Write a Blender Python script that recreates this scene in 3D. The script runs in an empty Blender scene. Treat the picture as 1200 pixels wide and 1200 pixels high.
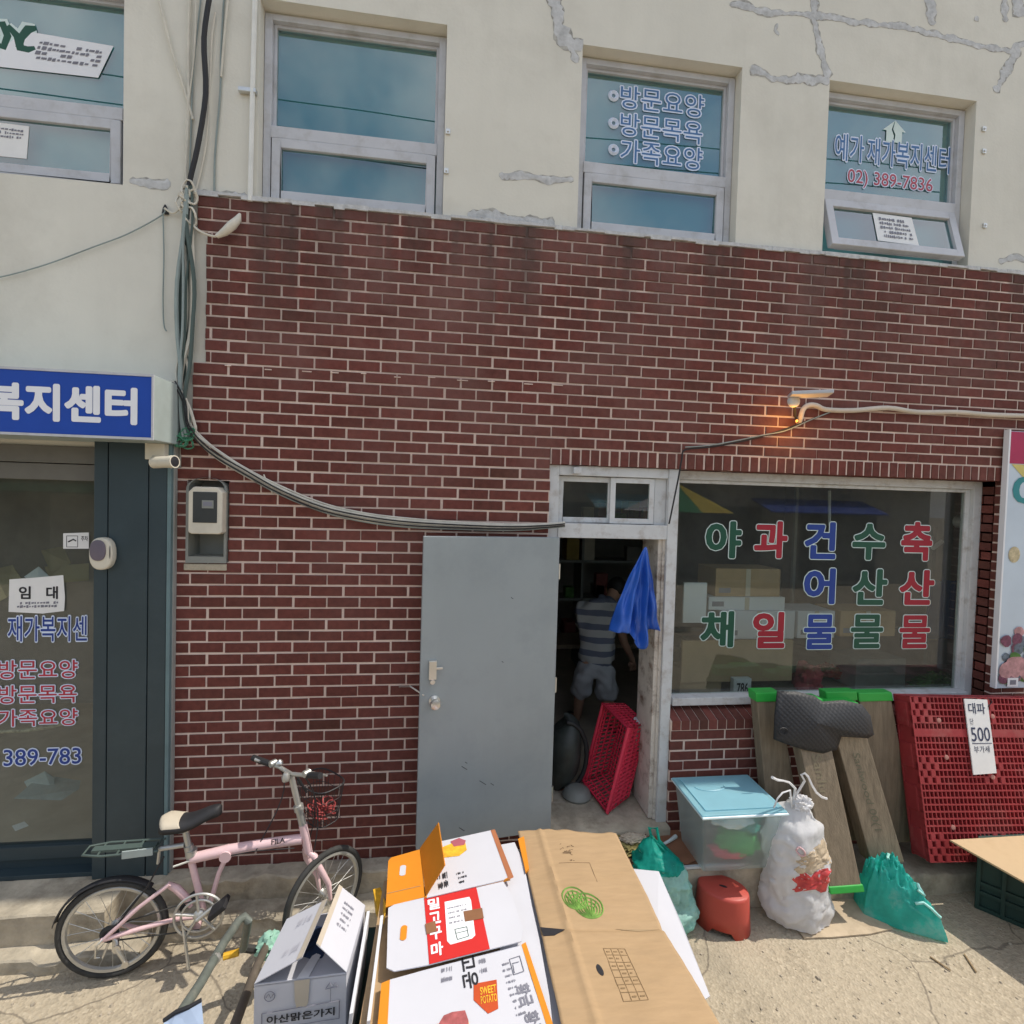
import bpy, bmesh, math, random
from mathutils import Vector, Matrix, noise
random.seed(11)
scene = bpy.context.scene
C = scene.collection

# ------------------------------------------------------------------ camera
CAM = Vector((1.5345, -3.3081, 2.5743))
RGT = Vector((0.9917036, -0.1251965, 0.0291506))
DWN = Vector((0.0253992, -0.0314565, -0.9991823))
FWD = Vector((0.1260112, 0.9916332, -0.0280156))
cd = bpy.data.cameras.new('camera'); cam = bpy.data.objects.new('camera', cd); C.objects.link(cam)
cd.sensor_width = 36; cd.lens = 18.0; cd.clip_start = 0.05; cd.clip_end = 2000
cam.matrix_world = Matrix(((RGT.x, -DWN.x, -FWD.x, CAM.x), (RGT.y, -DWN.y, -FWD.y, CAM.y), (RGT.z, -DWN.z, -FWD.z, CAM.z), (0, 0, 0, 1)))
scene.camera = cam

# ------------------------------------------------------------------ sky, sun, exposure
SUN = Vector((0.52, 0.024, 0.85)).normalized()
w = bpy.data.worlds.new('World'); scene.world = w; w.use_nodes = True
nt = w.node_tree; bg = nt.nodes['Background']
sky = nt.nodes.new('ShaderNodeTexSky'); sky.sky_type = 'NISHITA'; sky.sun_disc = False
sky.sun_elevation = math.asin(SUN.z); sky.sun_rotation = math.atan2(SUN.x, SUN.y)
sky.air_density = 1.2; sky.dust_density = 2.0
tc = nt.nodes.new('ShaderNodeTexCoord')
cn = nt.nodes.new('ShaderNodeTexNoise'); cn.inputs['Scale'].default_value = 2.6; cn.inputs['Detail'].default_value = 7; cn.inputs['Roughness'].default_value = 0.55
cr = nt.nodes.new('ShaderNodeValToRGB'); cr.color_ramp.elements[0].position = 0.42; cr.color_ramp.elements[1].position = 0.68
cm = nt.nodes.new('ShaderNodeMixRGB'); cm.inputs['Color2'].default_value = (7.2, 7.3, 7.5, 1)
nt.links.new(tc.outputs['Generated'], cn.inputs['Vector']); nt.links.new(cn.outputs['Fac'], cr.inputs['Fac'])
nt.links.new(cr.outputs['Color'], cm.inputs['Fac']); nt.links.new(sky.outputs['Color'], cm.inputs['Color1'])
nt.links.new(cm.outputs['Color'], bg.inputs['Color']); bg.inputs['Strength'].default_value = 0.145
sd = bpy.data.lights.new('sun', 'SUN'); sd.energy = 3.3; sd.angle = math.radians(0.5); sd.color = (1, 0.93, 0.82)
so = bpy.data.objects.new('sun', sd); C.objects.link(so); so.rotation_euler = (-SUN).to_track_quat('-Z', 'Y').to_euler(); so.location = (8, 0, 12)
scene.view_settings.view_transform = 'Standard'; scene.view_settings.look = 'None'
scene.view_settings.gamma = 1; scene.view_settings.exposure = 0.27
scene.cycles.max_bounces = 8; scene.cycles.transparent_max_bounces = 12

# ------------------------------------------------------------------ helpers
def P(px, py, X=None, Y=None, Z=None):
    d = RGT * ((px - 600) / 600) + DWN * ((py - 600) / 600) + FWD
    if Y is not None: t = (Y - CAM.y) / d.y
    elif Z is not None: t = (Z - CAM.z) / d.z
    else: t = (X - CAM.x) / d.x
    return CAM + d * t

class MB:
    def __init__(s): s.v = []; s.f = []; s.m = []; s.tint = []; s.mi = 0
    def add(s, vs, fs, t=0.0):
        b = len(s.v); s.v += [Vector(v) for v in vs]; s.tint += [t] * len(vs)
        for f in fs: s.f.append([b + i for i in f]); s.m.append(s.mi)
        return s
    def hexa(s, p, t=0.0):      # p: 4 bottom then 4 top, both counter-clockwise seen from above
        return s.add(p, [(3, 2, 1, 0), (4, 5, 6, 7), (0, 1, 5, 4), (1, 2, 6, 5), (2, 3, 7, 6), (3, 0, 4, 7)], t)
    def box(s, x0, x1, y0, y1, z0, z1, t=0.0):
        return s.hexa([(x0, y0, z0), (x1, y0, z0), (x1, y1, z0), (x0, y1, z0), (x0, y0, z1), (x1, y0, z1), (x1, y1, z1), (x0, y1, z1)], t)
    def fbox(s, o, ax, ay, az, x0, x1, y0, y1, z0, z1):   # box in a local frame
        o = Vector(o); q = lambda x, y, z: o + ax * x + ay * y + az * z
        return s.hexa([q(x0, y0, z0), q(x1, y0, z0), q(x1, y1, z0), q(x0, y1, z0), q(x0, y0, z1), q(x1, y0, z1), q(x1, y1, z1), q(x0, y1, z1)])
    def poly(s, pts, t=0.0): return s.add(pts, [list(range(len(pts)))], t)
    def prism(s, pts, vec):
        vec = Vector(vec); n = len(pts); a = [Vector(p) for p in pts]; b = [p + vec for p in a]
        fs = [list(range(n))[::-1], list(range(n, 2 * n))] + [(i, (i + 1) % n, n + (i + 1) % n, n + i) for i in range(n)]
        return s.add(a + b, fs)
    def tube(s, pts, r, n=8, closed=False, caps=True):
        pts = [Vector(p) for p in pts]; k = len(pts); rr = r if isinstance(r, (list, tuple)) else [r] * k
        tan = []
        for i in range(k):
            a = pts[i - 1] if (i or closed) else pts[0]; b = pts[(i + 1) % k] if (i < k - 1 or closed) else pts[-1]
            d = (b - a); tan.append(d.normalized() if d.length > 1e-9 else Vector((0, 0, 1)))
        up = Vector((0, 0, 1)) if abs(tan[0].z) < 0.9 else Vector((1, 0, 0))
        u = (up - tan[0] * up.dot(tan[0])).normalized(); vs = []
        for i in range(k):
            u = (u - tan[i] * u.dot(tan[i])).normalized(); w_ = tan[i].cross(u)
            for j in range(n):
                a = 2 * math.pi * j / n; vs.append(pts[i] + (u * math.cos(a) + w_ * math.sin(a)) * rr[i])
        fs = []
        for i in range(k if closed else k - 1):
            for j in range(n):
                a = i * n + j; b = i * n + (j + 1) % n; c = ((i + 1) % k) * n + (j + 1) % n; d = ((i + 1) % k) * n + j
                fs.append((a, b, c, d))
        if caps and not closed: fs += [list(range(n))[::-1], list(range((k - 1) * n, k * n))]
        return s.add(vs, fs)
    def lathe(s, o, ax, prof, n=16, caps=True):
        o = Vector(o); ax = Vector(ax).normalized(); up = Vector((0, 0, 1)) if abs(ax.z) < 0.9 else Vector((1, 0, 0))
        u = (up - ax * up.dot(ax)).normalized(); w_ = ax.cross(u); vs = []
        for r, h in prof:
            for j in range(n):
                a = 2 * math.pi * j / n; vs.append(o + ax * h + (u * math.cos(a) + w_ * math.sin(a)) * r)
        k = len(prof); fs = [(i * n + j, i * n + (j + 1) % n, (i + 1) * n + (j + 1) % n, (i + 1) * n + j) for i in range(k - 1) for j in range(n)]
        if caps: fs += [list(range(n))[::-1], list(range((k - 1) * n, k * n))]
        return s.add(vs, fs)
    def grid(s, fn, nu, nv, wrap=False):
        vs = [fn(i / nu, j / nv) for j in range(nv + 1) for i in range(nu + (0 if wrap else 1))]
        m = nu if wrap else nu + 1
        fs = [(j * m + i, j * m + (i + 1) % m, (j + 1) * m + (i + 1) % m, (j + 1) * m + i) for j in range(nv) for i in range(nu)]
        return s.add(vs, fs)
    def build(s, name, mat, parent=None, smooth=False, bevel=0, seg=2, solid=0, at=None, tint=False, sub=0):
        org = Vector(at) if at is not None else (world_loc(parent) if parent else Vector((0, 0, 0)))
        me = bpy.data.meshes.new(name); me.from_pydata([v - org for v in s.v], [], s.f)
        mats = mat if isinstance(mat, (list, tuple)) else [mat]
        for m in mats: me.materials.append(m)
        me.polygons.foreach_set('material_index', s.m)
        if tint:
            a = me.attributes.new('tint', 'FLOAT', 'POINT'); a.data.foreach_set('value', s.tint)
        bm = bmesh.new(); bm.from_mesh(me); 
        if bevel: bmesh.ops.remove_doubles(bm, verts=bm.verts, dist=1e-6)
        bmesh.ops.recalc_face_normals(bm, faces=bm.faces)
        if bevel:
            eds = [e for e in bm.edges if len(e.link_faces) == 2 and e.calc_face_angle(0) > 0.6]
            bmesh.ops.bevel(bm, geom=eds, offset=bevel, segments=seg, profile=0.6, affect='EDGES', clamp_overlap=True)
        bm.to_mesh(me); bm.free()
        if smooth:
            me.polygons.foreach_set('use_smooth', [True] * len(me.polygons))
            try: me.set_sharp_from_angle(angle=math.radians(50 if smooth is True else smooth))
            except Exception: pass
        o = bpy.data.objects.new(name, me); C.objects.link(o)
        if parent: o.parent = parent; o.location = org - world_loc(parent)
        else: o.location = org
        if solid:
            md = o.modifiers.new('solid', 'SOLIDIFY'); md.thickness = solid; md.offset = 0
        if sub:
            md = o.modifiers.new('sub', 'SUBSURF'); md.levels = sub; md.render_levels = sub
        return o

def world_loc(o):
    v = Vector(o.location)
    while o.parent: o = o.parent; v += o.location
    return v
def tag(o, label=None, cat=None, group=None, kind=None):
    if label: o['label'] = label
    if cat: o['category'] = cat
    if group: o['group'] = group
    if kind: o['kind'] = kind
    return o
def thing(name, label, cat, loc, group=None):
    o = bpy.data.objects.new(name, None); C.objects.link(o); o.location = loc; o.empty_display_size = 0.1
    return tag(o, label, cat, group)
def copy_tree(o, parent=None, off=(0, 0, 0)):
    c = o.copy(); C.objects.link(c)
    if parent: c.parent = parent
    else: c.location = Vector(o.location) + Vector(off)
    for ch in list(o.children): copy_tree(ch, c)
    return c

# ---- materials
def N(nt, t, **k):
    n = nt.nodes.new(t)
    for a, b in k.items(): n.inputs[a.replace('_', ' ')].default_value = b
    return n
MATS = {}
def mat(name, col, rough=0.7, metal=0.0, var=0.12, scale=6.0, bump=0.0, bscale=None, dirt=None, dirt_amt=0.0, dscale=2.0, spec=0.4, stretch=None, trans=0.0, alpha=1.0, sss=0):
    m = bpy.data.materials.new(name); m.use_nodes = True; nt = m.node_tree; b = nt.nodes['Principled BSDF']
    b.inputs['Roughness'].default_value = rough; b.inputs['Metallic'].default_value = metal
    b.inputs['Specular IOR Level'].default_value = spec
    tc = N(nt, 'ShaderNodeTexCoord'); vec = tc.outputs['Object']
    if stretch:
        mp = N(nt, 'ShaderNodeMapping'); mp.inputs['Scale'].default_value = stretch; nt.links.new(vec, mp.inputs['Vector']); vec2 = mp.outputs['Vector']
    else: vec2 = vec
    n1 = N(nt, 'ShaderNodeTexNoise', Scale=scale, Detail=6.0, Roughness=0.6); nt.links.new(vec2, n1.inputs['Vector'])
    mx = N(nt, 'ShaderNodeMixRGB'); c = Vector(col[:3])
    mx.inputs['Color1'].default_value = (*(c * (1 - var)), 1); mx.inputs['Color2'].default_value = (*[min(1, x) for x in (c * (1 + var))], 1)
    rp = N(nt, 'ShaderNodeMapRange'); rp.inputs['From Min'].default_value = 0.3; rp.inputs['From Max'].default_value = 0.7
    nt.links.new(n1.outputs['Fac'], rp.inputs['Value']); nt.links.new(rp.outputs['Result'], mx.inputs['Fac'])
    out = mx.outputs['Color']
    if dirt is not None:
        n2 = N(nt, 'ShaderNodeTexNoise', Scale=dscale, Detail=8.0, Roughness=0.7); nt.links.new(vec, n2.inputs['Vector'])
        r2 = N(nt, 'ShaderNodeMapRange'); r2.inputs['From Min'].default_value = 0.5; r2.inputs['From Max'].default_value = 0.72; r2.inputs['To Max'].default_value = dirt_amt
        nt.links.new(n2.outputs['Fac'], r2.inputs['Value'])
        m2 = N(nt, 'ShaderNodeMixRGB'); m2.inputs['Color2'].default_value = (*dirt, 1)
        nt.links.new(r2.outputs['Result'], m2.inputs['Fac']); nt.links.new(out, m2.inputs['Color1']); out = m2.outputs['Color']
    nt.links.new(out, b.inputs['Base Color'])
    if bump:
        n3 = N(nt, 'ShaderNodeTexNoise', Scale=bscale or scale * 4, Detail=5.0); nt.links.new(vec2, n3.inputs['Vector'])
        bp = N(nt, 'ShaderNodeBump', Strength=bump, Distance=0.01); nt.links.new(n3.outputs['Fac'], bp.inputs['Height']); nt.links.new(bp.outputs['Normal'], b.inputs['Normal'])
    if trans:  # thin translucent sheet: let light and view partly through
        tr = N(nt, 'ShaderNodeBsdfTransparent'); tr.inputs['Color'].default_value = (*[min(1, x ** 0.4) for x in col[:3]], 1)
        tl = N(nt, 'ShaderNodeBsdfTranslucent'); nt.links.new(out, tl.inputs['Color'])
        m3 = N(nt, 'ShaderNodeMixShader'); m3.inputs['Fac'].default_value = 0.4; nt.links.new(b.outputs[0], m3.inputs[1]); nt.links.new(tl.outputs[0], m3.inputs[2])
        m4 = N(nt, 'ShaderNodeMixShader'); m4.inputs['Fac'].default_value = trans; nt.links.new(m3.outputs[0], m4.inputs[1]); nt.links.new(tr.outputs[0], m4.inputs[2])
        nt.links.new(m4.outputs[0], nt.nodes['Material Output'].inputs['Surface'])
    MATS[name] = m
    return m
def glass(name, tint=(0.8, 0.86, 0.84), ior=1.5, extra=0.0, rough=0.0, wave=0.0, haze=0.0):
    m = bpy.data.materials.new(name); m.use_nodes = True; nt = m.node_tree
    for n in list(nt.nodes):
        if n.type == 'BSDF_PRINCIPLED': nt.nodes.remove(n)
    tr = N(nt, 'ShaderNodeBsdfTransparent'); tr.inputs['Color'].default_value = (*tint, 1)
    gl = N(nt, 'ShaderNodeBsdfGlossy'); gl.inputs['Roughness'].default_value = rough; gl.inputs['Color'].default_value = (0.95, 0.97, 1, 1)
    fr = N(nt, 'ShaderNodeFresnel', IOR=ior); ad = N(nt, 'ShaderNodeMath'); ad.operation = 'ADD'; ad.inputs[1].default_value = extra
    nt.links.new(fr.outputs[0], ad.inputs[0])
    gm = N(nt, 'ShaderNodeNewGeometry'); iv = N(nt, 'ShaderNodeMath'); iv.operation = 'SUBTRACT'; iv.inputs[0].default_value = 1; nt.links.new(gm.outputs['Backfacing'], iv.inputs[1])
    mu = N(nt, 'ShaderNodeMath'); mu.operation = 'MULTIPLY'; nt.links.new(ad.outputs[0], mu.inputs[0]); nt.links.new(iv.outputs[0], mu.inputs[1]); ad = mu
    mx = N(nt, 'ShaderNodeMixShader'); nt.links.new(ad.outputs[0], mx.inputs['Fac']); nt.links.new(tr.outputs[0], mx.inputs[1]); nt.links.new(gl.outputs[0], mx.inputs[2])
    last = mx
    if haze:   # pale haze painted into the pane, patchy like dust, to lighten the view
        df = N(nt, 'ShaderNodeBsdfDiffuse'); df.inputs['Color'].default_value = (.60, .62, .56, 1); tcd = N(nt, 'ShaderNodeTexCoord'); nd = N(nt, 'ShaderNodeTexNoise', Scale=2.5, Detail=6.0, Roughness=.7); nt.links.new(tcd.outputs['Object'], nd.inputs['Vector'])
        rd_ = N(nt, 'ShaderNodeMapRange'); rd_.inputs['From Min'].default_value = .3; rd_.inputs['From Max'].default_value = .7; rd_.inputs['To Min'].default_value = haze * .6; rd_.inputs['To Max'].default_value = haze * 1.4; nt.links.new(nd.outputs['Fac'], rd_.inputs['Value'])
        m5 = N(nt, 'ShaderNodeMixShader'); nt.links.new(rd_.outputs['Result'], m5.inputs['Fac']); nt.links.new(mx.outputs[0], m5.inputs[1]); nt.links.new(df.outputs[0], m5.inputs[2]); last = m5
    nt.links.new(last.outputs[0], nt.nodes['Material Output'].inputs['Surface'])
    if wave:
        tcn = N(nt, 'ShaderNodeTexCoord'); n3 = N(nt, 'ShaderNodeTexNoise', Scale=1.3, Detail=1.0); nt.links.new(tcn.outputs['Object'], n3.inputs['Vector'])
        bp = N(nt, 'ShaderNodeBump', Strength=wave, Distance=0.02); nt.links.new(n3.outputs['Fac'], bp.inputs['Height']); nt.links.new(bp.outputs['Normal'], gl.inputs['Normal'])
    return m

def ground_mat():
    m = bpy.data.materials.new('asphalt'); m.use_nodes = True; nt = m.node_tree; b = nt.nodes['Principled BSDF']; b.inputs['Roughness'].default_value = 0.9
    tc = N(nt, 'ShaderNodeTexCoord'); v = tc.outputs['Object']
    vo = N(nt, 'ShaderNodeTexVoronoi', Scale=75.0); nt.links.new(v, vo.inputs['Vector'])
    r = N(nt, 'ShaderNodeValToRGB'); e = r.color_ramp.elements
    e[0].position = 0.0; e[0].color = (0.20, 0.165, 0.115, 1); e[1].position = 1.0; e[1].color = (0.60, 0.51, 0.37, 1)
    for p, c in ((0.35, (0.34, 0.28, 0.195, 1)), (0.7, (0.42, 0.35, 0.25, 1)), (0.9, (0.42, 0.36, 0.27, 1))):
        x = e.new(p); x.color = c
    sp = N(nt, 'ShaderNodeSeparateColor'); nt.links.new(vo.outputs['Color'], sp.inputs[0]); nt.links.new(sp.outputs[0], r.inputs['Fac'])
    n = N(nt, 'ShaderNodeTexNoise', Scale=1.7, Detail=7.0, Roughness=0.7); nt.links.new(v, n.inputs['Vector'])
    mr = N(nt, 'ShaderNodeMapRange'); mr.inputs['From Min'].default_value = 0.35; mr.inputs['From Max'].default_value = 0.7; mr.inputs['To Min'].default_value = 0.40; mr.inputs['To Max'].default_value = 0.92
    nt.links.new(n.outputs['Fac'], mr.inputs['Value'])
    mx = N(nt, 'ShaderNodeMixRGB'); mx.inputs['Color2'].default_value = (0.415, 0.355, 0.262, 1); nt.links.new(mr.outputs['Result'], mx.inputs['Fac']); nt.links.new(r.outputs['Color'], mx.inputs['Color1'])
    n4 = N(nt, 'ShaderNodeTexNoise', Scale=0.9, Detail=9.0, Roughness=0.75); nt.links.new(v, n4.inputs['Vector'])
    mr4 = N(nt, 'ShaderNodeMapRange'); mr4.inputs['From Min'].default_value = 0.55; mr4.inputs['From Max'].default_value = 0.7; mr4.inputs['To Max'].default_value = 0.5; nt.links.new(n4.outputs['Fac'], mr4.inputs['Value'])
    m4 = N(nt, 'ShaderNodeMixRGB'); m4.inputs['Color2'].default_value = (0.19, 0.165, 0.125, 1); nt.links.new(mr4.outputs['Result'], m4.inputs['Fac']); nt.links.new(mx.outputs['Color'], m4.inputs['Color1'])
    wv = N(nt, 'ShaderNodeTexNoise', Scale=2.0, Detail=6.0); nt.links.new(v, wv.inputs['Vector']); wm = N(nt, 'ShaderNodeMixRGB'); wm.inputs['Fac'].default_value = .22; nt.links.new(v, wm.inputs['Color1']); nt.links.new(wv.outputs['Color'], wm.inputs['Color2'])
    ve = N(nt, 'ShaderNodeTexVoronoi', Scale=1.15); ve.feature = 'DISTANCE_TO_EDGE'; nt.links.new(wm.outputs['Color'], ve.inputs['Vector']); ce = N(nt, 'ShaderNodeMapRange'); ce.inputs['From Min'].default_value = .002; ce.inputs['From Max'].default_value = .007; ce.inputs['To Min'].default_value = .65; ce.inputs['To Max'].default_value = 0; nt.links.new(ve.outputs['Distance'], ce.inputs['Value'])
    mc = N(nt, 'ShaderNodeMixRGB'); mc.inputs['Color2'].default_value = (.12, .10, .075, 1); nt.links.new(ce.outputs['Result'], mc.inputs['Fac']); nt.links.new(m4.outputs['Color'], mc.inputs['Color1'])
    nt.links.new(mc.outputs['Color'], b.inputs['Base Color'])
    bp = N(nt, 'ShaderNodeBump', Strength=0.55, Distance=0.006); nt.links.new(vo.outputs['Distance'], bp.inputs['Height'])
    n2 = N(nt, 'ShaderNodeTexNoise', Scale=14.0, Detail=6.0); nt.links.new(v, n2.inputs['Vector'])
    bp2 = N(nt, 'ShaderNodeBump', Strength=0.5, Distance=0.02); nt.links.new(n2.outputs['Fac'], bp2.inputs['Height']); nt.links.new(bp.outputs['Normal'], bp2.inputs['Normal'])
    nt.links.new(bp2.outputs['Normal'], b.inputs['Normal'])
    return m
def brick_mat():
    m = bpy.data.materials.new('red_brick'); m.use_nodes = True; nt = m.node_tree; b = nt.nodes['Principled BSDF']; b.inputs['Roughness'].default_value = 0.8; b.inputs['Specular IOR Level'].default_value = 0.18
    at = N(nt, 'ShaderNodeAttribute'); at.attribute_name = 'tint'
    r = N(nt, 'ShaderNodeValToRGB'); e = r.color_ramp.elements
    e[0].position = 0; e[0].color = (0.092, 0.036, 0.026, 1); e[1].position = 1; e[1].color = (0.178, 0.053, 0.042, 1)
    for p, c in ((0.3, (0.120, 0.041, 0.033, 1)), (0.7, (0.148, 0.046, 0.037, 1))):
        x = e.new(p); x.color = c
    nt.links.new(at.outputs['Fac'], r.inputs['Fac'])
    tc = N(nt, 'ShaderNodeTexCoord'); v = tc.outputs['Object']
    n = N(nt, 'ShaderNodeTexNoise', Scale=28.0, Detail=7.0, Roughness=0.65); nt.links.new(v, n.inputs['Vector'])
    hs = N(nt, 'ShaderNodeMixRGB'); hs.blend_type = 'MULTIPLY'; hs.inputs['Fac'].default_value = 1
    mr = N(nt, 'ShaderNodeMapRange'); mr.inputs['From Min'].default_value = 0.3; mr.inputs['From Max'].default_value = 0.7; mr.inputs['To Min'].default_value = 0.78; mr.inputs['To Max'].default_value = 1.18
    nt.links.new(n.outputs['Fac'], mr.inputs['Value']); nt.links.new(r.outputs['Color'], hs.inputs['Color1']); nt.links.new(mr.outputs['Result'], hs.inputs['Color2'])
    out = stain(nt, v, hs.outputs['Color'], 0.8)
    nt.links.new(out, b.inputs['Base Color'])
    n3 = N(nt, 'ShaderNodeTexNoise', Scale=90.0, Detail=6.0); nt.links.new(v, n3.inputs['Vector'])
    bp = N(nt, 'ShaderNodeBump', Strength=0.35, Distance=0.004); nt.links.new(n3.outputs['Fac'], bp.inputs['Height']); nt.links.new(bp.outputs['Normal'], b.inputs['Normal'])
    return m
def stain(nt, v, col, amt):
    """rain streaks running down from the top edge of the brickwork, and a rust bloom right of the door"""
    mp = N(nt, 'ShaderNodeMapping'); mp.inputs['Scale'].default_value = (7, 1, 0.35); nt.links.new(v, mp.inputs['Vector'])
    n = N(nt, 'ShaderNodeTexNoise', Scale=1.0, Detail=4.0, Roughness=0.6); nt.links.new(mp.outputs['Vector'], n.inputs['Vector'])
    n2 = N(nt, 'ShaderNodeTexNoise', Scale=0.8, Detail=3.0); nt.links.new(v, n2.inputs['Vector'])
    sx = N(nt, 'ShaderNodeSeparateXYZ'); nt.links.new(v, sx.inputs[0])
    z = N(nt, 'ShaderNodeMapRange'); z.inputs['From Min'].default_value = 3.35; z.inputs['From Max'].default_value = 4.25; nt.links.new(sx.outputs['Z'], z.inputs['Value'])
    a = N(nt, 'ShaderNodeMath'); a.operation = 'MULTIPLY'; nt.links.new(n.outputs['Fac'], a.inputs[0]); nt.links.new(n2.outputs['Fac'], a.inputs[1])
    x = N(nt, 'ShaderNodeMapRange'); x.inputs['From Min'].default_value = 0.19; x.inputs['From Max'].default_value = 0.36; nt.links.new(a.outputs[0], x.inputs['Value'])
    c = N(nt, 'ShaderNodeMath'); c.operation = 'MULTIPLY'; nt.links.new(x.outputs['Result'], c.inputs[0]); nt.links.new(z.outputs['Result'], c.inputs[1])
    # soot lobes under the sills
    tot = c.outputs[0]
    for cx, cz, wx, wz, am in ((1.75, 3.98, .38, .26, .9), (2.15, 4.2, .3, .2, .6), (3.75, 3.95, .32, .22, .75), (4.6, 4.1, .6, .2, .45), (3.2, 3.6, .12, .5, .35)):
        mpp = N(nt, 'ShaderNodeMapping'); mpp.inputs['Location'].default_value = (-cx / wx, 0, -cz / wz); mpp.inputs['Scale'].default_value = (1 / wx, 0, 1 / wz); nt.links.new(v, mpp.inputs['Vector'])
        ln = N(nt, 'ShaderNodeVectorMath'); ln.operation = 'LENGTH'; nt.links.new(mpp.outputs[0], ln.inputs[0])
        r1 = N(nt, 'ShaderNodeMapRange'); r1.inputs['From Min'].default_value = 1.0; r1.inputs['From Max'].default_value = 0.0; r1.inputs['To Max'].default_value = am; nt.links.new(ln.outputs['Value'], r1.inputs['Value'])
        n9 = N(nt, 'ShaderNodeTexNoise', Scale=2.2, Detail=7.0, Roughness=.7); nt.links.new(v, n9.inputs['Vector']); r9 = N(nt, 'ShaderNodeMapRange'); r9.inputs['From Min'].default_value = .35; r9.inputs['From Max'].default_value = .6; nt.links.new(n9.outputs['Fac'], r9.inputs['Value'])
        ml = N(nt, 'ShaderNodeMath'); ml.operation = 'MULTIPLY'; nt.links.new(r1.outputs['Result'], ml.inputs[0]); nt.links.new(r9.outputs['Result'], ml.inputs[1])
        mxx = N(nt, 'ShaderNodeMath'); mxx.operation = 'MAXIMUM'; nt.links.new(tot, mxx.inputs[0]); nt.links.new(ml.outputs[0], mxx.inputs[1]); tot = mxx.outputs[0]
    d = N(nt, 'ShaderNodeMath'); d.operation = 'MULTIPLY'; d.inputs[1].default_value = amt; nt.links.new(tot, d.inputs[0])
    mx = N(nt, 'ShaderNodeMixRGB'); mx.inputs['Color2'].default_value = (0.07, 0.052, 0.045, 1); nt.links.new(d.outputs[0], mx.inputs['Fac']); nt.links.new(col, mx.inputs['Color1'])
    # pale dusty bloom on the upper bricks
    n5 = N(nt, 'ShaderNodeTexNoise', Scale=1.1, Detail=6.0, Roughness=0.7); nt.links.new(v, n5.inputs['Vector'])
    r5 = N(nt, 'ShaderNodeMapRange'); r5.inputs['From Min'].default_value = 0.45; r5.inputs['From Max'].default_value = 0.75; r5.inputs['To Max'].default_value = 0.8; nt.links.new(n5.outputs['Fac'], r5.inputs['Value'])
    z5 = N(nt, 'ShaderNodeMapRange'); z5.inputs['From Min'].default_value = 1.6; z5.inputs['From Max'].default_value = 4.0; z5.inputs['To Min'].default_value = .25; nt.links.new(sx.outputs['Z'], z5.inputs['Value']); w5 = N(nt, 'ShaderNodeMath'); w5.operation = 'MULTIPLY'; nt.links.new(r5.outputs['Result'], w5.inputs[0]); nt.links.new(z5.outputs['Result'], w5.inputs[1])
    m6 = N(nt, 'ShaderNodeMixRGB'); m6.inputs['Color2'].default_value = (0.215, 0.12, 0.105, 1); nt.links.new(w5.outputs[0], m6.inputs['Fac']); nt.links.new(mx.outputs['Color'], m6.inputs['Color1'])
    return m6.outputs['Color']
def mortar_mat():
    m = bpy.data.materials.new('mortar'); m.use_nodes = True; nt = m.node_tree; b = nt.nodes['Principled BSDF']; b.inputs['Roughness'].default_value = 0.95
    tc = N(nt, 'ShaderNodeTexCoord'); v = tc.outputs['Object']
    n = N(nt, 'ShaderNodeTexNoise', Scale=20.0, Detail=6.0); nt.links.new(v, n.inputs['Vector'])
    r = N(nt, 'ShaderNodeMixRGB'); r.inputs['Color1'].default_value = (0.60, 0.47, 0.40, 1); r.inputs['Color2'].default_value = (0.82, 0.66, 0.575, 1); nt.links.new(n.outputs['Fac'], r.inputs['Fac'])
    nt.links.new(stain(nt, v, r.outputs['Color'], 1.0), b.inputs['Base Color'])
    bp = N(nt, 'ShaderNodeBump', Strength=0.5, Distance=0.005); n3 = N(nt, 'ShaderNodeTexNoise', Scale=150.0, Detail=4.0); nt.links.new(v, n3.inputs['Vector'])
    nt.links.new(n3.outputs['Fac'], bp.inputs['Height']); nt.links.new(bp.outputs['Normal'], b.inputs['Normal'])
    return m

m_ground = ground_mat(); m_brick = brick_mat(); m_mortar = mortar_mat()
m_plaster = mat('cream_plaster', (0.66, 0.64, 0.565), 0.9, var=0.06, scale=1.2, bump=0.12, bscale=60, dirt=(0.50, 0.475, 0.41), dirt_amt=0.5, dscale=1.1)
def streaks(m, col, amt, sc=(6, 1, .3)):
    nt = m.node_tree; b = nt.nodes['Principled BSDF']; src = b.inputs['Base Color'].links[0].from_socket
    tc = N(nt, 'ShaderNodeTexCoord'); mp = N(nt, 'ShaderNodeMapping'); mp.inputs['Scale'].default_value = sc; nt.links.new(tc.outputs['Object'], mp.inputs['Vector'])
    n = N(nt, 'ShaderNodeTexNoise', Scale=1.0, Detail=6.0, Roughness=0.65); nt.links.new(mp.outputs[0], n.inputs['Vector']); r = N(nt, 'ShaderNodeMapRange'); r.inputs['From Min'].default_value = .48; r.inputs['From Max'].default_value = .75; r.inputs['To Max'].default_value = amt; nt.links.new(n.outputs['Fac'], r.inputs['Value'])
    x = N(nt, 'ShaderNodeMixRGB'); x.inputs['Color2'].default_value = (*col, 1); nt.links.new(r.outputs['Result'], x.inputs['Fac']); nt.links.new(src, x.inputs['Color1']); nt.links.new(x.outputs['Color'], b.inputs['Base Color'])
streaks(m_plaster, (.40, .385, .33), .14, (3.5, 1, .35))
m_cement = mat('grey_cement_patch', (0.50, 0.505, 0.505), 0.95, var=0.22, scale=18, bump=0.4, bscale=50)
m_crackrim = mat('crack_rim', (.36, .35, .32), .95, var=.4, scale=30)
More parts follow.
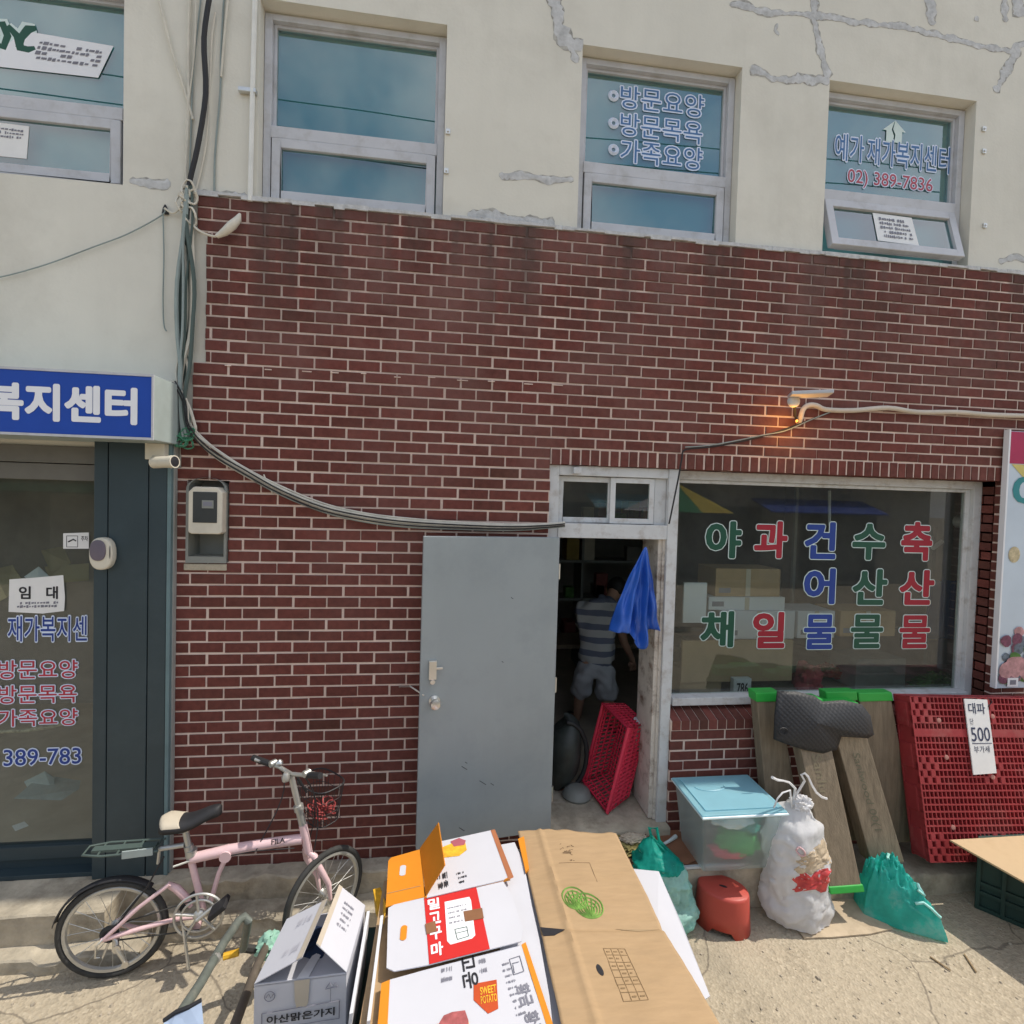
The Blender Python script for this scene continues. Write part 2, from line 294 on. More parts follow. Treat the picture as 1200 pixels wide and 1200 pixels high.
m_conc = mat('concrete', (0.42, 0.37, 0.285), 0.95, var=0.28, scale=7, bump=0.8, bscale=30, dirt=(0.17, 0.14, 0.10), dirt_amt=0.8, dscale=4)
m_alu = mat('aluminium_frame', (0.50, 0.51, 0.54), 0.45, var=0.08, scale=5, dirt=(0.28, 0.26, 0.23), dirt_amt=0.5, dscale=6)
m_whitefr = mat('white_painted_frame', (0.56, 0.575, 0.58), 0.6, var=0.06, scale=8, dirt=(0.25, 0.19, 0.14), dirt_amt=0.55, dscale=11, bump=0.1)
m_rustwood = mat('peeling_jamb', (0.60, 0.56, 0.50), 0.8, var=0.1, scale=10, dirt=(0.14, 0.08, 0.05), dirt_amt=1.0, dscale=9, bump=0.4)
m_sealant = mat('grey_sealant', (0.33, 0.33, 0.31), 0.8)
m_film = mat('teal_window_film', (0.25, 0.44, 0.42), 0.55, var=0.10, scale=1.2)
m_filmglass = glass('tinted_window_glass', (0.55, 0.77, 0.78), 1.5, 0.16, wave=0.03)
m_shopglass = glass('shop_glass', (0.86, 0.90, 0.88), 1.5, 0.025, haze=0.022)
m_doorpaint = mat('grey_door_paint', (0.29, 0.325, 0.335), 0.42, var=0.05, scale=2, bump=0.06, bscale=3, dirt=(0.20, 0.235, 0.25), dirt_amt=0.35, dscale=3)
streaks(m_doorpaint, (.19, .205, .205), .12, (5, 5, .6))
m_steel = mat('brushed_steel', (0.62, 0.62, 0.60), 0.3, metal=0.9, var=0.1)
m_teal = mat('dark_teal_panel', (0.030, 0.050, 0.060), 0.42, var=0.12, scale=2.2, dirt=(0.06, 0.085, 0.095), dirt_amt=0.4, dscale=3)
m_tealtrim = mat('teal_trim', (0.13, 0.20, 0.215), 0.5)
m_signblue = mat('blue_sign_face', (0.004, 0.055, 0.36), 0.6, var=0.05)
m_signside = mat('grey_green_sheet_metal', (0.36, 0.42, 0.41), 0.55, var=0.06, dirt=(0.25, 0.28, 0.26), dirt_amt=0.4)
m_white = mat('white_vinyl', (0.78, 0.79, 0.82), 0.5, var=0.02)
m_paper = mat('white_paper', (0.76, 0.76, 0.75), 0.8, var=0.04)
m_ink = mat('black_ink', (0.02, 0.02, 0.025), 0.6)
m_inkgrey = mat('faded_ink', (0.20, 0.20, 0.24), 0.7)
m_blue = mat('blue_vinyl', (0.012, 0.045, 0.26), 0.45, var=0.03)
m_red = mat('red_vinyl', (0.32, 0.012, 0.03), 0.45, var=0.03)
m_green = mat('green_vinyl', (0.008, 0.075, 0.045), 0.45, var=0.03)
m_filmblue = mat('film_blue_vinyl', (.06, .16, .36), .5, var=.03)
m_filmred = mat('film_red_vinyl', (.40, .07, .10), .5, var=.03)
m_palevinyl = mat('pale_vinyl_outline', (0.62, 0.74, 0.72), 0.5, var=0.02)
m_paleblue = mat('pale_blue_outline', (0.66, 0.74, 0.90), 0.5, var=0.02)
m_black = mat('black_rubber', (0.022, 0.022, 0.024), 0.6, var=0.2)
m_cablewhite = mat('grimy_white_cable', (0.60, 0.57, 0.49), 0.7, var=0.15, scale=9)
m_cablegrey = mat('grey_green_cable', (0.25, 0.30, 0.29), 0.6, var=0.15)
m_cabledark = mat('dark_green_cable', (.07, .10, .09), .6)
m_cablegreen = mat('green_cable', (0.06, 0.22, 0.13), 0.5)
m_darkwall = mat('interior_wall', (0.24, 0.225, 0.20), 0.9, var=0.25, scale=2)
m_intfloor = mat('interior_floor', (0.46, 0.40, 0.32), 0.85, var=0.15, scale=3)
m_card = mat('brown_cardboard', (0.40, 0.272, 0.15), 0.85, var=0.07, scale=3, bump=0.12, bscale=9, stretch=(3, 14, 3), dirt=(0.42, 0.29, 0.17), dirt_amt=0.35)
m_card2 = mat('dark_cardboard', (0.34, 0.245, 0.14), 0.9, var=0.12, scale=4)
m_whitecard = mat('white_cardboard', (0.55, 0.555, 0.60), 0.75, var=0.03, scale=3, bump=0.04, bscale=12)
m_tape = mat('tan_tape', (0.50, 0.44, 0.355), 0.45, var=0.06)
m_orange = mat('orange_cardboard', (0.66, 0.235, 0.012), 0.65, var=0.05)
m_redprint = mat('red_print', (0.56, 0.022, 0.02), 0.6, var=0.04)
m_pink = mat('pink_paint', (0.74, 0.52, 0.53), 0.38, var=0.04, dirt=(0.45, 0.25, 0.25), dirt_amt=0.4, dscale=9, spec=0.5)
m_tyre = mat('tyre_rubber', (0.04, 0.04, 0.038), 0.8, var=0.3, scale=20)
m_alloy = mat('dull_alloy', (0.50, 0.50, 0.47), 0.42, metal=0.65, var=0.12)
m_saddle = mat('cream_vinyl', (0.52, 0.46, 0.36), 0.55)
m_redplastic = mat('red_plastic', (0.46, 0.07, 0.05), 0.45, var=0.08, scale=4, dirt=(0.36, 0.06, 0.05), dirt_amt=0.4)
m_pallet = mat('dusty_red_pallet', (0.30, 0.030, 0.035), 0.6, var=0.18, scale=5, dirt=(0.42, 0.17, 0.15), dirt_amt=0.45, dscale=4)
m_pinkplastic = mat('magenta_red_plastic', (0.68, 0.04, 0.085), 0.45, var=0.08)
m_wood = mat('weathered_board', (0.20, 0.16, 0.11), 0.85, var=0.25, scale=3, stretch=(14, 14, 1.2), bump=0.25, dirt=(0.12, 0.09, 0.06), dirt_amt=0.6)
m_greencap = mat('green_end_cap', (0.03, 0.36, 0.055), 0.45, var=0.1)
m_tile = mat('terracotta_tile', (0.24, 0.115, 0.065), 0.7, var=0.2, scale=6)
m_tealnet = mat('teal_net', (0.02, 0.46, 0.38), 0.45, var=0.3, scale=14, trans=0.50, bump=0.9, bscale=11)
m_polywhite = mat('white_plastic_bag', (0.86, 0.86, 0.87), 0.3, var=0.05, scale=9, bump=0.7, bscale=9, trans=0.05, stretch=(1.4, 1.4, .8))
m_netmint = mat('mint_net', (.45, .76, .68), .5, var=.25, scale=9, bump=.9, bscale=13, dirt=(.03, .46, .38), dirt_amt=.8, dscale=6, trans=.12)
m_netmix = mat('teal_net_stuffed', (.05, .56, .48), .45, var=.3, scale=7, bump=.9, bscale=12, dirt=(.42, .66, .62), dirt_amt=.9, dscale=5, trans=.12)
m_foam = mat('white_foam_scraps', (0.74, 0.80, 0.78), 0.8, var=0.08)
m_boxplastic = mat('clear_polypropylene', (0.74, 0.82, 0.82), 0.35, var=0.04, trans=0.68)
m_lid = mat('pale_blue_lid', (0.40, 0.70, 0.79), 0.35, var=0.05, trans=0.2)
m_matrubber = mat('quilted_mat', (0.035, 0.037, 0.042), 0.75, var=0.2, scale=12)
m_bluetarp = mat('blue_tarpaulin', (0.02, 0.10, 0.46), 0.35, var=0.2, scale=5, bump=0.35, bscale=14, spec=0.6)
m_skin = mat('skin', (0.42, 0.25, 0.17), 0.6, var=0.05)
m_hair = mat('dark_hair', (0.015, 0.013, 0.012), 0.6, var=0.3, scale=40)
m_shorts = mat('grey_cotton', (0.42, 0.43, 0.44), 0.9, var=0.08, scale=9, bump=0.2)
m_crate = mat('dark_green_crate', (0.018, 0.045, 0.038), 0.6, var=0.15)
m_tubegreen = mat('worn_green_tube', (0.15, 0.17, 0.15), 0.5, metal=0.2, var=0.2, scale=14, dirt=(0.28, 0.27, 0.22), dirt_amt=0.6, dscale=16)
m_cream = mat('cream_plastic', (0.62, 0.58, 0.48), 0.5)
m_greyplastic = mat('grey_plastic', (0.23, 0.24, 0.22), 0.5)
m_lcd = mat('meter_window', (0.05, 0.055, 0.055), 0.15)
m_leaf = mat('leafy_green', (0.06, 0.16, 0.03), 0.6, var=0.4, scale=18)
m_yellow = mat('yellow_print', (0.75, 0.42, 0.03), 0.6, var=0.3, scale=30)
m_purple = mat('purple_print', (0.16, 0.05, 0.09), 0.6, var=0.5, scale=40)

# ---- lettering (flat vinyl glyphs fitted to a place)
_tcache = {}
def glyphs(s, off=0.0):
    k = (s, round(off, 4))
    if k not in _tcache:
        cu = bpy.data.curves.new('lettering', 'FONT'); cu.body = s; cu.size = 1; cu.offset = off; cu.resolution_u = 3
        o = bpy.data.objects.new('lettering', cu); C.objects.link(o)
        dg = bpy.context.evaluated_depsgraph_get(); dg.update()
        me = bpy.data.meshes.new_from_object(o.evaluated_get(dg))
        _tcache[k] = ([(v.co.x, v.co.y) for v in me.vertices], [tuple(p.vertices) for p in me.polygons])
        bpy.data.objects.remove(o); bpy.data.curves.remove(cu); bpy.data.meshes.remove(me)
    return _tcache[k]
def text_into(mb, s, fn, bold=0.02, extra=0.0):
    """fn(u, v) maps the text's own 0..1 box to a point in space; strokes are thickened by laying shifted copies a hair apart"""
    vs, fs = glyphs(s)
    x0 = min(v[0] for v in vs) - bold; x1 = max(v[0] for v in vs) + bold; y0 = min(v[1] for v in vs) - bold; y1 = max(v[1] for v in vs) + bold
    r = bold + extra; n = 0 if r <= 0 else (8 if r < .035 else 14)
    e0 = fn(0.5, 0.5); nrm = (fn(1, .5) - e0).cross(fn(.5, 1) - e0).normalized()
    if nrm.dot(CAM - e0) < 0: nrm = -nrm
    for i, (dx, dy) in enumerate([(0, 0)] + [(r * math.cos(2 * math.pi * k / n), r * math.sin(2 * math.pi * k / n)) for k in range(n)] + ([(r * .5 * math.cos(2 * math.pi * k / 6), r * .5 * math.sin(2 * math.pi * k / 6)) for k in range(6)] if r > .04 else [])):
        mb.add([fn((x + dx - x0) / (x1 - x0), (y + dy - y0) / (y1 - y0)) + nrm * (i * 0.00002) for x, y in vs], fs)
    return mb
def wallmap(x0, x1, z0, z1, Y): return lambda u, v: Vector((x0 + (x1 - x0) * u, Y, z0 + (z1 - z0) * v))
def quadmap(tl, tr, br, bl, lift):
    tl, tr, br, bl = map(Vector, (tl, tr, br, bl)); n = (tr - tl).cross(bl - tl).normalized()
    if n.dot(CAM - tl) < 0: n = -n
    return lambda u, v: (bl.lerp(br, u)).lerp(tl.lerp(tr, u), v) + n * lift
def wall_text(s, p0, p1, Y, m, parent, bold=0.02, outline=None, om=None, name='lettering'):
    """p0 = left-bottom pixel, p1 = right-top pixel of the writing on the vertical sheet Y"""
    a = P(*p0, Y=Y); b = P(*p1, Y=Y)
    if outline: text_into(q := MB(), s, wallmap(a.x, b.x, a.z, b.z, Y + 0.002), bold, outline); q.build(name + '_outline', om, parent)
    text_into(q := MB(), s, wallmap(a.x, b.x, a.z, b.z, Y), bold); return q.build(name, m, parent)
def squiggles(mb, tl, tr, br, bl, rows, lift, wd=0.5, seed=1):
    """illegible small print: short strokes in rows"""
    rd = random.Random(seed); fn = quadmap(tl, tr, br, bl, lift)
    for r in range(rows):
        v = 1 - (r + 0.5) / rows; u = 0.0
        while u < 0.97:
            l = rd.uniform(0.03, 0.08); h = wd / rows * rd.uniform(0.25, 0.5)
            if rd.random() < 0.8: mb.poly([fn(u, v - h), fn(min(1, u + l), v - h * rd.uniform(.6, 1)), fn(min(1, u + l), v + h), fn(u, v + h * rd.uniform(.5, 1))])
            u += l + rd.uniform(0.012, 0.03)
    return mb

# ================================================================== SETTING
g = MB().grid(lambda u, v: Vector((-150 + 306 * u, -150 + 300 * v, 0)), 6, 6).build('ground', m_ground); tag(g, kind='structure')
# worn concrete footing in front of the walls
def lumpy(x0, x1, y0, y1, z0, z1, nx, amp, seed, front_slope=0.0):
    mb = MB(); prof = []
    def fn(u, v):
        x = x0 + (x1 - x0) * u
        path = [(y1, z1), (y0 + 0.008, z1), (y0, z1 - 0.008), (y0 - front_slope, z0)]
        k = min(int(v * 3), 2); t = v * 3 - k
        y = path[k][0] + (path[k + 1][0] - path[k][0]) * t; z = path[k][1] + (path[k + 1][1] - path[k][1]) * t
        n = noise.noise(Vector((x * 7, z * 9 + seed, y * 7))) * amp + noise.noise(Vector((x * 23, z * 23 + seed, y * 20))) * amp * .8 - (.022 if abs(noise.noise(Vector((x * 2.1, seed, 0)))) < .035 and amp < .01 else 0)
        return Vector((x, y + n, z + n * .6 if 0.05 < v else z))
    mb.grid(fn, nx, 12)
    for xx, s in ((x0, 1), (x1, 1)): mb.poly([(xx, y1, z0), (xx, y1, z1), (xx, y0, z1), (xx, y0 - front_slope, z0)])
    return mb
o = lumpy(-4, -0.28, -0.30, 0.0, 0, 0.235, 90, 0.006, 1).build('kerb_slab', m_conc, smooth=28); tag(o, kind='structure')
o = lumpy(-4, -0.05, -0.395, -0.28, -0.02, 0.07, 90, 0.006, 2).build('low_kerb', m_conc, smooth=28); tag(o, kind='structure')
o = lumpy(-0.28, 2.3, -0.12, 0.0, 0, 0.235, 70, 0.02, 3).build('wall_footing', m_conc, smooth=28); tag(o, kind='structure')
o = lumpy(-0.05, 2.3, -0.27, -0.1, 0, 0.10, 70, 0.016, 5).build('lower_footing', m_conc, smooth=28); tag(o, kind='structure')
o = lumpy(3.72, 9, -0.34, 0.0, 0, 0.13, 90, 0.012, 7).build('side_footing', m_conc, smooth=True); tag(o, kind='structure')
st = MB(); st.box(2.27, 3.74, -0.335, 0.0, 0.0, 0.275)
o = st.build('door_step', m_conc, bevel=0.006); tag(o, kind='structure')
st = MB(); st.box(2.3, 3.46, -0.325, -0.001, 0.276, 0.292); o = st.build('step_tiles', m_tile, bevel=0.003); tag(o, kind='structure')
st = MB(); st.box(3.0, 3.46, -0.345, -0.322, 0.284, 0.299); o = st.build('step_edge', m_whitefr, bevel=0.004); tag(o, kind='structure')
st = MB()
for k in range(4): st.box(3.475 + k % 2 * .004, 3.73, -0.335 - 0.006 * (k % 3), -0.01, 0.278 - 0.068 * k - .062, 0.278 - 0.068 * k)
# ================================================================== BRICK BUILDING
BLD = thing('brick_building', 'two storey building of red brick below and cream plaster above with teal windows', 'building', (2.8, 0.1, 0))
OPN = [(-0.402 - 1.1, -0.402), (0.345, 1.459), (2.332, 3.438), (4.085, 5.242)]; WZ0, WZ1 = 4.345, 5.525
pl = MB(); F0, F1 = 0.022, 0.30
xs = [-5.0] + [q for o_ in OPN for q in o_] + [9.5]
pl.box(-5, 9.5, F0, F1, WZ1, 8.0)
for i in range(0, len(xs), 2): pl.box(xs[i], xs[i + 1], F0, F1, WZ0, WZ1)
pl.box(-5, 9.5, F0, F1, 4.30, WZ0)
pl.box(-5, 0.115, F0, F1, 2.70, 4.30)
pl.build('plaster_wall', m_plaster, BLD)
mb = MB().box(-5, 9.5, F0 + .01, 5.2, 8.0, 8.15); mb.build('roof', m_conc, BLD)
mb = MB().box(9.2, 9.5, F1, 5.2, 0, 8); mb.box(-5, 9.2, 4.9, 5.2, 0, 8); mb.box(-5, -4.7, F1, 4.9, 0, 8); mb.build('back_walls', m_plaster, BLD)

# crumbled cement repairs on the plaster
def patch(pts, w, seed, m=m_cement, Y=F0):
    mb = MB(); rd = random.Random(seed); P3 = [P(*p, Y=Y) for p in pts]; rows = []
    for i in range(len(P3) - 1):
        n = max(2, int((P3[i + 1] - P3[i]).length / 0.016))
        for k in range(n): rows.append(P3[i].lerp(P3[i + 1], k / n))
    rows.append(P3[-1]); L = []
    for i, q in enumerate(rows):
        d = (rows[min(i + 1, len(rows) - 1)] - rows[max(i - 1, 0)]).normalized(); nrm = Vector((-d.z, 0, d.x))
        ww = w * (0.72 + 2.1 * abs(noise.noise(Vector((q.x * 7, q.z * 7, seed)))) + .5 * noise.noise(Vector((q.x * 30, q.z * 30, seed)))); ww2 = w * (0.72 + 2.1 * abs(noise.noise(Vector((q.x * 7, q.z * 7, seed + 9)))) + .5 * noise.noise(Vector((q.x * 30, q.z * 30, seed + 4))))
        if i in (0, len(rows) - 1): ww *= .4; ww2 *= .4
        L.append((q - nrm * ww, q + nrm * ww2, q))
    def rag(k): return rd.uniform(.55, 1.25)
    L = [(c + (a - c) * rag(0), c + (b - c) * rag(1), c, c + (a - c) * 1.16, c + (b - c) * 1.16) for a, b, c in L]
    dh = [Vector((0, -0.0016 - 0.002 * rd.random(), 0)) for _ in L]; e = Vector((0, -0.0016, 0)); e0 = Vector((0, -.0008, 0))
    for i in range(len(L) - 1):
        A, B_ = L[i], L[i + 1]
        mb.mi = 0; mb.add([A[0] + e, A[2] + dh[i], A[1] + e, B_[0] + e, B_[2] + dh[i + 1], B_[1] + e], [(0, 1, 4, 3), (1, 2, 5, 4)])
        mb.mi = 1; mb.add([A[3] + e0, A[0] + e, B_[0] + e, B_[3] + e0, A[1] + e, A[4] + e0, B_[4] + e0, B_[1] + e], [(0, 1, 2, 3), (4, 5, 6, 7)])
    return mb
pm = MB()
def addmb(dst, src): dst.add(src.v, src.f)
for i, (pts, wd) in enumerate([
    ([(650, -10), (655, 30), (668, 50), (682, 58)], .035), ([(660, 42), (672, 62), (676, 74)], .02),
    ([(855, 5), (885, 12), (925, 16), (960, 18), (1000, 26), (1060, 32), (1100, 42), (1150, 54), (1185, 60), (1205, 48)], .018),
    ([(880, 78), (905, 92), (935, 94), (972, 95)], .022), ([(952, -5), (955, 30), (962, 62), (970, 92)], .022),
    ([(1088, -5), (1092, 30)], .022), ([(1195, 58), (1182, 78), (1166, 108)], .024), ([(1176, -5), (1178, 26)], .02), ([(1190, -5), (1196, 20)], .03),
    ([(585, 205), (612, 207), (640, 209), (672, 211)], .016), ([(548, 250), (580, 254), (612, 258), (650, 262)], .022),
    ([(152, 213), (172, 214), (200, 216)], .02), ([(235, 226), (255, 228), (290, 231)], .02),
    ([(1170, 306), (1188, 302), (1205, 306)], .018), ([(1142, 24), (1146, 20)], .02), ([(911, 28), (908, 36), (913, 41)], .012)]):
    patch(pts, wd, i * 3.3).build('cement_patch', [m_cement, m_crackrim], BLD)
# ragged plaster lip over the brick edge
lip = MB(); rd = random.Random(5); x = 0.02
while x < 9:
    l = rd.uniform(.04, .16); lip.box(x, x + l, -0.004 - rd.random() * .006, 0.03, 4.322 - rd.uniform(-.004, .012), 4.338 + rd.random() * .006); x += l
lip.build('plaster_lip', m_cement, BLD)

# ---- brickwork
RH = 0.0706; BZ = 4.320; J = 0.0125
DX0, DX1, WX1, OPT = 2.20, 3.10, 5.606, 2.802
mA, mB_ = P(219, 558, Y=0), P(267, 662, Y=0); MX0, MX1, MZ0, MZ1 = mA.x, mB_.x, mB_.z, mA.z
def spans(row):
    zt = BZ - (row - 1) * RH; zb = zt - RH; zc = (zt + zb) / 2
    left = 0.02 if row <= 3 else (0.072 if row <= 14 else (0.0 if row < 20 else (-0.06 if row < 24 else -0.095)))
    iv = [(left, 9.0)]
    cuts = []
    if OPT < zc < 2.908: cuts.append((DX0 - 0.005, WX1))
    elif zc < OPT: cuts.append((DX0, DX1)); 
    if 1.0018 < zc < OPT: cuts.append((DX1 - .001, WX1))
    if MZ0 < zc < MZ1: cuts.append((MX0, MX1))
    for a, b in cuts:
        nv = []
        for s0, s1 in iv:
            if b <= s0 or a >= s1: nv.append((s0, s1)); continue
            if a > s0: nv.append((s0, a))
            if b < s1: nv.append((b, s1))
        iv = nv
    return iv, zt, zb
bk = MB(); mo = MB(); rb = random.Random(3)
def brick(mb, x0, x1, y0, y1, z0, z1):
    jx = rb.uniform(-.003, .003); jz = rb.uniform(-.0018, .0018); jy = rb.uniform(-.002, .002)
    t = min(1, max(0, rb.gauss(.5, .15))); c = 0.0022
    X0, X1, Z0, Z1, Y0 = x0 + jx, x1 + jx, z0 + jz, z1 + jz, y0 + jy
    vs = [(X0, y1, Z0), (X1, y1, Z0), (X1, y1, Z1), (X0, y1, Z1), (X0, Y0 + c, Z0), (X1, Y0 + c, Z0), (X1, Y0 + c, Z1), (X0, Y0 + c, Z1), (X0 + c, Y0, Z0 + c), (X1 - c, Y0, Z0 + c), (X1 - c, Y0, Z1 - c), (X0 + c, Y0, Z1 - c)]
    fs = [(0, 1, 5, 4), (1, 2, 6, 5), (2, 3, 7, 6), (3, 0, 4, 7), (4, 5, 9, 8), (5, 6, 10, 9), (6, 7, 11, 10), (7, 4, 8, 11), (8, 9, 10, 11)]
    mb.add(vs, fs, t)
for row in range(1, 61):
    iv, zt, zb = spans(row)
    for a, b in iv:
        mo.box(a + .003, b, 0.0065, 0.20, zb, zt)
        u0 = 0.0 if row % 2 else 0.1
        k = math.floor((a - u0) / 0.2)
        while u0 + k * 0.2 < b:
            x0 = max(a, u0 + k * 0.2 + J / 2); x1 = min(b, u0 + (k + 1) * 0.2 - J / 2)
            if x1 - x0 > 0.018: brick(bk, x0, x1, 0.0, 0.05, zb + J / 2, zt - J / 2)
            k += 1
# rowlock course over the door and shop window
mo.box(DX0, WX1, 0.0065, 0.20, OPT + .002, 2.908)
nrl = int(round((WX1 - DX0) / 0.0668))
for i in range(nrl):
    x0 = DX0 + i * (WX1 - DX0) / nrl; x1 = x0 + (WX1 - DX0) / nrl; brick(bk, x0 + J / 2, x1 - J / 2, 0.0, 0.2, OPT, 2.902)
# sloping rowlock sill under the shop window
nsl = int(round((5.6 - 3.11) / 0.0668))
for i in range(nsl):
    x0 = 3.11 + i * 0.0668; x1 = x0 + 0.0575
    bk.hexa([(x0, -0.004, 1.007), (x1, -0.004, 1.007), (x1, 0.2, 1.007), (x0, 0.2, 1.007), (x0, -0.004, 1.072), (x1, -0.004, 1.072), (x1, 0.2, 1.128), (x0, 0.2, 1.128)], rb.random())
mo.hexa([(3.10, 0.003, 1.0), (5.6, 0.003, 1.0), (5.6, 0.2, 1.0), (3.10, 0.2, 1.0), (3.10, 0.003, 1.066), (5.6, 0.003, 1.066), (5.6, 0.2, 1.122), (3.10, 0.2, 1.122)])
# brick reveal on the right of the shop window
for row in range(21, 48):
    zt = BZ - (row - 1) * RH; zb = zt - RH
    if zt > OPT + .03: continue
    for a, b in (((0.056, 0.205),) if row % 2 else ((0.056, 0.122), (0.134, 0.205))):
        t = rb.random(); bk.box(5.600, 5.66, a, b, zb + J / 2, zt - J / 2, t)
mo.box(5.609, 5.8, 0.05, 0.21, 1.0, OPT)
mo.box(-0.09, 0.13, 0.03, 0.2, 0.1, MZ0 - .005); mo.box(-0.09, 0.13, 0.03, 0.2, MZ1 + .005, 2.9); mo.box(-0.09, MX0 - .002, 0.03, 0.2, MZ0 - .004, MZ1 + .004)
bk.build('brick_wall', m_brick, BLD, tint=True); mo.build('mortar', m_mortar, BLD)
# gouge marks along one course
rd = random.Random(8)
for i in range(11):
    x = 0.2 + i * 0.2 + rd.uniform(-.03, .03); z = 3.315 + rd.uniform(-.008, .004); MB().box(x, x + rd.uniform(.03, .07), -0.003, 0.01, z, z + .006).build('gouge', m_mortar, BLD)
# inner leaf of the front wall behind the facing
inn = MB(); Y0, Y1 = 0.2, 0.32
inn.box(0.12, DX0 - .03, Y0, Y1, 0.2, 4.3); inn.box(WX1 + .02, 9.3, Y0 + .012, Y1, 0.2, 4.3); inn.box(DX0 - .03, WX1 + .02, Y0, Y1, 2.83, 4.3); inn.box(DX1 + .02, WX1 + .02, Y0, Y1, 0.2, 1.10)
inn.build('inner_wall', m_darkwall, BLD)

# ---- upper windows
def upper_window(x0, x1, zm, open_sash=0.0, xr=None):
    """fixed light above, hopper sash below"""
    Y = 0.10; f = MB(); fw = 0.045; z0, z1 = WZ0 + .004, WZ1 - .014
    a, b = x0 + .003, x1 - .003
    f.box(a, a + fw, Y, Y + .09, z0, z1); f.box(b - fw, b, Y, Y + .09, z0, z1)
    f.box(a + fw, b - fw, Y + .001, Y + .089, z1 - .036, z1); f.box(a + fw, b - fw, Y + .001, Y + .089, z0, z0 + .035)
    f.box(a + fw, b - fw, Y - .006, Y + .089, zm, zm + .072)
    # second inner lip round the upper light
    f.box(a + fw, a + fw + .018, Y + .03, Y + .07, zm + .072, z1 - .036); f.box(b - fw - .018, b - fw, Y + .03, Y + .07, zm + .072, z1 - .036); f.box(a + fw, b - fw, Y + .031, Y + .07, z1 - .036 - .018, z1 - .036)
    fo = f.build('window', m_alu, BLD, bevel=0.003)
    MB().box(x0 + .002, x1 - .002, Y + .012, F1 - .01, z1 + .001, WZ1 - .002).build('head_sealant', m_plaster, fo)
    MB().box(a + fw, b - fw, Y + .048, Y + .054, zm + .05, z1 - fw).build('pane', m_filmglass, fo)
    MB().box(a + fw + .002, b - fw - .002, Y + .066, Y + .072, z0 + .03, z1 - fw - .002).build('film', m_film, fo)
    s = MB(); p = Vector((0, Y + .01, zm - .004)); L = zm - .004 - (z0 + .037); sa, sb = a + fw + .008, b - fw - .008
    az = Vector((0, -math.sin(open_sash), -math.cos(open_sash))); ay = Vector((0, math.cos(open_sash), -math.sin(open_sash))); ax = Vector((1, 0, 0))
    sw = 0.055
    for q in ((sa, sa + sw, 0, L), (sb - sw, sb, 0, L), (sa + sw, sb - sw, 0, sw), (sa + sw, sb - sw, L - sw, L)):
        s.fbox(p, ax, ay, az, q[0], q[1], -0.02, 0.03, q[2], q[3])
    so_ = s.build('sash', m_alu, fo, bevel=0.004)
    pn = MB().fbox(p, ax, ay, az, sa + sw, sb - sw, 0.0, 0.005, sw, L - sw).build('sash_pane', m_filmglass, fo)
    return fo, (p, ax, ay, az, sa, sb, L)
W0, s0 = upper_window(*OPN[0], 4.762); W1, s1 = upper_window(*OPN[1], 4.762); W2, s2 = upper_window(*OPN[2], 4.762)
W3, s3 = upper_window(*OPN[3], 4.762, 0.26)
YL = 0.142
for s, a, b in (('방문요양', (727, 131), (826, 99)), ('방문목욕', (727, 163), (824, 131)), ('가족요양', (727, 194), (824, 161))):
    # the film lettering lies level on the glass: take the left edge height
    A = P(a[0], a[1] - 5, Y=YL); B = P(b[0], b[1], Y=YL); h = 0.152
    for mm, ex, dy, nm in ((m_paleblue, 0.052, 0.0015, 'lettering_outline'), (m_filmblue, 0.0, 0.0, 'lettering')):
        q = MB(); text_into(q, s, wallmap(A.x, B.x, A.z, A.z + h, YL + dy), 0.001, ex)
        Cc = P(a[0] - 8, a[1] - 17, Y=YL)
        q.tube([(Cc.x + .026 * math.cos(t * math.pi / 6), YL + dy, A.z + h * .48 + .026 * math.sin(t * math.pi / 6)) for t in range(12)], 0.013 if ex else 0.004, 4, closed=True) if ex else None
        q.build(nm, mm, W2)
for s, a, b, m, om, h in (('예가', (978, 187), (1012, 0), m_filmblue, m_paleblue, .19), ('재가복지센터', (1016, 192), (1113, 0), m_filmblue, m_paleblue, .19), ('02) 389-7836', (993, 218), (1093, 0), m_filmred, m_paleblue, .125)):
    A = P(a[0], a[1], Y=YL); B = P(b[0], a[1], Y=YL)
    for mm, ex, dy, nm in ((om, 0.05, 0.0015, 'lettering_outline'), (m, 0.0, 0.0, 'lettering')):
        q = MB(); text_into(q, s, wallmap(A.x, B.x, A.z, A.z + h, YL + dy), 0.005, ex); q.build(nm, mm, W3)
# little house emblem with a leaf cut in it
hc = P(1048, 155, Y=YL); q = MB()
q.poly([hc + Vector(v) * .085 for v in ((-1.1, 0, .1), (-.75, 0, .1), (-.75, 0, -.85), (-.1, 0, -.85), (-.02, 0, -.3), (-.25, 0, .2), (0, 0, .95))])
q.poly([hc + Vector(v) * .085 for v in ((1.1, 0, .1), (.05, 0, 1.0), (-.12, 0, .25), (.12, 0, -.2), (.03, 0, -.85), (.75, 0, -.85), (.75, 0, .1))])
q.build('house_emblem', m_palevinyl, W3)
# paper notes taped on the lower sashes
p, ax, ay, az, sa, sb, L = s3
def sash_note(so_, win, u0, u1, v0, v1, seed):
    p, ax, ay, az, sa, sb, L = so_
    q = lambda u, v: p + ax * (sa + (sb - sa) * u) + ay * -0.006 + az * (L * v)
    tl, tr, br, bl = q(u0, v0), q(u1, v0 + .02), q(u1 + .01, v1 + .02), q(u0, v1)
    MB().prism([tl, tr, br, bl], ay * 0.002).build('paper_note', m_paper, win)
    squiggles(MB(), tl.lerp(br, .12), tr.lerp(bl, .12), br.lerp(tl, .12), bl.lerp(tr, .12), 5, .003, .8, seed).build('note_print', m_inkgrey, win)
sash_note(s3, W3, .36, .66, .17, .80, 2)
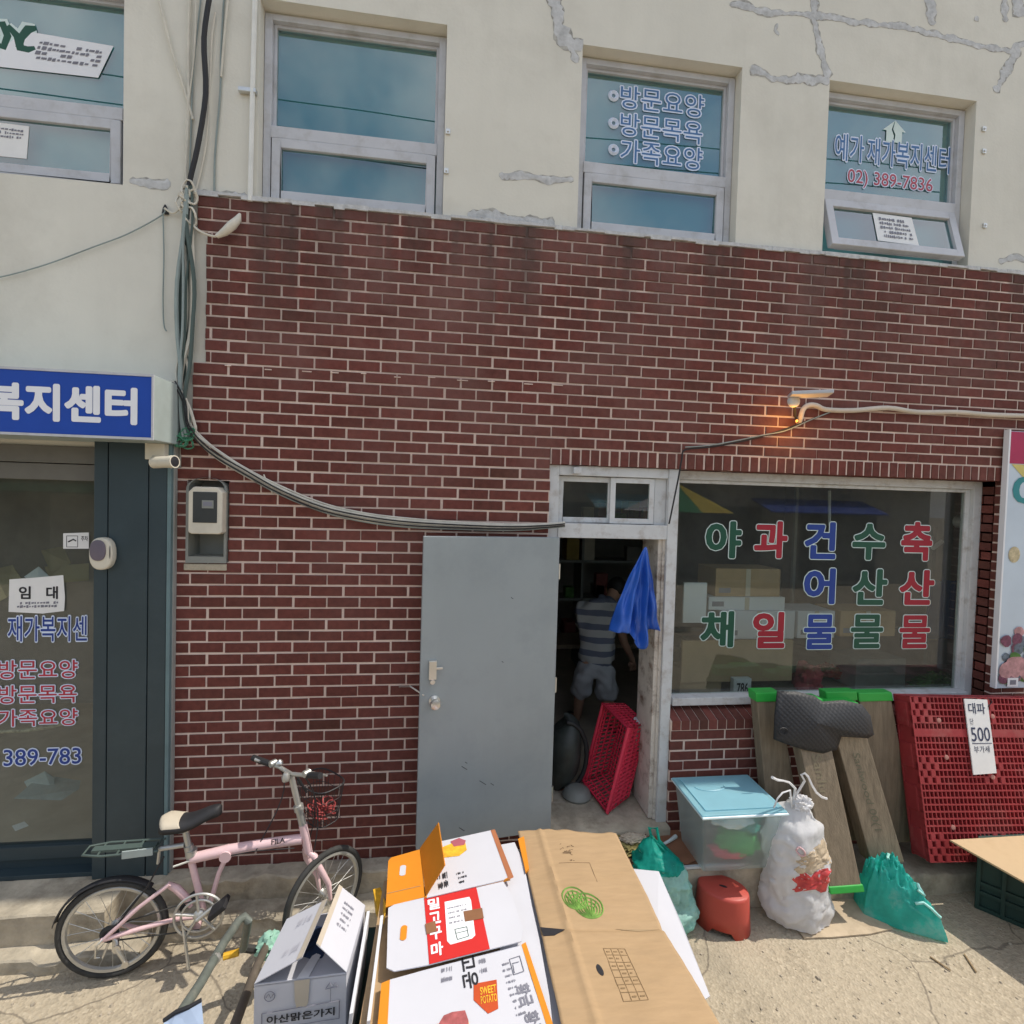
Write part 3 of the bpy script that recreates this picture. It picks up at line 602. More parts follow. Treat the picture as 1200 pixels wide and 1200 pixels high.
# hanging sheet and left window: banner, dragon-like green swash
def pl_at(pts, Y): return [P(*p, Y=Y) for p in pts]
bt = pl_at([(28, 36), (133, 54), (115, 91), (-20, 76)], YL); MB().prism(bt, (0, .001, 0)).build('banner', m_white, W0)
q = MB(); a_ = pl_at([(48, 47), (124, 60), (115, 80), (38, 70)], YL); squiggles(q, *a_, 4, .002, .8, 4); q.build('banner_print', m_inkgrey, W0)
for mm, r, dy in ((m_palevinyl, .05, .0012), (m_green, .026, 0)):
    q = MB(); q.tube(pl_at([(-6, 50), (4, 55), (9, 42), (3, 28), (-6, 30)], YL + dy), r * .8, 6); q.tube(pl_at([(9, 30), (20, 42), (24, 56), (33, 58), (41, 56)], YL + dy), [r * .5, r * .8, r, r * .7, r * .4], 6); q.tube(pl_at([(22, 56), (25, 44), (33, 34), (42, 33)], YL + dy), [r * .7, r * .8, r, r * .5], 6)
    for v in q.v: v.y = YL + dy + (v.y - YL - dy) * .03
    q.build('green_emblem', mm, W0)
p, ax, ay, az, sa, sb, L = s0
na, nb = pl_at([(-30, 140), (34, 148), (31, 186), (-30, 180)], 0.1065), None
MB().prism(na, (0, .003, 0)).build('paper_note', m_paper, W0)
q = MB(); squiggles(q, *pl_at([(-20, 145), (28, 152), (27, 164), (-20, 160)], 0.1055), 3, .001, .8, 9); q.build('note_print', m_inkgrey, W0)

# ---- door frame, transom and shop window
fr = MB(); FY0, FY1 = 0.03, 0.13
fr.box(DX0, 2.268, FY0, FY1, 0.36, 2.80); fr.box(2.268, 3.03, FY0 + .001, FY1, 2.735, 2.80); fr.box(2.268, 3.03, FY0 - .006, FY1, 2.318, 2.415); fr.box(3.03, 3.10, FY0 - .01, FY1 + .05, 0.29, 2.80)
DF = fr.build('door_frame', m_whitefr, BLD, bevel=0.004)
MB().box(2.985, 3.029, 0.06, 0.34, 0.36, 2.317).build('peeling_jamb', m_rustwood, DF, bevel=0.004)
MB().box(3.012, 3.0295, 0.045, 0.06, 0.36, 2.317).build('jamb_stop', m_rustwood, DF)
tr = MB()
for a, b, y in ((2.275, 2.655, .075), (2.63, 2.94, .05)):
    for q in ((a, a + .035, 2.42, 2.73), (b - .035, b, 2.42, 2.73), (a + .035, b - .035, 2.42, 2.455), (a + .035, b - .035, 2.695, 2.73)): tr.box(q[0], q[1], y, y + .022, q[2], q[3])
tr.box(2.945, 3.028, .06, .1, 2.416, 2.734)
tro = tr.build('transom_window', m_whitefr, BLD, bevel=0.002)
MB().box(2.31, 2.62, .083, .088, 2.455, 2.695).build('pane', m_shopglass, tro); MB().box(2.665, 2.905, .058, .063, 2.455, 2.695).build('pane', m_shopglass, tro)
th = lumpy(2.2, 3.1, -0.05, 0.36, 0.2, 0.355, 40, 0.004, 21); th.build('threshold', m_conc, BLD, smooth=True)

SW = MB(); y0, y1 = 0.135, 0.2; fw = .055
SW.box(3.101, 3.15, y0 - .02, y1, 1.14, 2.80); SW.box(5.53, 5.598, y0, y1, 1.14, 2.80); SW.box(3.15, 5.53, y0 + .001, y1, 2.74, 2.80); SW.box(3.15, 5.53, y0 - .04, y1, 1.135, 1.19)
SW.box(5.49, 5.53, y0 + .03, y1, 1.19, 2.74); SW.box(3.15, 5.49, y0 + .031, y1, 2.715, 2.74)
SWO = SW.build('shop_window', m_whitefr, BLD, bevel=0.004)
MB().box(3.15, 5.49, 0.178, 0.184, 1.19, 2.715).build('pane', m_shopglass, SWO)
YG = 0.172
rows_ = [('야', 'g', (826, 654), (870, 611)), ('과', 'r', (883, 654), (924, 611)), ('건', 'b', (942, 655), (981, 612)), ('수', 'g', (998, 656), (1039, 614)), ('축', 'r', (1055, 657), (1094, 612)),
         ('어', 'b', (941, 708), (980, 666)), ('산', 'g', (998, 709), (1041, 667)), ('산', 'r', (1053, 709), (1096, 668)),
         ('채', 'g', (820, 759), (861, 716)), ('일', 'r', (881, 760), (921, 717)), ('물', 'b', (941, 761), (980, 720)), ('물', 'g', (996, 760), (1036, 720)), ('물', 'r', (1053, 760), (1091, 721))]
for s, c, a, b in rows_:
    wall_text(s, a, b, YG, {'g': m_green, 'r': m_red, 'b': m_blue}[c], SWO, 0.030 if s == '물' else 0.038, 0.022, m_palevinyl)

# ---- interior of the greengrocer's
iw = MB(); X0, X1, YY0, YY1, ZZ0, ZZ1 = 0.3, 7.2, 0.33, 4.7, 0.35, 3.05
iw.poly([(X0, YY1, ZZ0), (X1, YY1, ZZ0), (X1, YY1, ZZ1), (X0, YY1, ZZ1)]); iw.poly([(X0, YY0, ZZ0), (X0, YY1, ZZ0), (X0, YY1, ZZ1), (X0, YY0, ZZ1)]); iw.poly([(X1, YY0, ZZ0), (X1, YY1, ZZ0), (X1, YY1, ZZ1), (X1, YY0, ZZ1)]); iw.poly([(X0, YY0, ZZ1), (X1, YY0, ZZ1), (X1, YY1, ZZ1), (X0, YY1, ZZ1)])
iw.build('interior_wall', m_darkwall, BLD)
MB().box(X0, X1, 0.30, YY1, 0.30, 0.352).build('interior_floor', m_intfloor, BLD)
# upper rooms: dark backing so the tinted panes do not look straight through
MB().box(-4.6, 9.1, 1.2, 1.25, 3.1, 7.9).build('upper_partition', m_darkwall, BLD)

# ---- grey steel door swung open against the bricks
DG = MB(); hx, fx = P(655, 630, Y=-.035), P(496, 629, Y=-.15)
ax = Vector((fx.x - hx.x, -0.115, 0)); ln = ax.length; ax.normalize(); an = Vector((ax.y, -ax.x, 0)); an = -an if an.y > 0 else an
DG.fbox((hx.x, -.035, 0), ax, an, Vector((0, 0, 1)), 0, ln, -0.02, 0.02, 0.385, 2.325)
DO = DG.build('steel_door', m_doorpaint, BLD, bevel=0.005)
def on_door(px, py): 
    d = RGT * ((px - 600) / 600) + DWN * ((py - 600) / 600) + FWD; o_ = Vector((hx.x, -.035, 0)) + an * .021
    t = (o_ - CAM).dot(an) / d.dot(an); return CAM + d * t
k = on_door(509, 821); q = MB(); q.lathe(k, an, [(.034, 0), (.034, .006), (.016, .012), (.014, .035), (.03, .045), (.034, .06), (.028, .075), (.01, .08)], 20); q.build('door_knob', m_steel, DO, smooth=True)
k = on_door(507, 784); q = MB(); q.fbox(k, ax, an, Vector((0, 0, 1)), -.022, .024, 0, .022, -.06, .055); q.fbox(k, ax, an, Vector((0, 0, 1)), -.06, -.022, .006, .016, .0, .014); q.lathe(k + Vector((0, 0, -.075)) , an, [(.016, 0), (.016, .02)], 12); q.build('latch', m_steel, DO, bevel=.003)
for z in (0.62, 1.35, 2.1): MB().tube([Vector((hx.x + .008, -.03, z - .05)), Vector((hx.x + .008, -.03, z + .05))], .009, 8).build('hinge', m_steel, DO)
q = MB(); q.tube([on_door(497, 815) , on_door(480, 807) + Vector((0, .04, 0)), P(468, 805, Y=-.01)], .005, 6); q.build('door_hook', m_steel, DO)
rd = random.Random(4); q = MB()
for px, py, l in ((541, 898, .05), (562, 915, .06), (538, 970, .05), (545, 893, .02), (575, 918, .03), (599, 700, .02), (588, 775, .015)):
    a = on_door(px, py); MB().tube([a, a + ax * l * -.7 + Vector((0, 0, -l * .5))], .0015, 4).build('scratch', m_ink, DO)
# small lamp holder stub over the transom
a = P(675, 550, Y=.0); q = MB(); q.box(a.x - .02, a.x + .03, -.03, .03, a.z - .03, a.z + .012); q.build('frame_clip', m_whitefr, BLD, bevel=.004)

# ================================================================== LEFT SHOPFRONT
SF = thing('teal_shopfront', 'dark teal shopfront with a lettered glass door left of the brick wall', 'shopfront', (-0.6, 0, 0.24))
ty = -0.05
xs_ = [P(108, 800, Y=ty).x, P(125, 800, Y=ty).x, P(172, 800, Y=ty).x, P(194, 800, Y=ty).x]
q = MB()
for i in range(3): q.box(xs_[i] + .003, xs_[i + 1] - .003, ty, 0.05, 0.235, 2.84)
q.build('pillar_panel', m_teal, SF, bevel=.004)
MB().box(xs_[0], xs_[3] - .005, ty + .012, 0.04, 0.236, 2.839).build('panel_groove', m_ink, SF)
MB().box(xs_[3], xs_[3] + .022, ty - .004, 0.02, 0.235, 2.84).build('corner_trim', m_tealtrim, SF, bevel=.003)
MB().box(xs_[3] + .022, xs_[3] + .03, ty + .02, 0.02, 0.235, 2.84).build('sealant', m_sealant, SF)
q = MB(); q.box(-4.5, xs_[0] - .001, 0.01, 0.06, 2.70, 2.80); q.box(-4.5, xs_[0] - .001, .02, .06, 2.60, 2.695); q.build('shutter_box', mat('shutter_grey', (.14, .135, .12), .6), SF, bevel=.003)
q = MB(); q.box(-2.2, xs_[0] - .001, .03, .09, .32, .40); q.box(-2.2, -2.12, .03, .09, .40, 2.6); q.box(-2.2, xs_[0] - .001, .05, .085, .24, .318)
GD = q.build('glass_door', m_teal, SF, bevel=.004)
MB().box(-2.12, xs_[0] - .001, .058, .064, .40, 2.6).build('pane', m_shopglass, GD)
MB().box(-4.5, xs_[0] - .001, -.02, .29, .235, .262).build('doorstep', m_teal, SF, bevel=.003)
yd = 0.052
def dtext(s, x0, x1, yb, yt, m, om=m_paleblue, b=.008, o=.048):
    A = P(x0, yb, Y=yd); B = P(x1, yt, Y=yd)
    for mm, ex, dy, nm in ((om, o, .0015, 'lettering_outline'), (m, 0, 0, 'lettering')):
        q = MB(); text_into(q, s, wallmap(A.x, B.x, A.z, B.z, yd + dy), b, ex); q.build(nm, mm, GD)
m_redpale = mat('crimson_vinyl', (0.42, 0.03, 0.055), 0.5)
dtext('예가', -60, -2, 752, 722, m_blue)
dtext('재가복지센', 9, 102, 752, 722, m_blue)
dtext('방문요양', -2, 91, 796, 773, m_redpale); dtext('방문목욕', -2, 90, 825, 802, m_redpale); dtext('가족요양', -2, 91, 852, 830, m_redpale)
dtext('02)', -50, -4, 898, 874, m_blue); dtext('389-783', 4, 95, 898, 876, m_blue)
# room behind
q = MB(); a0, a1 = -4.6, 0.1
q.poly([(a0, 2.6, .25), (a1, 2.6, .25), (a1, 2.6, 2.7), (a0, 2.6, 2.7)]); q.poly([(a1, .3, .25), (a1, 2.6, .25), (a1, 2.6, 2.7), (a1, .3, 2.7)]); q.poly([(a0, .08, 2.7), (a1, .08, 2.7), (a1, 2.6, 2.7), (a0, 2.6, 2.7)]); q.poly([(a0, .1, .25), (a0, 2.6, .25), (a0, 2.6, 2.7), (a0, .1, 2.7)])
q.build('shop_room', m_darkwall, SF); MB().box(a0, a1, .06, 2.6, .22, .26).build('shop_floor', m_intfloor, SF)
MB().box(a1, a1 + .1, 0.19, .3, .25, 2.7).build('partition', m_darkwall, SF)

# ================================================================== FIXTURES ON THE WALLS
SG = thing('shop_sign', 'long blue fascia sign with white lettering above the teal shopfront', 'sign', (-0.9, -0.15, 2.83))
ctr = MB(); sx1 = P(180, 480, Y=-.3).x
ctr.box(-4.5, sx1, -.298, 0.018, 2.83, 3.18); ctr.build('sign_case', m_signside, SG, bevel=.004)
MB().box(-4.5, sx1 - .006, -.302, -.2985, 2.842, 3.168).build('sign_face', m_signblue, SG)
q = MB(); q.box(-4.5, sx1 + .002, -.306, -.299, 3.169, 3.182); q.box(-4.5, sx1 + .002, -.306, -.299, 2.828, 2.841); q.box(sx1 - .008, sx1 + .002, -.3065, -.299, 2.842, 3.168); q.build('sign_border', m_alu, SG)
A = P(161, 488, Y=-.304); A0 = P(-116, 488, Y=-.304)
q = MB(); text_into(q, '재가복지센터', wallmap(A0.x, A.x, 2.905, 3.105, -.304), 0.042); q.build('lettering', m_white, SG)

CC = thing('security_camera', 'white bullet security camera under the end of the blue sign', 'security camera', P(184, 535, Y=-.06))
o_ = P(184, 533, Y=-.06); 
MB().box(o_.x - .045, o_.x + .06, -.1, -.02, o_.z - .03, 2.829).build('junction_box', m_cream, CC, bevel=.004)
b0 = P(180, 542, Y=-.16); b1 = P(205, 541, Y=-.2); d = (b1 - b0)
q = MB(); q.lathe(b0, d, [(.02, -.01), (.033, 0), (.033, d.length * .8), (.036, d.length * .8), (.036, d.length), (.03, d.length)], 16); q.build('camera_body', m_cream, CC, smooth=True)
q = MB(); q.lathe(b1, d, [(.03, -.004), (.03, .0), (.012, .003)], 16); q.build('lens', m_ink, CC)
q = MB(); q.tube([o_ + Vector((0, -.04, -.02)), b0 + d * .3], .014, 8); q.build('bracket', m_cream, CC)

AL = thing('alarm_sensor', 'oval grey and cream alarm box on the teal pillar edge', 'alarm', P(124, 648, Y=-.06))
a = P(124, 648, Y=-.05); q = MB()
def oval(c, rx, rz, y0, y1, n=24, k=2.4):
    f = lambda t: (abs(math.cos(t)) ** (2 / k) * math.copysign(1, math.cos(t)), abs(math.sin(t)) ** (2 / k) * math.copysign(1, math.sin(t)))
    return [Vector((c.x + rx * f(2 * math.pi * i / n)[0], y0, c.z + rz * f(2 * math.pi * i / n)[1])) for i in range(n)], Vector((0, y1 - y0, 0))
pts, v = oval(a, .062, .094, -.05, -.1); q.prism(pts, v); q.build('housing', m_cream, AL, bevel=.012, seg=3, smooth=60)
pts, v = oval(a + Vector((-.01, 0, .02)), .042, .06, -.099, -.108); MB().prism(pts, v).build('cover', mat('mauve_grey_plastic', (.13, .11, .14), .4), AL, bevel=.004, smooth=60)
q = MB(); text_into(q, '·····', wallmap(a.x + .048, a.x + .056, a.z - .03, a.z + .05, -.1015)); q.build('print', m_ink, AL)

# electricity meter in its niche
EM = thing('electric_meter', 'cream electricity meter set in a niche of the brick wall', 'meter', ((MX0 + MX1) / 2, -.01, MZ0))
cx_, w2 = (MX0 + MX1) / 2, (MX1 - MX0) / 2
arch = [(cx_ - w2 + .004, MZ0 + .012), (cx_ + w2 - .004, MZ0 + .012)] + [(cx_ + (w2 - .004) * math.cos(t), MZ1 - .075 + .07 * math.sin(t)) for t in [math.pi * i / 14 for i in range(15)]]
inner = [(cx_ + (x - cx_) * .87, MZ0 + .04 + (z - MZ0) * .925) for x, z in arch]
q = MB(); n = len(arch)
q.add([(x, -.016, z) for x, z in arch] + [(x, -.016, z) for x, z in inner] + [(x, .13, z) for x, z in inner] + [(x, .05, z) for x, z in arch],
      [(i, (i + 1) % n, n + (i + 1) % n, n + i) for i in range(n)] + [(n + i, n + (i + 1) % n, 2 * n + (i + 1) % n, 2 * n + i) for i in range(n)] + [(i, (i + 1) % n, 3 * n + (i + 1) % n, 3 * n + i) for i in range(n)] + [list(range(2 * n, 3 * n))])
q.build('niche_box', m_greyplastic, EM)
a, b = P(223, 570, Y=-.05), P(262, 626, Y=-.05)
q = MB(); pts = [Vector((x, -.075, z)) for x, z in ((a.x, b.z + .01), (a.x + .02, b.z), (b.x - .02, b.z), (b.x, b.z + .01), (b.x, a.z - .03), (b.x - .03, a.z), (a.x + .03, a.z), (a.x, a.z - .03))]
q.prism(pts, (0, .19, 0)); q.build('meter_body', m_cream, EM, bevel=.01, seg=3)
a2, b2 = P(226, 576, Y=-.078), P(254, 613, Y=-.078); MB().box(a2.x, b2.x, -.079, -.07, b2.z, a2.z).build('meter_window', m_lcd, EM, bevel=.003)
a3 = P(243, 591, Y=-.08); MB().box(a3.x - .03, a3.x + .035, -.083, -.078, a3.z - .024, a3.z + .024).build('meter_dial', m_greyplastic, EM, bevel=.002)
MB().box(a3.x - .022, a3.x + .027, -.0845, -.0825, a3.z - .01, a3.z + .014).build('display', m_inkgrey, EM)
MB().box(MX0, MX1, .14, .2, MZ0, MZ1).build('niche_back', m_darkwall, EM)
MB().box(MX0 - .01, MX1 - .005, -.008, .06, MZ0 - .035, MZ0 + .006).build('mortar_repair', m_conc, EM, bevel=.006)

# wall lamp with a warm bulb
LP = thing('wall_lamp', 'small white floodlight on a bracket glowing orange on the bricks', 'lamp', P(938, 480, Y=-.03))
a, b = P(926, 462, Y=-.2), P(975, 460, Y=-.3)
q = MB(); ax_ = (b - a).normalized(); q.fbox(a, ax_, ax_.cross(Vector((0, 0, 1))), Vector((0, 0, 1)), 0, (b - a).length, -.09, .05, -.012, .012)
q.build('lamp_head', m_alu, LP, bevel=.006)
q = MB(); q.lathe(P(931, 470, Y=-.17), (0, -1, 0.1), [(.038, -.02), (.04, 0), (.032, .012), (.01, .016)], 18); q.build('sensor_disc', m_whitefr, LP, smooth=True)
q = MB(); q.tube([P(931, 472, Y=-.15), P(932, 488, Y=-.06), P(936, 496, Y=-.004)], .009, 8); q.build('bracket', m_black, LP)
bp_ = P(937, 491, Y=-.10); mbulb = bpy.data.materials.new('warm_bulb'); mbulb.use_nodes = True; bb = mbulb.node_tree.nodes['Principled BSDF']; bb.inputs['Base Color'].default_value = (.9, .5, .2, 1); bb.inputs['Emission Color'].default_value = (1, .42, .08, 1); bb.inputs['Emission Strength'].default_value = 0.5
q = MB(); q.lathe(bp_ + Vector((0, .02, 0)), (-.3, .2, -.9), [(.003, 0), (.008, .005), (.010, .012), (.005, .02), (.001, .022)], 12); q.build('bulb', mbulb, LP, smooth=True)
ld = bpy.data.lights.new('bulb_light', 'POINT'); ld.energy = 1.5; ld.color = (1, .42, .05); ld.shadow_soft_size = .05
lo = bpy.data.objects.new('bulb_light', ld); C.objects.link(lo); lo.location = bp_ + Vector((-.07, -0.06, -.03))

# ---- cables and conduits
def cable(name, label, cat, pts, Y, r, m, group=None, n=6, sub=4):
    p3 = [P(p[0], p[1], Y=(p[2] if len(p) > 2 else Y)) for p in pts]
    # Catmull-Rom smoothing
    out = []
    for i in range(len(p3) - 1):
        a, b, c, d = p3[max(i - 1, 0)], p3[i], p3[i + 1], p3[min(i + 2, len(p3) - 1)]
        for k in range(sub):
            t = k / sub; out.append(0.5 * ((2 * b) + (c - a) * t + (2 * a - 5 * b + 4 * c - d) * t * t + (3 * b - 3 * c + d - a) * t ** 3))
    out.append(p3[-1])
    q = MB(); q.tube(out, r, n); o = q.build(name, m, smooth=True, at=p3[-1])
    if label: tag(o, label, cat, group)
    return o
GC = 'cables down the plaster beside the brick corner'
cable('cable', 'thick black cable curving down the plaster to the brick corner', 'cable', [(247, -12), (239, 45), (241, 110), (231, 175), (222, 215), (219, 260)], -.03, .016, m_black, GC)
cable('cable', 'thin white cable slanting from the top edge into the bundle', 'cable', [(184, -10), (200, 55), (214, 98), (222, 125), (226, 140)], 0.005, .007, m_cablewhite, GC)
cable('cable', 'straight off-white cable left of the thick black cable', 'cable', [(222, -10), (221, 60), (221, 130), (217, 215), (217, 240)], 0.005, .009, m_cablewhite, GC)
cable('cable', 'thin grey cable right of the thick black cable', 'cable', [(263, -10), (259, 60), (258, 110), (252, 180), (251, 229)], 0.012, .006, m_cablegrey, GC)
cable('cable', 'thin white cable close to the right of the black cable', 'cable', [(252, 15), (248, 45), (246, 90), (241, 170), (228, 228)], 0.0, .006, m_cablewhite, GC)
cable('cable', 'pale cable nearest the white pipe by the first window', 'cable', [(268, -10), (263, 40), (259, 90)], 0.004, .006, m_cablewhite, GC)
cable('cable', 'thin grey wire looping from the top edge to the first window corner', 'cable', [(236, -8), (232, 30), (226, 90), (224, 150), (222, 205)], 0.008, .005, m_cablegrey, GC)
cable('cable', 'thin wire running beside the bundle from the top edge', 'cable', [(230, -8), (228, 60), (219, 140), (218, 200), (222, 236)], 0.0, .005, m_cablewhite, GC)
pp = cable('pipe', 'white vertical pipe at the left edge of the first whole window', 'pipe', [(299, -8), (296, 100), (293, 236)], 0.0, .015, mat('white_pipe', (.7, .7, .66), .5))
a = P(290, 106, Y=0.0); q = MB(); q.box(a.x - .05, a.x + .05, -.012, .02, a.z - .012, a.z + .012); tag(q.build('pipe_clip', m_steel, at=a, bevel=.003), 'bent metal clip holding the white pipe to the plaster', 'clip')
bund = thing('cable_bundle', 'bundle of grey green cables hanging between plaster and brick down to the sign', 'cable bundle', P(213, 440, Y=-.03))
rd = random.Random(2)
for k in range(16):
    m = rd.choice([m_cablegrey, m_cablegrey, m_cablegrey, m_cabledark, m_cabledark, m_cablewhite]); o1, o2, o3 = rd.uniform(-5, 7), rd.uniform(-9, 12), rd.uniform(-7, 10); yy = rd.uniform(-.05, 0.0)
    o = cable('strand', None, None, [(221 + o1 * .5, 218), (219 + o1, 262), (216 + o2, 330), (215 + o2 * .9, 385), (213 + o3, 430), (212 + o3 * .6, 455), (216 + o1, 490), (219 + rd.uniform(-6, 6), 512)], yy, rd.choice([.007, .009, .012]), m)
    o.parent = bund; o.location = Vector(o.location) - bund.location
q = MB()
for k in range(9):
    c = P(221 + rd.uniform(-8, 8), 238 + rd.uniform(-20, 16), Y=-.04); r = rd.uniform(.02, .06); tl = rd.uniform(-.5, .5)
    q.tube([c + Vector((r * .6 * math.cos(t), -.01 * math.sin(t * 2) + rd.uniform(-.01, .01), r * math.sin(t) + tl * .02 * math.cos(t))) for t in [2 * math.pi * i / 14 for i in range(14)]], .006, 5, closed=True)
o = q.build('wire_knot', m_cablewhite, bund)
q = MB()
for k in range(9):
    c = P(216 + rd.uniform(-7, 9), 512 + rd.uniform(-9, 9), Y=-.05); r = rd.uniform(.015, .045)
    q.tube([c + Vector((r * math.cos(t), rd.uniform(-.012, .012), r * .8 * math.sin(t))) for t in [2 * math.pi * i / 12 for i in range(12)]], .005, 5, closed=True)
q.build('green_coil', m_cablegreen, bund)
cable('cable', 'thin wire sagging left across the plaster from a black hook', 'cable', [(192, 244), (190, 252), (150, 274), (108, 290), (60, 308), (20, 320), (-6, 326)], 0.004, .004, m_cablegrey)
cable('cable', 'thin wire hanging straight down from the black hook', 'cable', [(191, 250), (192, 300), (191, 350), (192, 380), (195, 388)], 0.006, .004, m_cablegrey)
cable('cable', 'short white wire between black hook and cable bundle', 'cable', [(193, 244), (203, 250), (212, 243)], 0.0, .006, m_cablewhite)
a = P(192, 243, Y=0.0); q = MB(); q.lathe(a + Vector((0, .02, -.03)), (0, -.1, 1), [(.02, 0), (.014, .03), (.006, .05), (.002, .055)], 10); tag(q.build('wall_hook', m_black, at=a), 'small black hook on the plaster left of the cable bundle', 'hook')
LC = thing('loose_connector', 'loose cable end with thick grey sleeve hooked over the top bricks', 'cable', P(275, 262, Y=-.05))
o = cable('lead', None, None, [(217, 250), (224, 262), (236, 272), (252, 277), (262, 273)], -.03, .007, m_cablewhite); o.parent = LC; o.location = Vector(o.location) - LC.location
q = MB(); q.tube([P(254, 277, Y=-.04), P(263, 272, Y=-.045), P(272, 264, Y=-.05), P(279, 257, Y=-.045), P(281, 251, Y=-.02)], [.012, .022, .026, .02, .008], 10); q.build('sleeve', m_cablewhite, LC, smooth=True)
SGW = thing('sagging_cable_bundle', 'sagging bundle of off-white cables across the bricks from blue sign to door', 'cable bundle', P(460, 610, Y=-.03))
for k in range(8):
    dy = [0, 3.2, 6.0, -2.4, 8.0, 1.6, 4.6, 7.0][k]; m = [m_cablewhite, m_cablewhite, m_black, m_cablewhite, m_cablegrey, m_black, m_cablewhite, m_cablewhite][k]
    j = lambda: rd.uniform(-1.8, 1.8)
    pts = [(200 + k, 446 + dy * .4), (212 + k, 470), (222 + j(), 497 + dy), (246 + j(), 524 + dy), (285 + j(), 549 + dy), (330 + j(), 573 + dy), (380 + j(), 592 + dy + 1), (430 + j(), 604 + dy), (480 + j(), 610 + dy), (540 + j(), 614 + dy * .8), (600 + j(), 616 + dy * .7), (640, 615 + dy * .5), (662, 613 + dy * .5)]
    if k == 0: pts = [(199, 446), (210, 455), (222, 478), (229, 500), (233, 512)] + pts[4:]
    o = cable('strand', None, None, pts, -.03 - .014 * (k % 3), [.009, .0055, .0045, .005, .0045, .0045, .0055, .0045][k], m); o.parent = SGW; o.location = Vector(o.location) - SGW.location
q = MB(); q.tube([P(309, 556, Y=-.03), P(314, 568, Y=-.03), P(320, 579, Y=-.015)], .004, 5); q.build('loose_end', m_cablewhite, SGW)
cable('conduit', 'off-white conduit running right over the shop window from the lamp', 'conduit', [(936, 497, .0), (938, 490), (941, 480), (947, 475), (956, 475), (968, 480), (1000, 481), (1040, 478), (1075, 483), (1120, 483), (1160, 486), (1215, 488), (1300, 492), (1420, 498)], -.03, .017, mat('beige_conduit', (.56, .50, .42), .6, dirt=(.35, .3, .25), dirt_amt=.5, dscale=12), n=10)
cable('cable', 'black cable running from the conduit down to the door frame corner', 'cable', [(975, 482), (955, 490), (920, 503), (890, 512), (860, 519), (830, 524), (803, 527), (799, 538), (795, 560), (789, 590), (784, 614)], -.025, .006, m_black)
cable('cable', 'thin pale wire twisted along the black cable', 'cable', [(978, 481), (950, 492), (920, 505), (893, 510), (860, 517), (830, 522), (803, 524)], -.032, .004, m_cablegrey)
# screws and clips beside the windows
fx_ = MB()
for i, (px, py) in enumerate(((525, 155), (523, 201), (1152, 152), (1152, 178), (1153, 265))):
    a = P(px, py, Y=F0); q = MB(); q.box(a.x - .014, a.x + .014, F0 - .012, F0, a.z - .016, a.z + .016); q.box(a.x - .006, a.x + .006, F0 - .02, F0 - .012, a.z - .006, a.z + .006)
    tag(q.build('wall_bracket', m_steel, at=a, bevel=.002), ['upper metal clip right of the first whole window', 'lower metal clip right of the first whole window', 'top clip right of the window with phone number', 'middle clip right of the window with phone number', 'lowest clip right of the window with phone number'][i], 'clip', 'metal clips beside the upper windows')

# poster board on the right
PB = thing('produce_poster', 'tall produce poster with red top strip at the right edge', 'poster', (6.0, -.03, 1.28))
pa = P(1183, 505, Y=-.045); px0 = pa.x + .01; pz1 = 3.166; pz0 = 1.27; pw = .95
MB().box(px0, px0 + pw, -.045, -.02, pz0, pz1).build('board', mat('poster_sky', (.52, .60, .68), .5, var=.08, scale=2), PB, bevel=.003)
MB().box(px0 - .014, px0, -.05, -.01, pz0, pz1 + .01).build('edge_strip', m_white, PB, bevel=.002)
MB().box(px0 + .003, px0 + pw, -.0475, -.0455, 2.93, pz1 - .004).build('red_strip', mat('crimson_print', (.38, .012, .075), .5), PB)
q = MB(); q.poly([(px0 + .02, -.0475, 2.925), (px0 + pw, -.0475, 2.925), (px0 + pw, -.0475, 2.72), (px0 + .16, -.0475, 2.80)]); q.build('yellow_ray', mat('straw_print', (.60, .50, .16), .6), PB)
q = MB(); text_into(q, '야채', wallmap(px0 + .04, px0 + .75, 2.58, 2.86, -.048), .03); q.build('lettering', mat('teal_print', (.02, .22, .24), .5), PB)
q = MB(); rd = random.Random(6); mm = [m_purple, mat('plum_print', (.25, .12, .15), .6, var=.5, scale=30), mat('slate_print', (.12, .15, .19), .6, var=.6, scale=30), mat('rose_print', (.45, .24, .25), .6, var=.4, scale=20), m_leaf, m_palevinyl]
for k in range(170):
    q.mi = 2 if k < 60 else rd.randrange(5); big = k > 140
    cxx, czz, r = px0 + rd.uniform(.04, pw - .05), 1.30 + abs(rd.gauss(0, .22)) , rd.uniform(.03, .055)
    if big: q.mi = 3; czz = 1.30 + rd.uniform(.02, .16); r = rd.uniform(.05, .08)
    czz = max(czz, pz0 + .08); 
    if cxx - r < px0 + .004: cxx = px0 + .004 + r
    yy = -.0475 - .00004 * k
    q.poly([(cxx + r * rd.uniform(.8, 1.1) * math.cos(t), yy, czz + r * rd.uniform(.8, 1) * math.sin(t)) for t in [2 * math.pi * i / 11 for i in range(11)]])
q.build('fruit_print', mm, PB)
q = MB(); q.box(px0 + .08, px0 + .17, -.056, -.055, 1.285, 1.35); q.build('label_print', m_white, PB); q = MB(); q.box(px0 + .10, px0 + .15, -.0575, -.0565, 1.30, 1.335); q.build('label_mark', m_inkgrey, PB)
a = P(1189, 650, Y=-.05); q = MB(); q.poly([(a.x + .05 * math.cos(t), -.0478, a.z + .06 * math.sin(t)) for t in [2 * math.pi * i / 14 for i in range(14)]]); q.build('garlic_print', mat('cream_print', (.50, .42, .26), .6, var=.4, scale=30), PB)

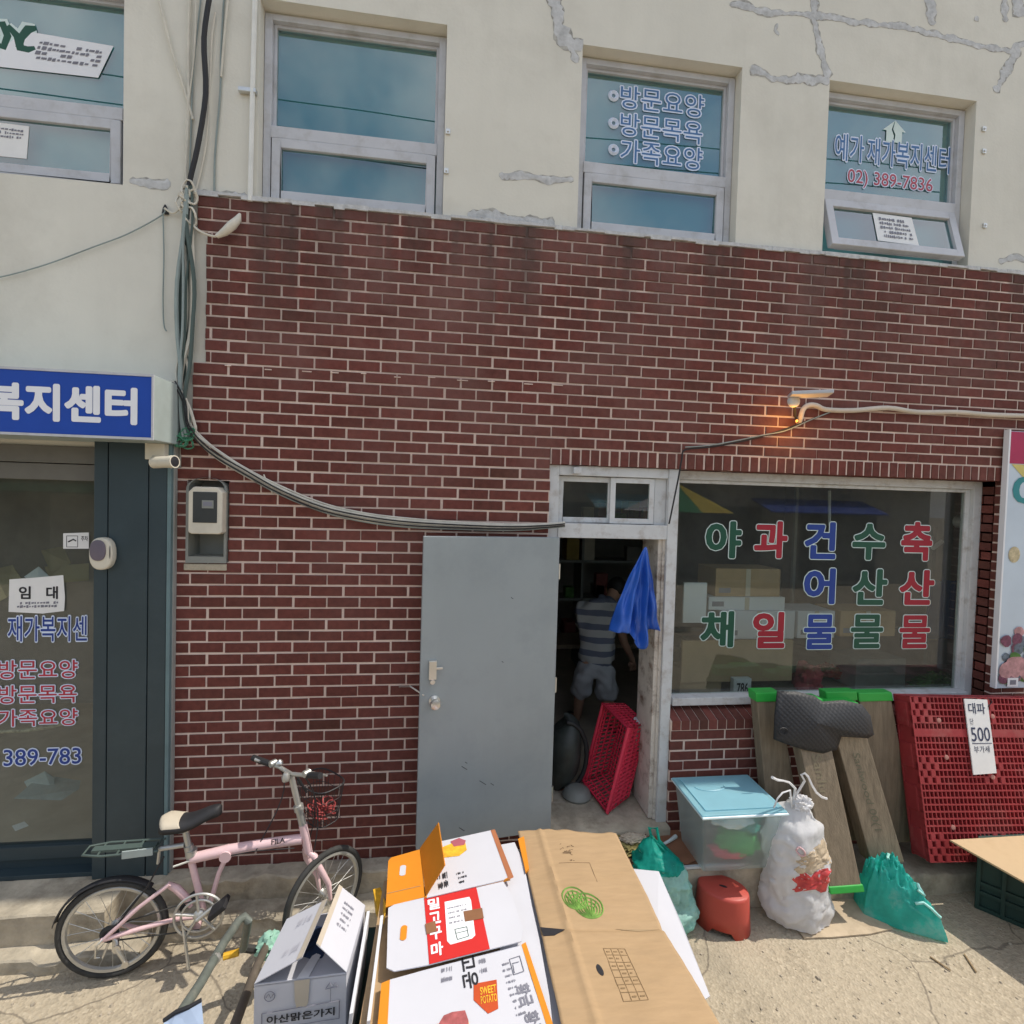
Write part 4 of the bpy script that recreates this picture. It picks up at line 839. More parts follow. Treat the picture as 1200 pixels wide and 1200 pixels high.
# ================================================================== BICYCLE
RH_, FH_ = Vector((-0.145, -0.455, 0.258)), Vector((0.895, -0.325, 0.262))
be = Vector((FH_.x - RH_.x, FH_.y - RH_.y, 0)).normalized(); bn = Vector((be.y, -be.x, 0))        # bn points at the camera side
def B(px, py, off=0.0):
    d = RGT * ((px - 600) / 600) + DWN * ((py - 600) / 600) + FWD; o_ = RH_ + bn * off
    return CAM + d * ((o_ - CAM).dot(bn) / d.dot(bn))
BK = thing('bicycle', 'pink folding bicycle with cream and black saddle standing against the brick wall', 'bicycle', (RH_.x + .5, -.4, 0))
def wheel(c, e, R):
    n_ = Vector((e.y, -e.x, 0)); z = Vector((0, 0, 1)); pt = lambda t, r: c + (e * math.cos(t) + z * math.sin(t)) * r
    q = MB(); K = 48
    q.tube([pt(2 * math.pi * i / K, R - .040) for i in range(K)], .0135, 6, closed=True)
    for i in range(20):
        t = 2 * math.pi * i / 20; s_ = .028 if i % 2 else -.028; q.tube([c + n_ * s_ + (e * math.cos(t + .5) + z * math.sin(t + .5)) * .022, pt(t, R - .045)], .0016, 4, caps=False)
    q.lathe(c - n_ * .05, n_, [(.008, 0), (.008, .02), (.024, .022), (.016, .03), (.016, .07), (.024, .078), (.008, .08), (.008, .10)], 12)
    wo = q.build('wheel', m_alloy, BK, smooth=True)
    q = MB(); q.tube([pt(2 * math.pi * i / K, R - .0165) for i in range(K)], .0165, 10, closed=True); q.build('tyre', m_tyre, wo, smooth=True)
    return n_
R_ = 0.258
wheel(RH_, be, R_)
th_ = math.radians(40); fe = Vector((be.x * math.cos(th_) - be.y * math.sin(th_), be.x * math.sin(th_) + be.y * math.cos(th_), 0)); fn_ = wheel(FH_, fe, R_)
q = MB()
beam = [B(224, 1006), B(268, 996), B(310, 989), B(354, 983)]
q.tube(beam, [.026, .028, .027, .027], 12)
q.tube([B(223, 1004), B(231, 1036), B(238, 1066)], .017, 10); q.tube([B(269, 996), B(257, 1022), B(247, 1056)], .013, 10)
for s_ in (-1, 1):
    q.tube([RH_ + bn * .055 * s_ + Vector((-.02, 0, -.012)), B(163, 1063, .05 * s_), B(199, 1036, .03 * s_)], .0105, 8); q.tube([RH_ + bn * .055 * s_ + Vector((-.03, 0, -.014)), B(165, 1088, .045 * s_), B(206, 1077, .03 * s_), B(232, 1074, .01 * s_)], .0115, 8)
q.tube([B(196, 1036), B(207, 1041), B(218, 1052), B(224, 1062)], [.014, .02, .019, .012], 10)
q.lathe(B(268, 995, -.035), bn, [(.03, 0), (.03, .07)], 12)
hd0, hd1 = B(355, 966), B(361, 997)
q.tube([hd0, hd1], .023, 12)
q.lathe(B(236, 1072, -.04), bn, [(.022, 0), (.022, .08)], 12)
q.build('frame', m_pink, BK, smooth=True)
q = MB(); text_into(q, 'FILA', quadmap(B(318, 983.5, .031), B(334, 981, .031), B(334, 987, .031), B(318, 990, .031), .002)); q.build('frame_lettering', m_ink, BK)
# fork
q = MB(); crown = hd1 + Vector((0, 0, -.01))
q.tube([hd1, crown], .02, 10)
for s_ in (-1, 1): q.tube([crown + Vector((0, 0, .005)), crown + fn_ * .045 * s_ + Vector((0, 0, -.01)) + fe * .012, crown + fn_ * .06 * s_ + Vector((0, 0, -.07)) + fe * .03, FH_ + fn_ * .055 * s_ + Vector((0, 0, .10)) - fe * .015, FH_ + fn_ * .052 * s_], [.015, .018, .018, .015, .010], 10)
q.build('fork', m_pink, BK, smooth=True)
# stem, handlebar
st0, st1 = B(355, 967), B(341, 908)
q = MB(); q.tube([st0, st0.lerp(st1, .33)], .021, 10); q.tube([st0.lerp(st1, .33), st1], .0165, 10); q.lathe(st0.lerp(st1, .3), st1 - st0, [(.027, 0), (.027, .03)], 12); q.lathe(st1 - fe * .03, Vector((0, 0, 1)), [(.02, -.02), (.024, 0), (.012, .025)], 10)
q.build('stem', m_alloy, BK, smooth=True)
hb = st1 + Vector((0, 0, .005)); L1 = hb - fn_ * .27 + Vector((0, 0, .02)) - fe * .06; L0 = hb - fn_ * .12 + Vector((0, 0, .0)); R0_ = hb + fn_ * .12 + Vector((0, 0, .035)); R1 = hb + fn_ * .24 + Vector((0, 0, .075)) + fe * .01
q = MB(); q.tube([L1, L0, hb, R0_, R1], .0115, 8); q.build('handlebar', m_alloy, BK, smooth=True)
q = MB(); q.tube([L1 - fn_ * .03, L1.lerp(L0, .6)], .017, 10); q.build('grip', m_black, BK); q = MB(); q.tube([R1 + fn_ * .02, R1.lerp(R0_, .75)], .017, 10); q.build('grip', m_black, BK)
for a, b in ((L0, L1), (R0_, R1)):
    q = MB(); o_ = a.lerp(b, .25); q.tube([o_ + fe * .02, o_ + fe * .045 + Vector((0, 0, -.01)), b + fe * .055 + Vector((0, 0, -.03))], [.011, .008, .005], 8); q.lathe(o_ + Vector((0, 0, .01)), fe, [(.018, -.02), (.02, .015)], 10); q.build('brake_lever', m_alloy, BK, smooth=True)
q = MB(); q.lathe(L0 + Vector((0, 0, .02)), (0, 0, 1), [(.002, -.01), (.021, 0), (.019, .012), (.008, .022), (.001, .024)], 14); q.build('bell', m_steel, BK, smooth=True)
q = MB()
for k, (a, b) in enumerate(((L0, B(352, 985, .02)), (R0_, B(366, 1005, .02)), (R0_, B(358, 1000, -.02)), (L0, B(300, 997, .03)))):
    m1 = a.lerp(b, .35) + fe * (.09 + .02 * k) + Vector((0, 0, -.03)); m2 = a.lerp(b, .75) + fe * (.06 - .01 * k); q.tube([a.lerp(m1, t) .lerp(m1.lerp(m2, t), t).lerp((m1.lerp(m2, t)).lerp(m2.lerp(b, t), t), t) for t in [i / 10 for i in range(11)]], .0035, 5)
q.tube([B(268, 1003, .03), B(300, 997, .04), B(345, 994, .03)], .003, 5)
q.build('brake_cable', m_black, BK)
# saddle + post
q = MB(); sp0, sp1 = B(224, 1006), B(217, 972)
q.tube([sp0, sp0.lerp(sp1, .45)], .022, 12); q.tube([sp0.lerp(sp1, .45), sp1], .0155, 10); q.lathe(sp0 + Vector((0, 0, .02)), (0, 0, 1), [(.028, 0), (.028, .03)], 12); q.tube([sp0 + bn * .02, sp0 + bn * .05 - be * .07], .006, 6); q.build('seat_post', m_alloy, BK, smooth=True)
sA, sB = B(189, 966), B(259, 953); sd_ = (sB - sA); SLn = sd_.length; sd_.normalize()
def sad(u, v, lift=0.0, k0=0, k1=1):
    t = k0 + (k1 - k0) * u; w_ = .078 * (1 - t) ** .8 * (1 if t > .1 else (t / .1) ** .5 * .9 + .1) + .021 * (t ** .5 if t < .96 else ((1 - t) / .04) ** .5); a = math.pi * (v * 1.0)
    h = .012 * math.cos(2.2 * math.pi * t) + .012 * t
    return sA + sd_ * (t * SLn) + bn * (-math.cos(a) * w_) + Vector((0, 0, h + .022 - .045 * (1 - math.sin(a) ** .6) + lift))
q = MB(); q.grid(lambda u, v: sad(max(.001, min(.999, u)), v, 0), 24, 12); q.build('saddle', m_black, BK, smooth=True, solid=.012)
q = MB(); q.grid(lambda u, v: sad(.004 + u * .33 * (1 - abs(v * 2 - 1) ** 3 * -.25), v, .007 - abs(v - .5) * .001), 14, 12); q.build('saddle_panel', m_saddle, BK, smooth=True, solid=.006)
q = MB(); q.tube([sA + sd_ * .05 + Vector((0, 0, -.03)), sp1 + Vector((0, 0, -.005)), sA + sd_ * (SLn * .8) + Vector((0, 0, -.012))], .006, 6); q.lathe(sp1 - be * .03, be, [(.018, 0), (.018, .05)], 10); q.build('saddle_rail', m_steel, BK)
# crankset
bb = B(233, 1073, .06); ringR = (B(262, 1073, .06) - bb).length * .97
q = MB(); z = Vector((0, 0, 1)); pt = lambda t, r, o=0: bb + (be * math.cos(t) + z * math.sin(t)) * r + bn * o
q.tube([pt(2 * math.pi * i / 40, ringR) for i in range(40)], .007, 6, closed=True); q.tube([pt(2 * math.pi * i / 40, ringR * .72) for i in range(40)], .006, 6, closed=True)
for i in range(5): q.tube([pt(2 * math.pi * i / 5 + .4, .02), pt(2 * math.pi * i / 5 + .4, ringR)], .008, 6)
q.lathe(bb - bn * .02, bn, [(.026, 0), (.03, .02), (.014, .035)], 12); q.build('chainring', m_alloy, BK, smooth=True)
pA = B(260, 1055, .075); q = MB(); q.tube([bb + bn * .03, pA], [.012, .010], 8); pB = bb + (bb - pA) * 1.0 - bn * .17; q.tube([bb - bn * .13, pB], [.012, .010], 8); q.build('crank', m_alloy, BK, smooth=True)
for c in (pA + bn * .05, pB - bn * .05):
    q = MB(); q.fbox(c, be * .8 + z * .6, bn, z * .8 - be * .6, -.048, .048, -.045, .045, -.013, .013); q.build('pedal', m_black, BK, bevel=.006)
q = MB(); rr = RH_ + bn * .035
for s_, r in ((1, .038), (-1, .038)): q.tube([rr + z * r * s_, bb + z * ringR * .72 * s_ - bn * .01], .004, 5)
q.tube([rr + z * .04 * math.sin(t) + be * .04 * math.cos(t) for t in [2 * math.pi * i / 20 for i in range(20)]], .006, 5, closed=True); q.tube([rr + z * .03 * math.sin(t) + be * .03 * math.cos(t) for t in [2 * math.pi * i / 20 for i in range(20)]], .012, 5, closed=True)
q.build('chain', m_tyre, BK)
q = MB(); dr = rr + bn * .012 + Vector((.04, 0, -.07)); q.tube([rr, rr + be * .03 - z * .04, dr, dr + be * .04 - z * .09], [.01, .013, .012, .008], 8); q.lathe(dr, bn, [(.02, 0), (.02, .008)], 10); q.lathe(dr + be * .04 - z * .09, bn, [(.018, 0), (.018, .008)], 10); q.build('derailleur', m_steel, BK, smooth=True)
q = MB(); q.tube([rr + bn * .02 - be * .01 + Vector((0, 0, .0)), rr + bn * .03 - be * .045 - z * .03, rr + bn * .03 - be * .05 - z * .09, rr + bn * .025 - z * .10 - be * .02, rr + bn * .02 + be * .005 - z * .03], .0055, 6); q.build('derailleur_guard', m_steel, BK, smooth=True)
q = MB(); ks = B(214, 1082, .05); q.tube([ks, ks + Vector((.06, -.06, -.2))], .008, 6); q.build('kickstand', m_steel, BK)
# mudguard, carrier
q = MB(); q.grid(lambda u, v: RH_ + (be * math.cos(math.radians(48 + 118 * u)) + z * math.sin(math.radians(48 + 118 * u))) * (R_ + .007 + .008 * math.sin(math.pi * v)) + bn * (v - .5) * .044, 24, 6); q.build('mudguard', m_black, BK, smooth=True, solid=.003)
q = MB(); q.tube([RH_ + bn * .05, B(172, 1040, .05), B(192, 1004, .04)], .0045, 6); q.tube([RH_ - bn * .05, B(172, 1040, -.05), B(192, 1004, -.04)], .0045, 6); q.build('carrier_stay', m_black, BK)
ca, cb = B(101, 997), B(190, 990); cx1 = (cb - ca)
q = MB(); q.tube([cb + bn * .05, ca + cx1 * .25 + bn * .055, ca + bn * .035, ca - bn * .035 , ca + cx1 * .25 - bn * .055, cb - bn * .05], .006, 8)
for t in (.2, .45, .7, .95): q.tube([ca + cx1 * t + bn * .05, ca + cx1 * t - bn * .05], .005, 6)
q.fbox(ca, cx1.normalized(), bn, z, .03, cx1.length * .93, -.02, .02, -.004, .008); q.build('carrier', m_cabledark, BK, smooth=True)
q = MB(); q.tube([B(186, 995), B(216, 990)], .013, 8); q.tube([B(187, 995, 0), B(185, 1012, 0)], .008, 6); q.build('carrier_arm', m_alloy, BK, smooth=True)
q = MB(); c = B(161, 1000, .06); q.fbox(c, be, bn, z, -.07, .07, -.004, .004, -.02, .02); q.build('reflector_plate', m_signside, BK, bevel=.003)
# basket with a red net bag
bc = hb + fe * .19 + Vector((0, 0, -.23)); q = MB()
def bpt(t, h): 
    k = .75 + .25 * h; ex = lambda a: abs(a) ** .6 * math.copysign(1, a)
    return bc + fe * (.10 * k * ex(math.cos(t))) + fn_ * (.14 * k * ex(math.sin(t))) + z * (-.11 + .22 * h)
K = 28
for h, r in ((0, .003), (.33, .0018), (.66, .0018), (1, .0045)): q.tube([bpt(2 * math.pi * i / K, h) for i in range(K)], r, 5, closed=True)
for i in range(K): q.tube([bpt(2 * math.pi * i / K, 0), bpt(2 * math.pi * i / K, 1)], .0016, 4, caps=False)
for i in range(9): q.tube([bc + fe * (-.07 + .018 * i) - z * .11 + fn_ * .1, bc + fe * (-.07 + .018 * i) - z * .11 - fn_ * .1], .0016, 4, caps=False)
q.tube([hb + fe * .02, bc - fe * .09 + z * .08], .007, 6); q.build('basket', m_black, BK)
q = MB(); rd = random.Random(12)
for k in range(26):
    c = bc + fe * rd.uniform(-.04, .04) + fn_ * rd.uniform(-.06, .06) + z * rd.uniform(-.09, -.01); r = rd.uniform(.015, .04); w1 = Vector((rd.gauss(0, 1), rd.gauss(0, 1), rd.gauss(0, 1))).normalized(); w2 = w1.cross(Vector((.3, .5, .8))).normalized()
    q.tube([c + w2 * r * math.cos(t) + w1 * r * math.sin(t) for t in [2 * math.pi * i / 12 for i in range(12)]], .004, 5, closed=True)
tag(q.build('red_netting', mat('coral_net', (.40, .07, .065), .6), at=bc), 'crumpled red netting lying in the bicycle basket', 'netting')

# ================================================================== FOREGROUND CART AND CARTONS
m_shadowcard = m_card2
CT = thing('hand_cart', 'flat hand cart with worn green tube handle under the cartons', 'cart', (1.6, -1.2, 0))
q = MB(); q.box(.98, 2.42, -1.95, -.78, .40, .44); q.build('platform', m_crate, CT, bevel=.01)
q = MB()
ha, hb_ = P(288, 1074, Z=.50), P(204, 1200, Z=.64); hc_ = P(292, 1110, Z=.30)
tp = P(284, 1073, Z=.50); q.tube([P(285, 1112, Z=.28), P(289, 1090, Z=.42), P(291, 1079, Z=.49), P(286, 1074, Z=.505), P(279, 1080, Z=.51), P(262, 1105, Z=.535), P(235, 1152, Z=.58), P(208, 1193, Z=.63), P(190, 1230, Z=.66)], .019, 12)
q.build('handle', m_tubegreen, CT, smooth=True)
q = MB(); q.lathe(P(252, 1124, Z=.55), P(262, 1105, Z=.535) - P(235, 1152, Z=.58), [(.021, -.012), (.023, 0), (.021, .012)], 12); q.build('handle_band', m_alloy, CT)
q = MB(); q.tube([P(318, 1096, Z=.24), P(300, 1135, Z=.32), P(285, 1175, Z=.4), P(270, 1215, Z=.46)], .02, 10); q.build('side_tube', mat('brown_tube', (.12, .10, .08), .6, var=.3, dirt=(.25, .22, .18), dirt_amt=.6), CT, smooth=True)
q = MB(); q.tube([P(285, 1111, Z=.28), P(305, 1113, Z=.24), P(330, 1110, Z=.22), P(420, 1110, Z=.3)], .018, 8); q.build('cross_tube', m_tyre, CT)
q = MB(); q.tube([P(262, 1121, Z=.26), P(280, 1116, Z=.265)], .016, 8); q.build('yellow_sleeve', m_yellow, CT)
for x in (1.1, 2.3):
    for y in (-1.8, -.9):
        q = MB(); q.lathe((x - .02, y, .1), (1, 0, 0), [(.04, 0), (.095, .004), (.10, .02), (.095, .036), (.04, .04)], 20); wo = q.build('wheel', m_tyre, CT, smooth=True); q = MB(); q.box(x - .03, x + .03, y - .03, y + .03, .1, .40); q.build('caster_fork', m_steel, CT)
def cards(pts, Zs):
    return [P(*p, Z=(Zs[i] if isinstance(Zs, (list, tuple)) else Zs)) for i, p in enumerate(pts)]
def sheet(name, label, pts, Zs, m, th=.004, cat='cardboard', group=None, parent=None, edge=None):
    p3 = cards(pts, Zs); q = MB(); q.prism([p - Vector((0, 0, th)) for p in p3], (0, 0, th))
    o = q.build(name, m, parent, at=None if parent else p3[0], bevel=0)
    if label: tag(o, label, cat, group)
    return o
# pale blue window film / plate at the bottom left, light green rag
q = MB(); pts = cards([(192, 1196), (206, 1186), (222, 1180), (236, 1172), (240, 1215), (190, 1230)], [.66, .68, .69, .70, .66, .64]); q.prism(pts, (0, 0, -.006)); BL_ = q.build('pale_panel', mat('pale_blue_sheet', (.34, .42, .55), .4), at=pts[0]); tag(BL_, 'pale blue sheet with black rim tucked under the green cart handle', 'sheet')
q = MB(); q.tube(pts[:4], .008, 6); q.build('black_rim', m_black, BL_)
def crumple(name, label, cat, c, r, m, seed, sq=(1, 1, .7), amp=.45, fr=6):
    q = MB()
    def fn(u, v):
        a, b = 2 * math.pi * u, math.pi * min(.985, max(.015, v)); d = Vector((math.cos(a) * math.sin(b), math.sin(a) * math.sin(b), math.cos(b)))
        k = 1 + amp * noise.noise(d * fr * .5 + Vector((seed, 0, 0))) + amp * .5 * abs(noise.noise(d * fr + Vector((seed, 3, 0))))
        return c + Vector((d.x * sq[0], d.y * sq[1], d.z * sq[2])) * r * k
    q.grid(fn, 36, 22, wrap=True); return tag(q.build(name, m, smooth=40, at=c), label, cat)
crumple('plastic_rag', 'scrap of pale green plastic behind the white aubergine carton', 'plastic scrap', P(317, 1108, Z=.25), .065, mat('mint_plastic', (.28, .50, .40), .5, var=.2), 3)

# ---- white carton with open flaps
WB = thing('white_carton', 'open white carton with handwritten style Korean label on its front', 'carton', (1.0, -1.1, .44))
zt = .70; FL, FR, BR, BL = P(298, 1154, Z=zt), P(406, 1140, Z=zt), P(428, 1062, Z=zt), P(336, 1078, Z=zt)
dn = Vector((0, 0, -.255)); t_ = .004
q = MB()
for a, b in ((FL, FR), (FR, BR), (BR, BL), (BL, FL)):
    n_ = (b - a).normalized().cross(Vector((0, 0, 1))) * -t_; q.prism([a + n_ * .0, b, b + dn, a + dn], n_)
q.poly([FL + dn * .98, FR + dn * .98, BR + dn * .98, BL + dn * .98]); q.build('carton_body', m_whitecard, WB)
LF = cards([(298, 1154), (336, 1078), (383.5, 1054.5), (354, 1123)], [zt, zt, .80, .80]); q = MB(); q.prism(LF, (0, 0, .004)); lf = q.build('flap', m_whitecard, WB)
RF = cards([(406, 1140), (428, 1062), (397.5, 1038), (370.7, 1107)], [zt, zt, .845, .845]); q = MB(); q.prism(RF, (0, 0, .004)); rf = q.build('flap', m_whitecard, WB)
for fa, fb in ((LF, lf), (RF, rf)):
    m_ = quadmap(fa[1], fa[2], fa[3], fa[0], .0) ; 
    a, b, c, d = fa[3], fa[2], fa[2].lerp(fa[1], .13), fa[3].lerp(fa[0], .13); q = MB(); q.prism([v + Vector((0, 0, .0052)) for v in (a, b, c, d)], (0, 0, .001)); q.build('tape_strip', m_tape, fb)
q = MB(); fi = [FL + dn * .02, FR + dn * .02, FR.lerp(BR, .62) + dn * .22, FL.lerp(BL, .62) + dn * .22]; q.prism(fi, (0, 0, -.004)); q.build('inner_flap', m_whitecard, WB)
q = MB(); q.prism([FL.lerp(FR, .45) + Vector((0, 0, .002)), FL.lerp(FR, .58) + Vector((0, 0, .002)), FR.lerp(BR, .6).lerp(FL.lerp(BL, .6), .40) + dn * .20, FL.lerp(BL, .6).lerp(FR.lerp(BR, .6), .50) + dn * .20], (0, 0, .001)); q.build('tape_strip', m_white, WB)
q = MB(); squiggles(q, LF[1].lerp(LF[2], .45), LF[1].lerp(LF[2], .8), LF[0].lerp(LF[3], .8), LF[0].lerp(LF[3], .45), 2, .006, .35, 8); q.build('flap_print', mat('pale_grey_ink', (.50, .50, .55), .7), lf)
q = MB(); squiggles(q, RF[1].lerp(RF[2], .35).lerp(RF[0].lerp(RF[3], .35), .15), RF[1].lerp(RF[2], .7).lerp(RF[0].lerp(RF[3], .7), .15), RF[0].lerp(RF[3], .7).lerp(RF[1].lerp(RF[2], .7), .4), RF[0].lerp(RF[3], .35).lerp(RF[1].lerp(RF[2], .35), .4), 5, .006, .5, 9); q.build('flap_print', m_inkgrey, rf)
# front printing
on = lambda u, v, l=.006: FL.lerp(FR, u) + dn * v + (FR - FL).normalized().cross(Vector((0, 0, 1))) * l
fq = lambda u0, u1, v0, v1, l=.006: (lambda u, v: on(u0 + (u1 - u0) * u, v1 + (v0 - v1) * v, l))
q = MB(); text_into(q, '아산맑은가지', fq(.14, .88, .49, .62), .025); q.build('carton_lettering', m_ink, WB)
q = MB()
fr_ = [on(u, v) for u, v in ((.09, .44), (.93, .40), (.93, .68), (.09, .70))]
for i in range(4): q.tube([fr_[i], fr_[(i + 1) % 4]], .0018, 4)
for c, r in (((.17, .19), .022),): q.tube([on(c[0] + .055 * math.cos(t), c[1] + .075 * math.sin(t)) for t in [2 * math.pi * i / 16 for i in range(16)]], .0014, 4, closed=True); q.tube([on(.13, .2), on(.16, .15), on(.18, .22), on(.21, .16)], .0016, 4)
q.tube([on(.78, .17), on(.82, .10), on(.85, .16), on(.88, .11), on(.91, .18), on(.77, .19)], .0018, 4); q.tube([on(.83, .2), on(.83, .40)], .001, 4); q.build('carton_logo', m_inkgrey, WB)
q = MB(); q.prism([on(.43, .0, .0055), on(.60, .0, .0055), on(.585, .36, .0055), on(.56, .43, .0055), on(.50, .40, .0055), on(.46, .42, .0055), on(.44, .3, .0055)], (FR - FL).normalized().cross(Vector((0, 0, 1))) * .0012); q.build('tape_strip', m_tape, WB)
crumple('navy_cloth', 'navy cloth stuffed inside the open white carton', 'cloth', (FL + BR) / 2 + Vector((.02, .05, -.09)), .10, mat('navy_fabric', (.015, .03, .075), .8, var=.4, scale=30), 5, (1.1, 1.3, .55), .3, 8)
# folded cartons standing beside it
m_greycard = mat('dull_white_card', (.62, .63, .66), .8, var=.05, scale=4)
for k, (a, b, h) in enumerate((((430, 1068), (416, 1150), .0), ((446, 1073), (436, 1150), .012))):
    p0, p1 = P(*a, Z=.70 + h), P(*b, Z=.70 + h); d_ = (p1 - p0).normalized(); p1 = p0 + d_ * .46; s_ = Vector((.045, .0, 0))
    q = MB(); q.prism([p0, p1, p1 + Vector((-.025, 0, -.27)), p0 + Vector((-.015, 0, -.27))], (.012, .003, 0))
    tag(q.build('flattened_carton', m_greycard, at=p0), ['narrow folded white carton standing directly right of the open carton', 'outer folded white carton standing left of the orange box'][k], 'carton')
    q = MB()
# piles hidden below
for side, (xa, xb, ya, yb) in enumerate(((1.28, 1.86, -1.75, -.78), (1.93, 2.44, -1.85, -.72))):
    for k in range(9):
        z0 = .442 + k * .026; rdx = lambda: rd.uniform(-.012, .012)
        q = MB(); pts = [Vector((xa + rdx(), ya + rdx(), z0)), Vector((xb + rdx(), ya + rdx(), z0)), Vector((xb + rdx(), yb + rdx(), z0)), Vector((xa + rdx(), yb + rdx(), z0))]; q.prism(pts, (0, 0, .014 + .006 * rd.random()))
        tag(q.build('flattened_carton', rd.choice([m_card, m_card, m_whitecard, m_card2]), at=(1.55 + side * .6, -1.25, z0)), ['flattened carton in the pile under the white sweet potato cartons', 'flattened carton in the pile under the big brown sheet'][side], 'carton', ['flattened cartons piled under the white ones', 'flattened cartons piled under the brown sheet'][side])
# white under-sheets
sheet('flattened_carton', 'narrow white flattened carton showing between printed cartons and brown sheet', [(586, 990), (603, 987), (614, 1012), (623, 1060), (632, 1100), (644, 1168), (652, 1240), (600, 1240), (580, 1060)], .690, m_whitecard, cat='carton')
q = MB(); pts = cards([(607, 985), (614, 982), (620, 1020), (616, 1024)], .693); q.prism(pts, (0, 0, .01)); tag(q.build('orange_scrap', m_orange, at=pts[0]), 'small orange edge of carton beside the brown sheet top', 'cardboard')
# bottom printed carton
F_ = sheet('printed_carton', 'white sweet potato carton with gold crest nearest the camera', [(457, 1148), (500, 1136), (611, 1107), (622, 1145), (640, 1200), (655, 1262), (446, 1262)], .703, m_whitecard, cat='carton')
fz = .7042; Q = lambda pts: cards(pts, fz)
q = MB(); q.poly(Q([(447, 1152), (457, 1148), (451, 1262), (437, 1262)])); q.poly(Q([(611, 1107), (616, 1104), (648, 1200), (668, 1262), (657, 1262), (640, 1200)])); q.build('orange_edge', m_orange, F_)
q = MB(); q.prism(Q([(555, 1153), (582, 1148), (584, 1182), (572, 1188), (555, 1172)]), (0, 0, .0006)); q.build('red_crest', mat('rust_print', (.50, .07, .015), .6), F_)
q = MB(); qm = quadmap(*cards([(562, 1156), (581, 1152), (583, 1174), (564, 1178)], .7052), .0006)
text_into(q, 'SWEET', lambda u, v: qm(u, .52 + .42 * v), .02); text_into(q, 'POTATO', lambda u, v: qm(u, .04 + .42 * v), .02); q.build('crest_lettering', m_yellow, F_)
q = MB(); qm = quadmap(*Q([(538, 1122), (556, 1117), (562, 1156), (544, 1160)]), .0008); text_into(q, '고운', lambda u, v: qm(v, 1 - u), .02); q.build('brush_lettering', m_ink, F_)
q = MB(); squiggles(q, *Q([(517, 1132), (530, 1129), (530, 1152), (517, 1155)]), 2, .0008, .6, 31); squiggles(q, *Q([(560, 1122), (568, 1120), (572, 1142), (563, 1144)]), 2, .0008, .6, 32); squiggles(q, *Q([(586, 1128), (596, 1125), (618, 1190), (606, 1194)]), 9, .0008, .5, 33); q.build('small_print', m_inkgrey, F_)
q = MB(); qm = quadmap(*Q([(603, 1152), (618, 1148), (640, 1215), (622, 1220)]), .0008); text_into(q, '황금', lambda u, v: qm(v, .55 + .4 * (1 - u)), .03); text_into(q, '황금', lambda u, v: qm(v, .05 + .4 * (1 - u)), .03); q.build('side_lettering', m_inkgrey, F_)
q = MB(); 
for a, b in (((597, 1124), (609, 1120)), ((609, 1120), (614, 1138)), ((614, 1138), (602, 1142)), ((602, 1142), (597, 1124)), ((600, 1129), (608, 1127)), ((603, 1140), (601, 1130))): q.tube(cards([a, b], .7055), .0014, 4)
q.build('box_mark', m_inkgrey, F_)
q = MB(); q.mi = 0; pts = cards([(514, 1200), (520, 1190), (530, 1186), (545, 1184), (549, 1196), (548, 1215), (516, 1215)], .7062); q.prism(pts, (0, 0, .0005)); q.build('food_print', mat('potato_print', (.38, .10, .10), .7, var=.35, scale=30), F_); q = MB(); q.prism(cards([(512, 1200), (549, 1197), (552, 1220), (512, 1222)], .7055), (0, 0, .0004)); q.build('food_print', m_yellow, F_)
# middle carton with red band
E_ = sheet('printed_carton', 'white carton with broad red printed band and handle hole', [(455, 1064), (462, 1060), (560, 1037), (588, 1030), (600, 1050), (613, 1090), (611, 1103), (500, 1131), (462, 1138), (453, 1134)], .722, m_whitecard, cat='carton')
ez = .7232; Q = lambda pts, z_=ez: cards(pts, z_)
q = MB(); q.prism(Q([(497, 1053), (558, 1039), (574, 1112), (503, 1130)]), (0, 0, .0006)); q.build('red_band', m_redprint, E_)
q = MB(); q.prism(Q([(521, 1057), (550, 1051), (552, 1055), (557, 1096), (553, 1100), (528, 1107), (524, 1103)], .7242), (0, 0, .0005)); q.build('white_panel', m_white, E_)
q = MB(); squiggles(q, *Q([(524, 1062), (546, 1057), (549, 1080), (527, 1085)], .7248), 4, .0006, .4, 41); q.build('small_print', m_inkgrey, E_)
q = MB(); gq = Q([(533, 1089), (547, 1086), (549, 1097), (536, 1101)], .7252)
for i in range(4): q.tube([gq[i], gq[(i + 1) % 4]], .0016, 4)
q.tube([gq[0].lerp(gq[3], .4), gq[1].lerp(gq[2], .4)], .0014, 4); q.build('green_mark', m_green, E_)
q = MB(); qm = quadmap(*Q([(500, 1053), (516, 1050), (522, 1122), (505, 1127)], .7242), .0006)
for i, ch in enumerate('밀고구마'): text_into(q, ch, (lambda u, v, i=i: qm(.05 + .85 * u, 1 - (i + .9) / 4.1 + v * .2)), .035)
q.build('band_lettering', m_white, E_)
q = MB()
for a in ((500, 1083, 12), (545, 1068, 22)): q.prism(Q([(a[0] - 2, a[1]), (a[0] + a[2] - 2, a[1] - 4), (a[0] + a[2], a[1] + 8), (a[0], a[1] + 12)], .7256), (0, 0, .0005))
q.build('tape_strip', mat('brown_tape', (.25, .12, .06), .35), E_)
q = MB(); c = P(473, 1093, Z=.7236); 
hp = [Vector((c.x + .014 * math.cos(t), c.y + .014 * math.sin(t) + (.024 if math.sin(t) > 0 else -.024), c.z)) for t in [2 * math.pi * i / 20 for i in range(20)]]; q.prism(hp, (0, 0, .0006)); q.build('handle_hole', m_orange, E_)
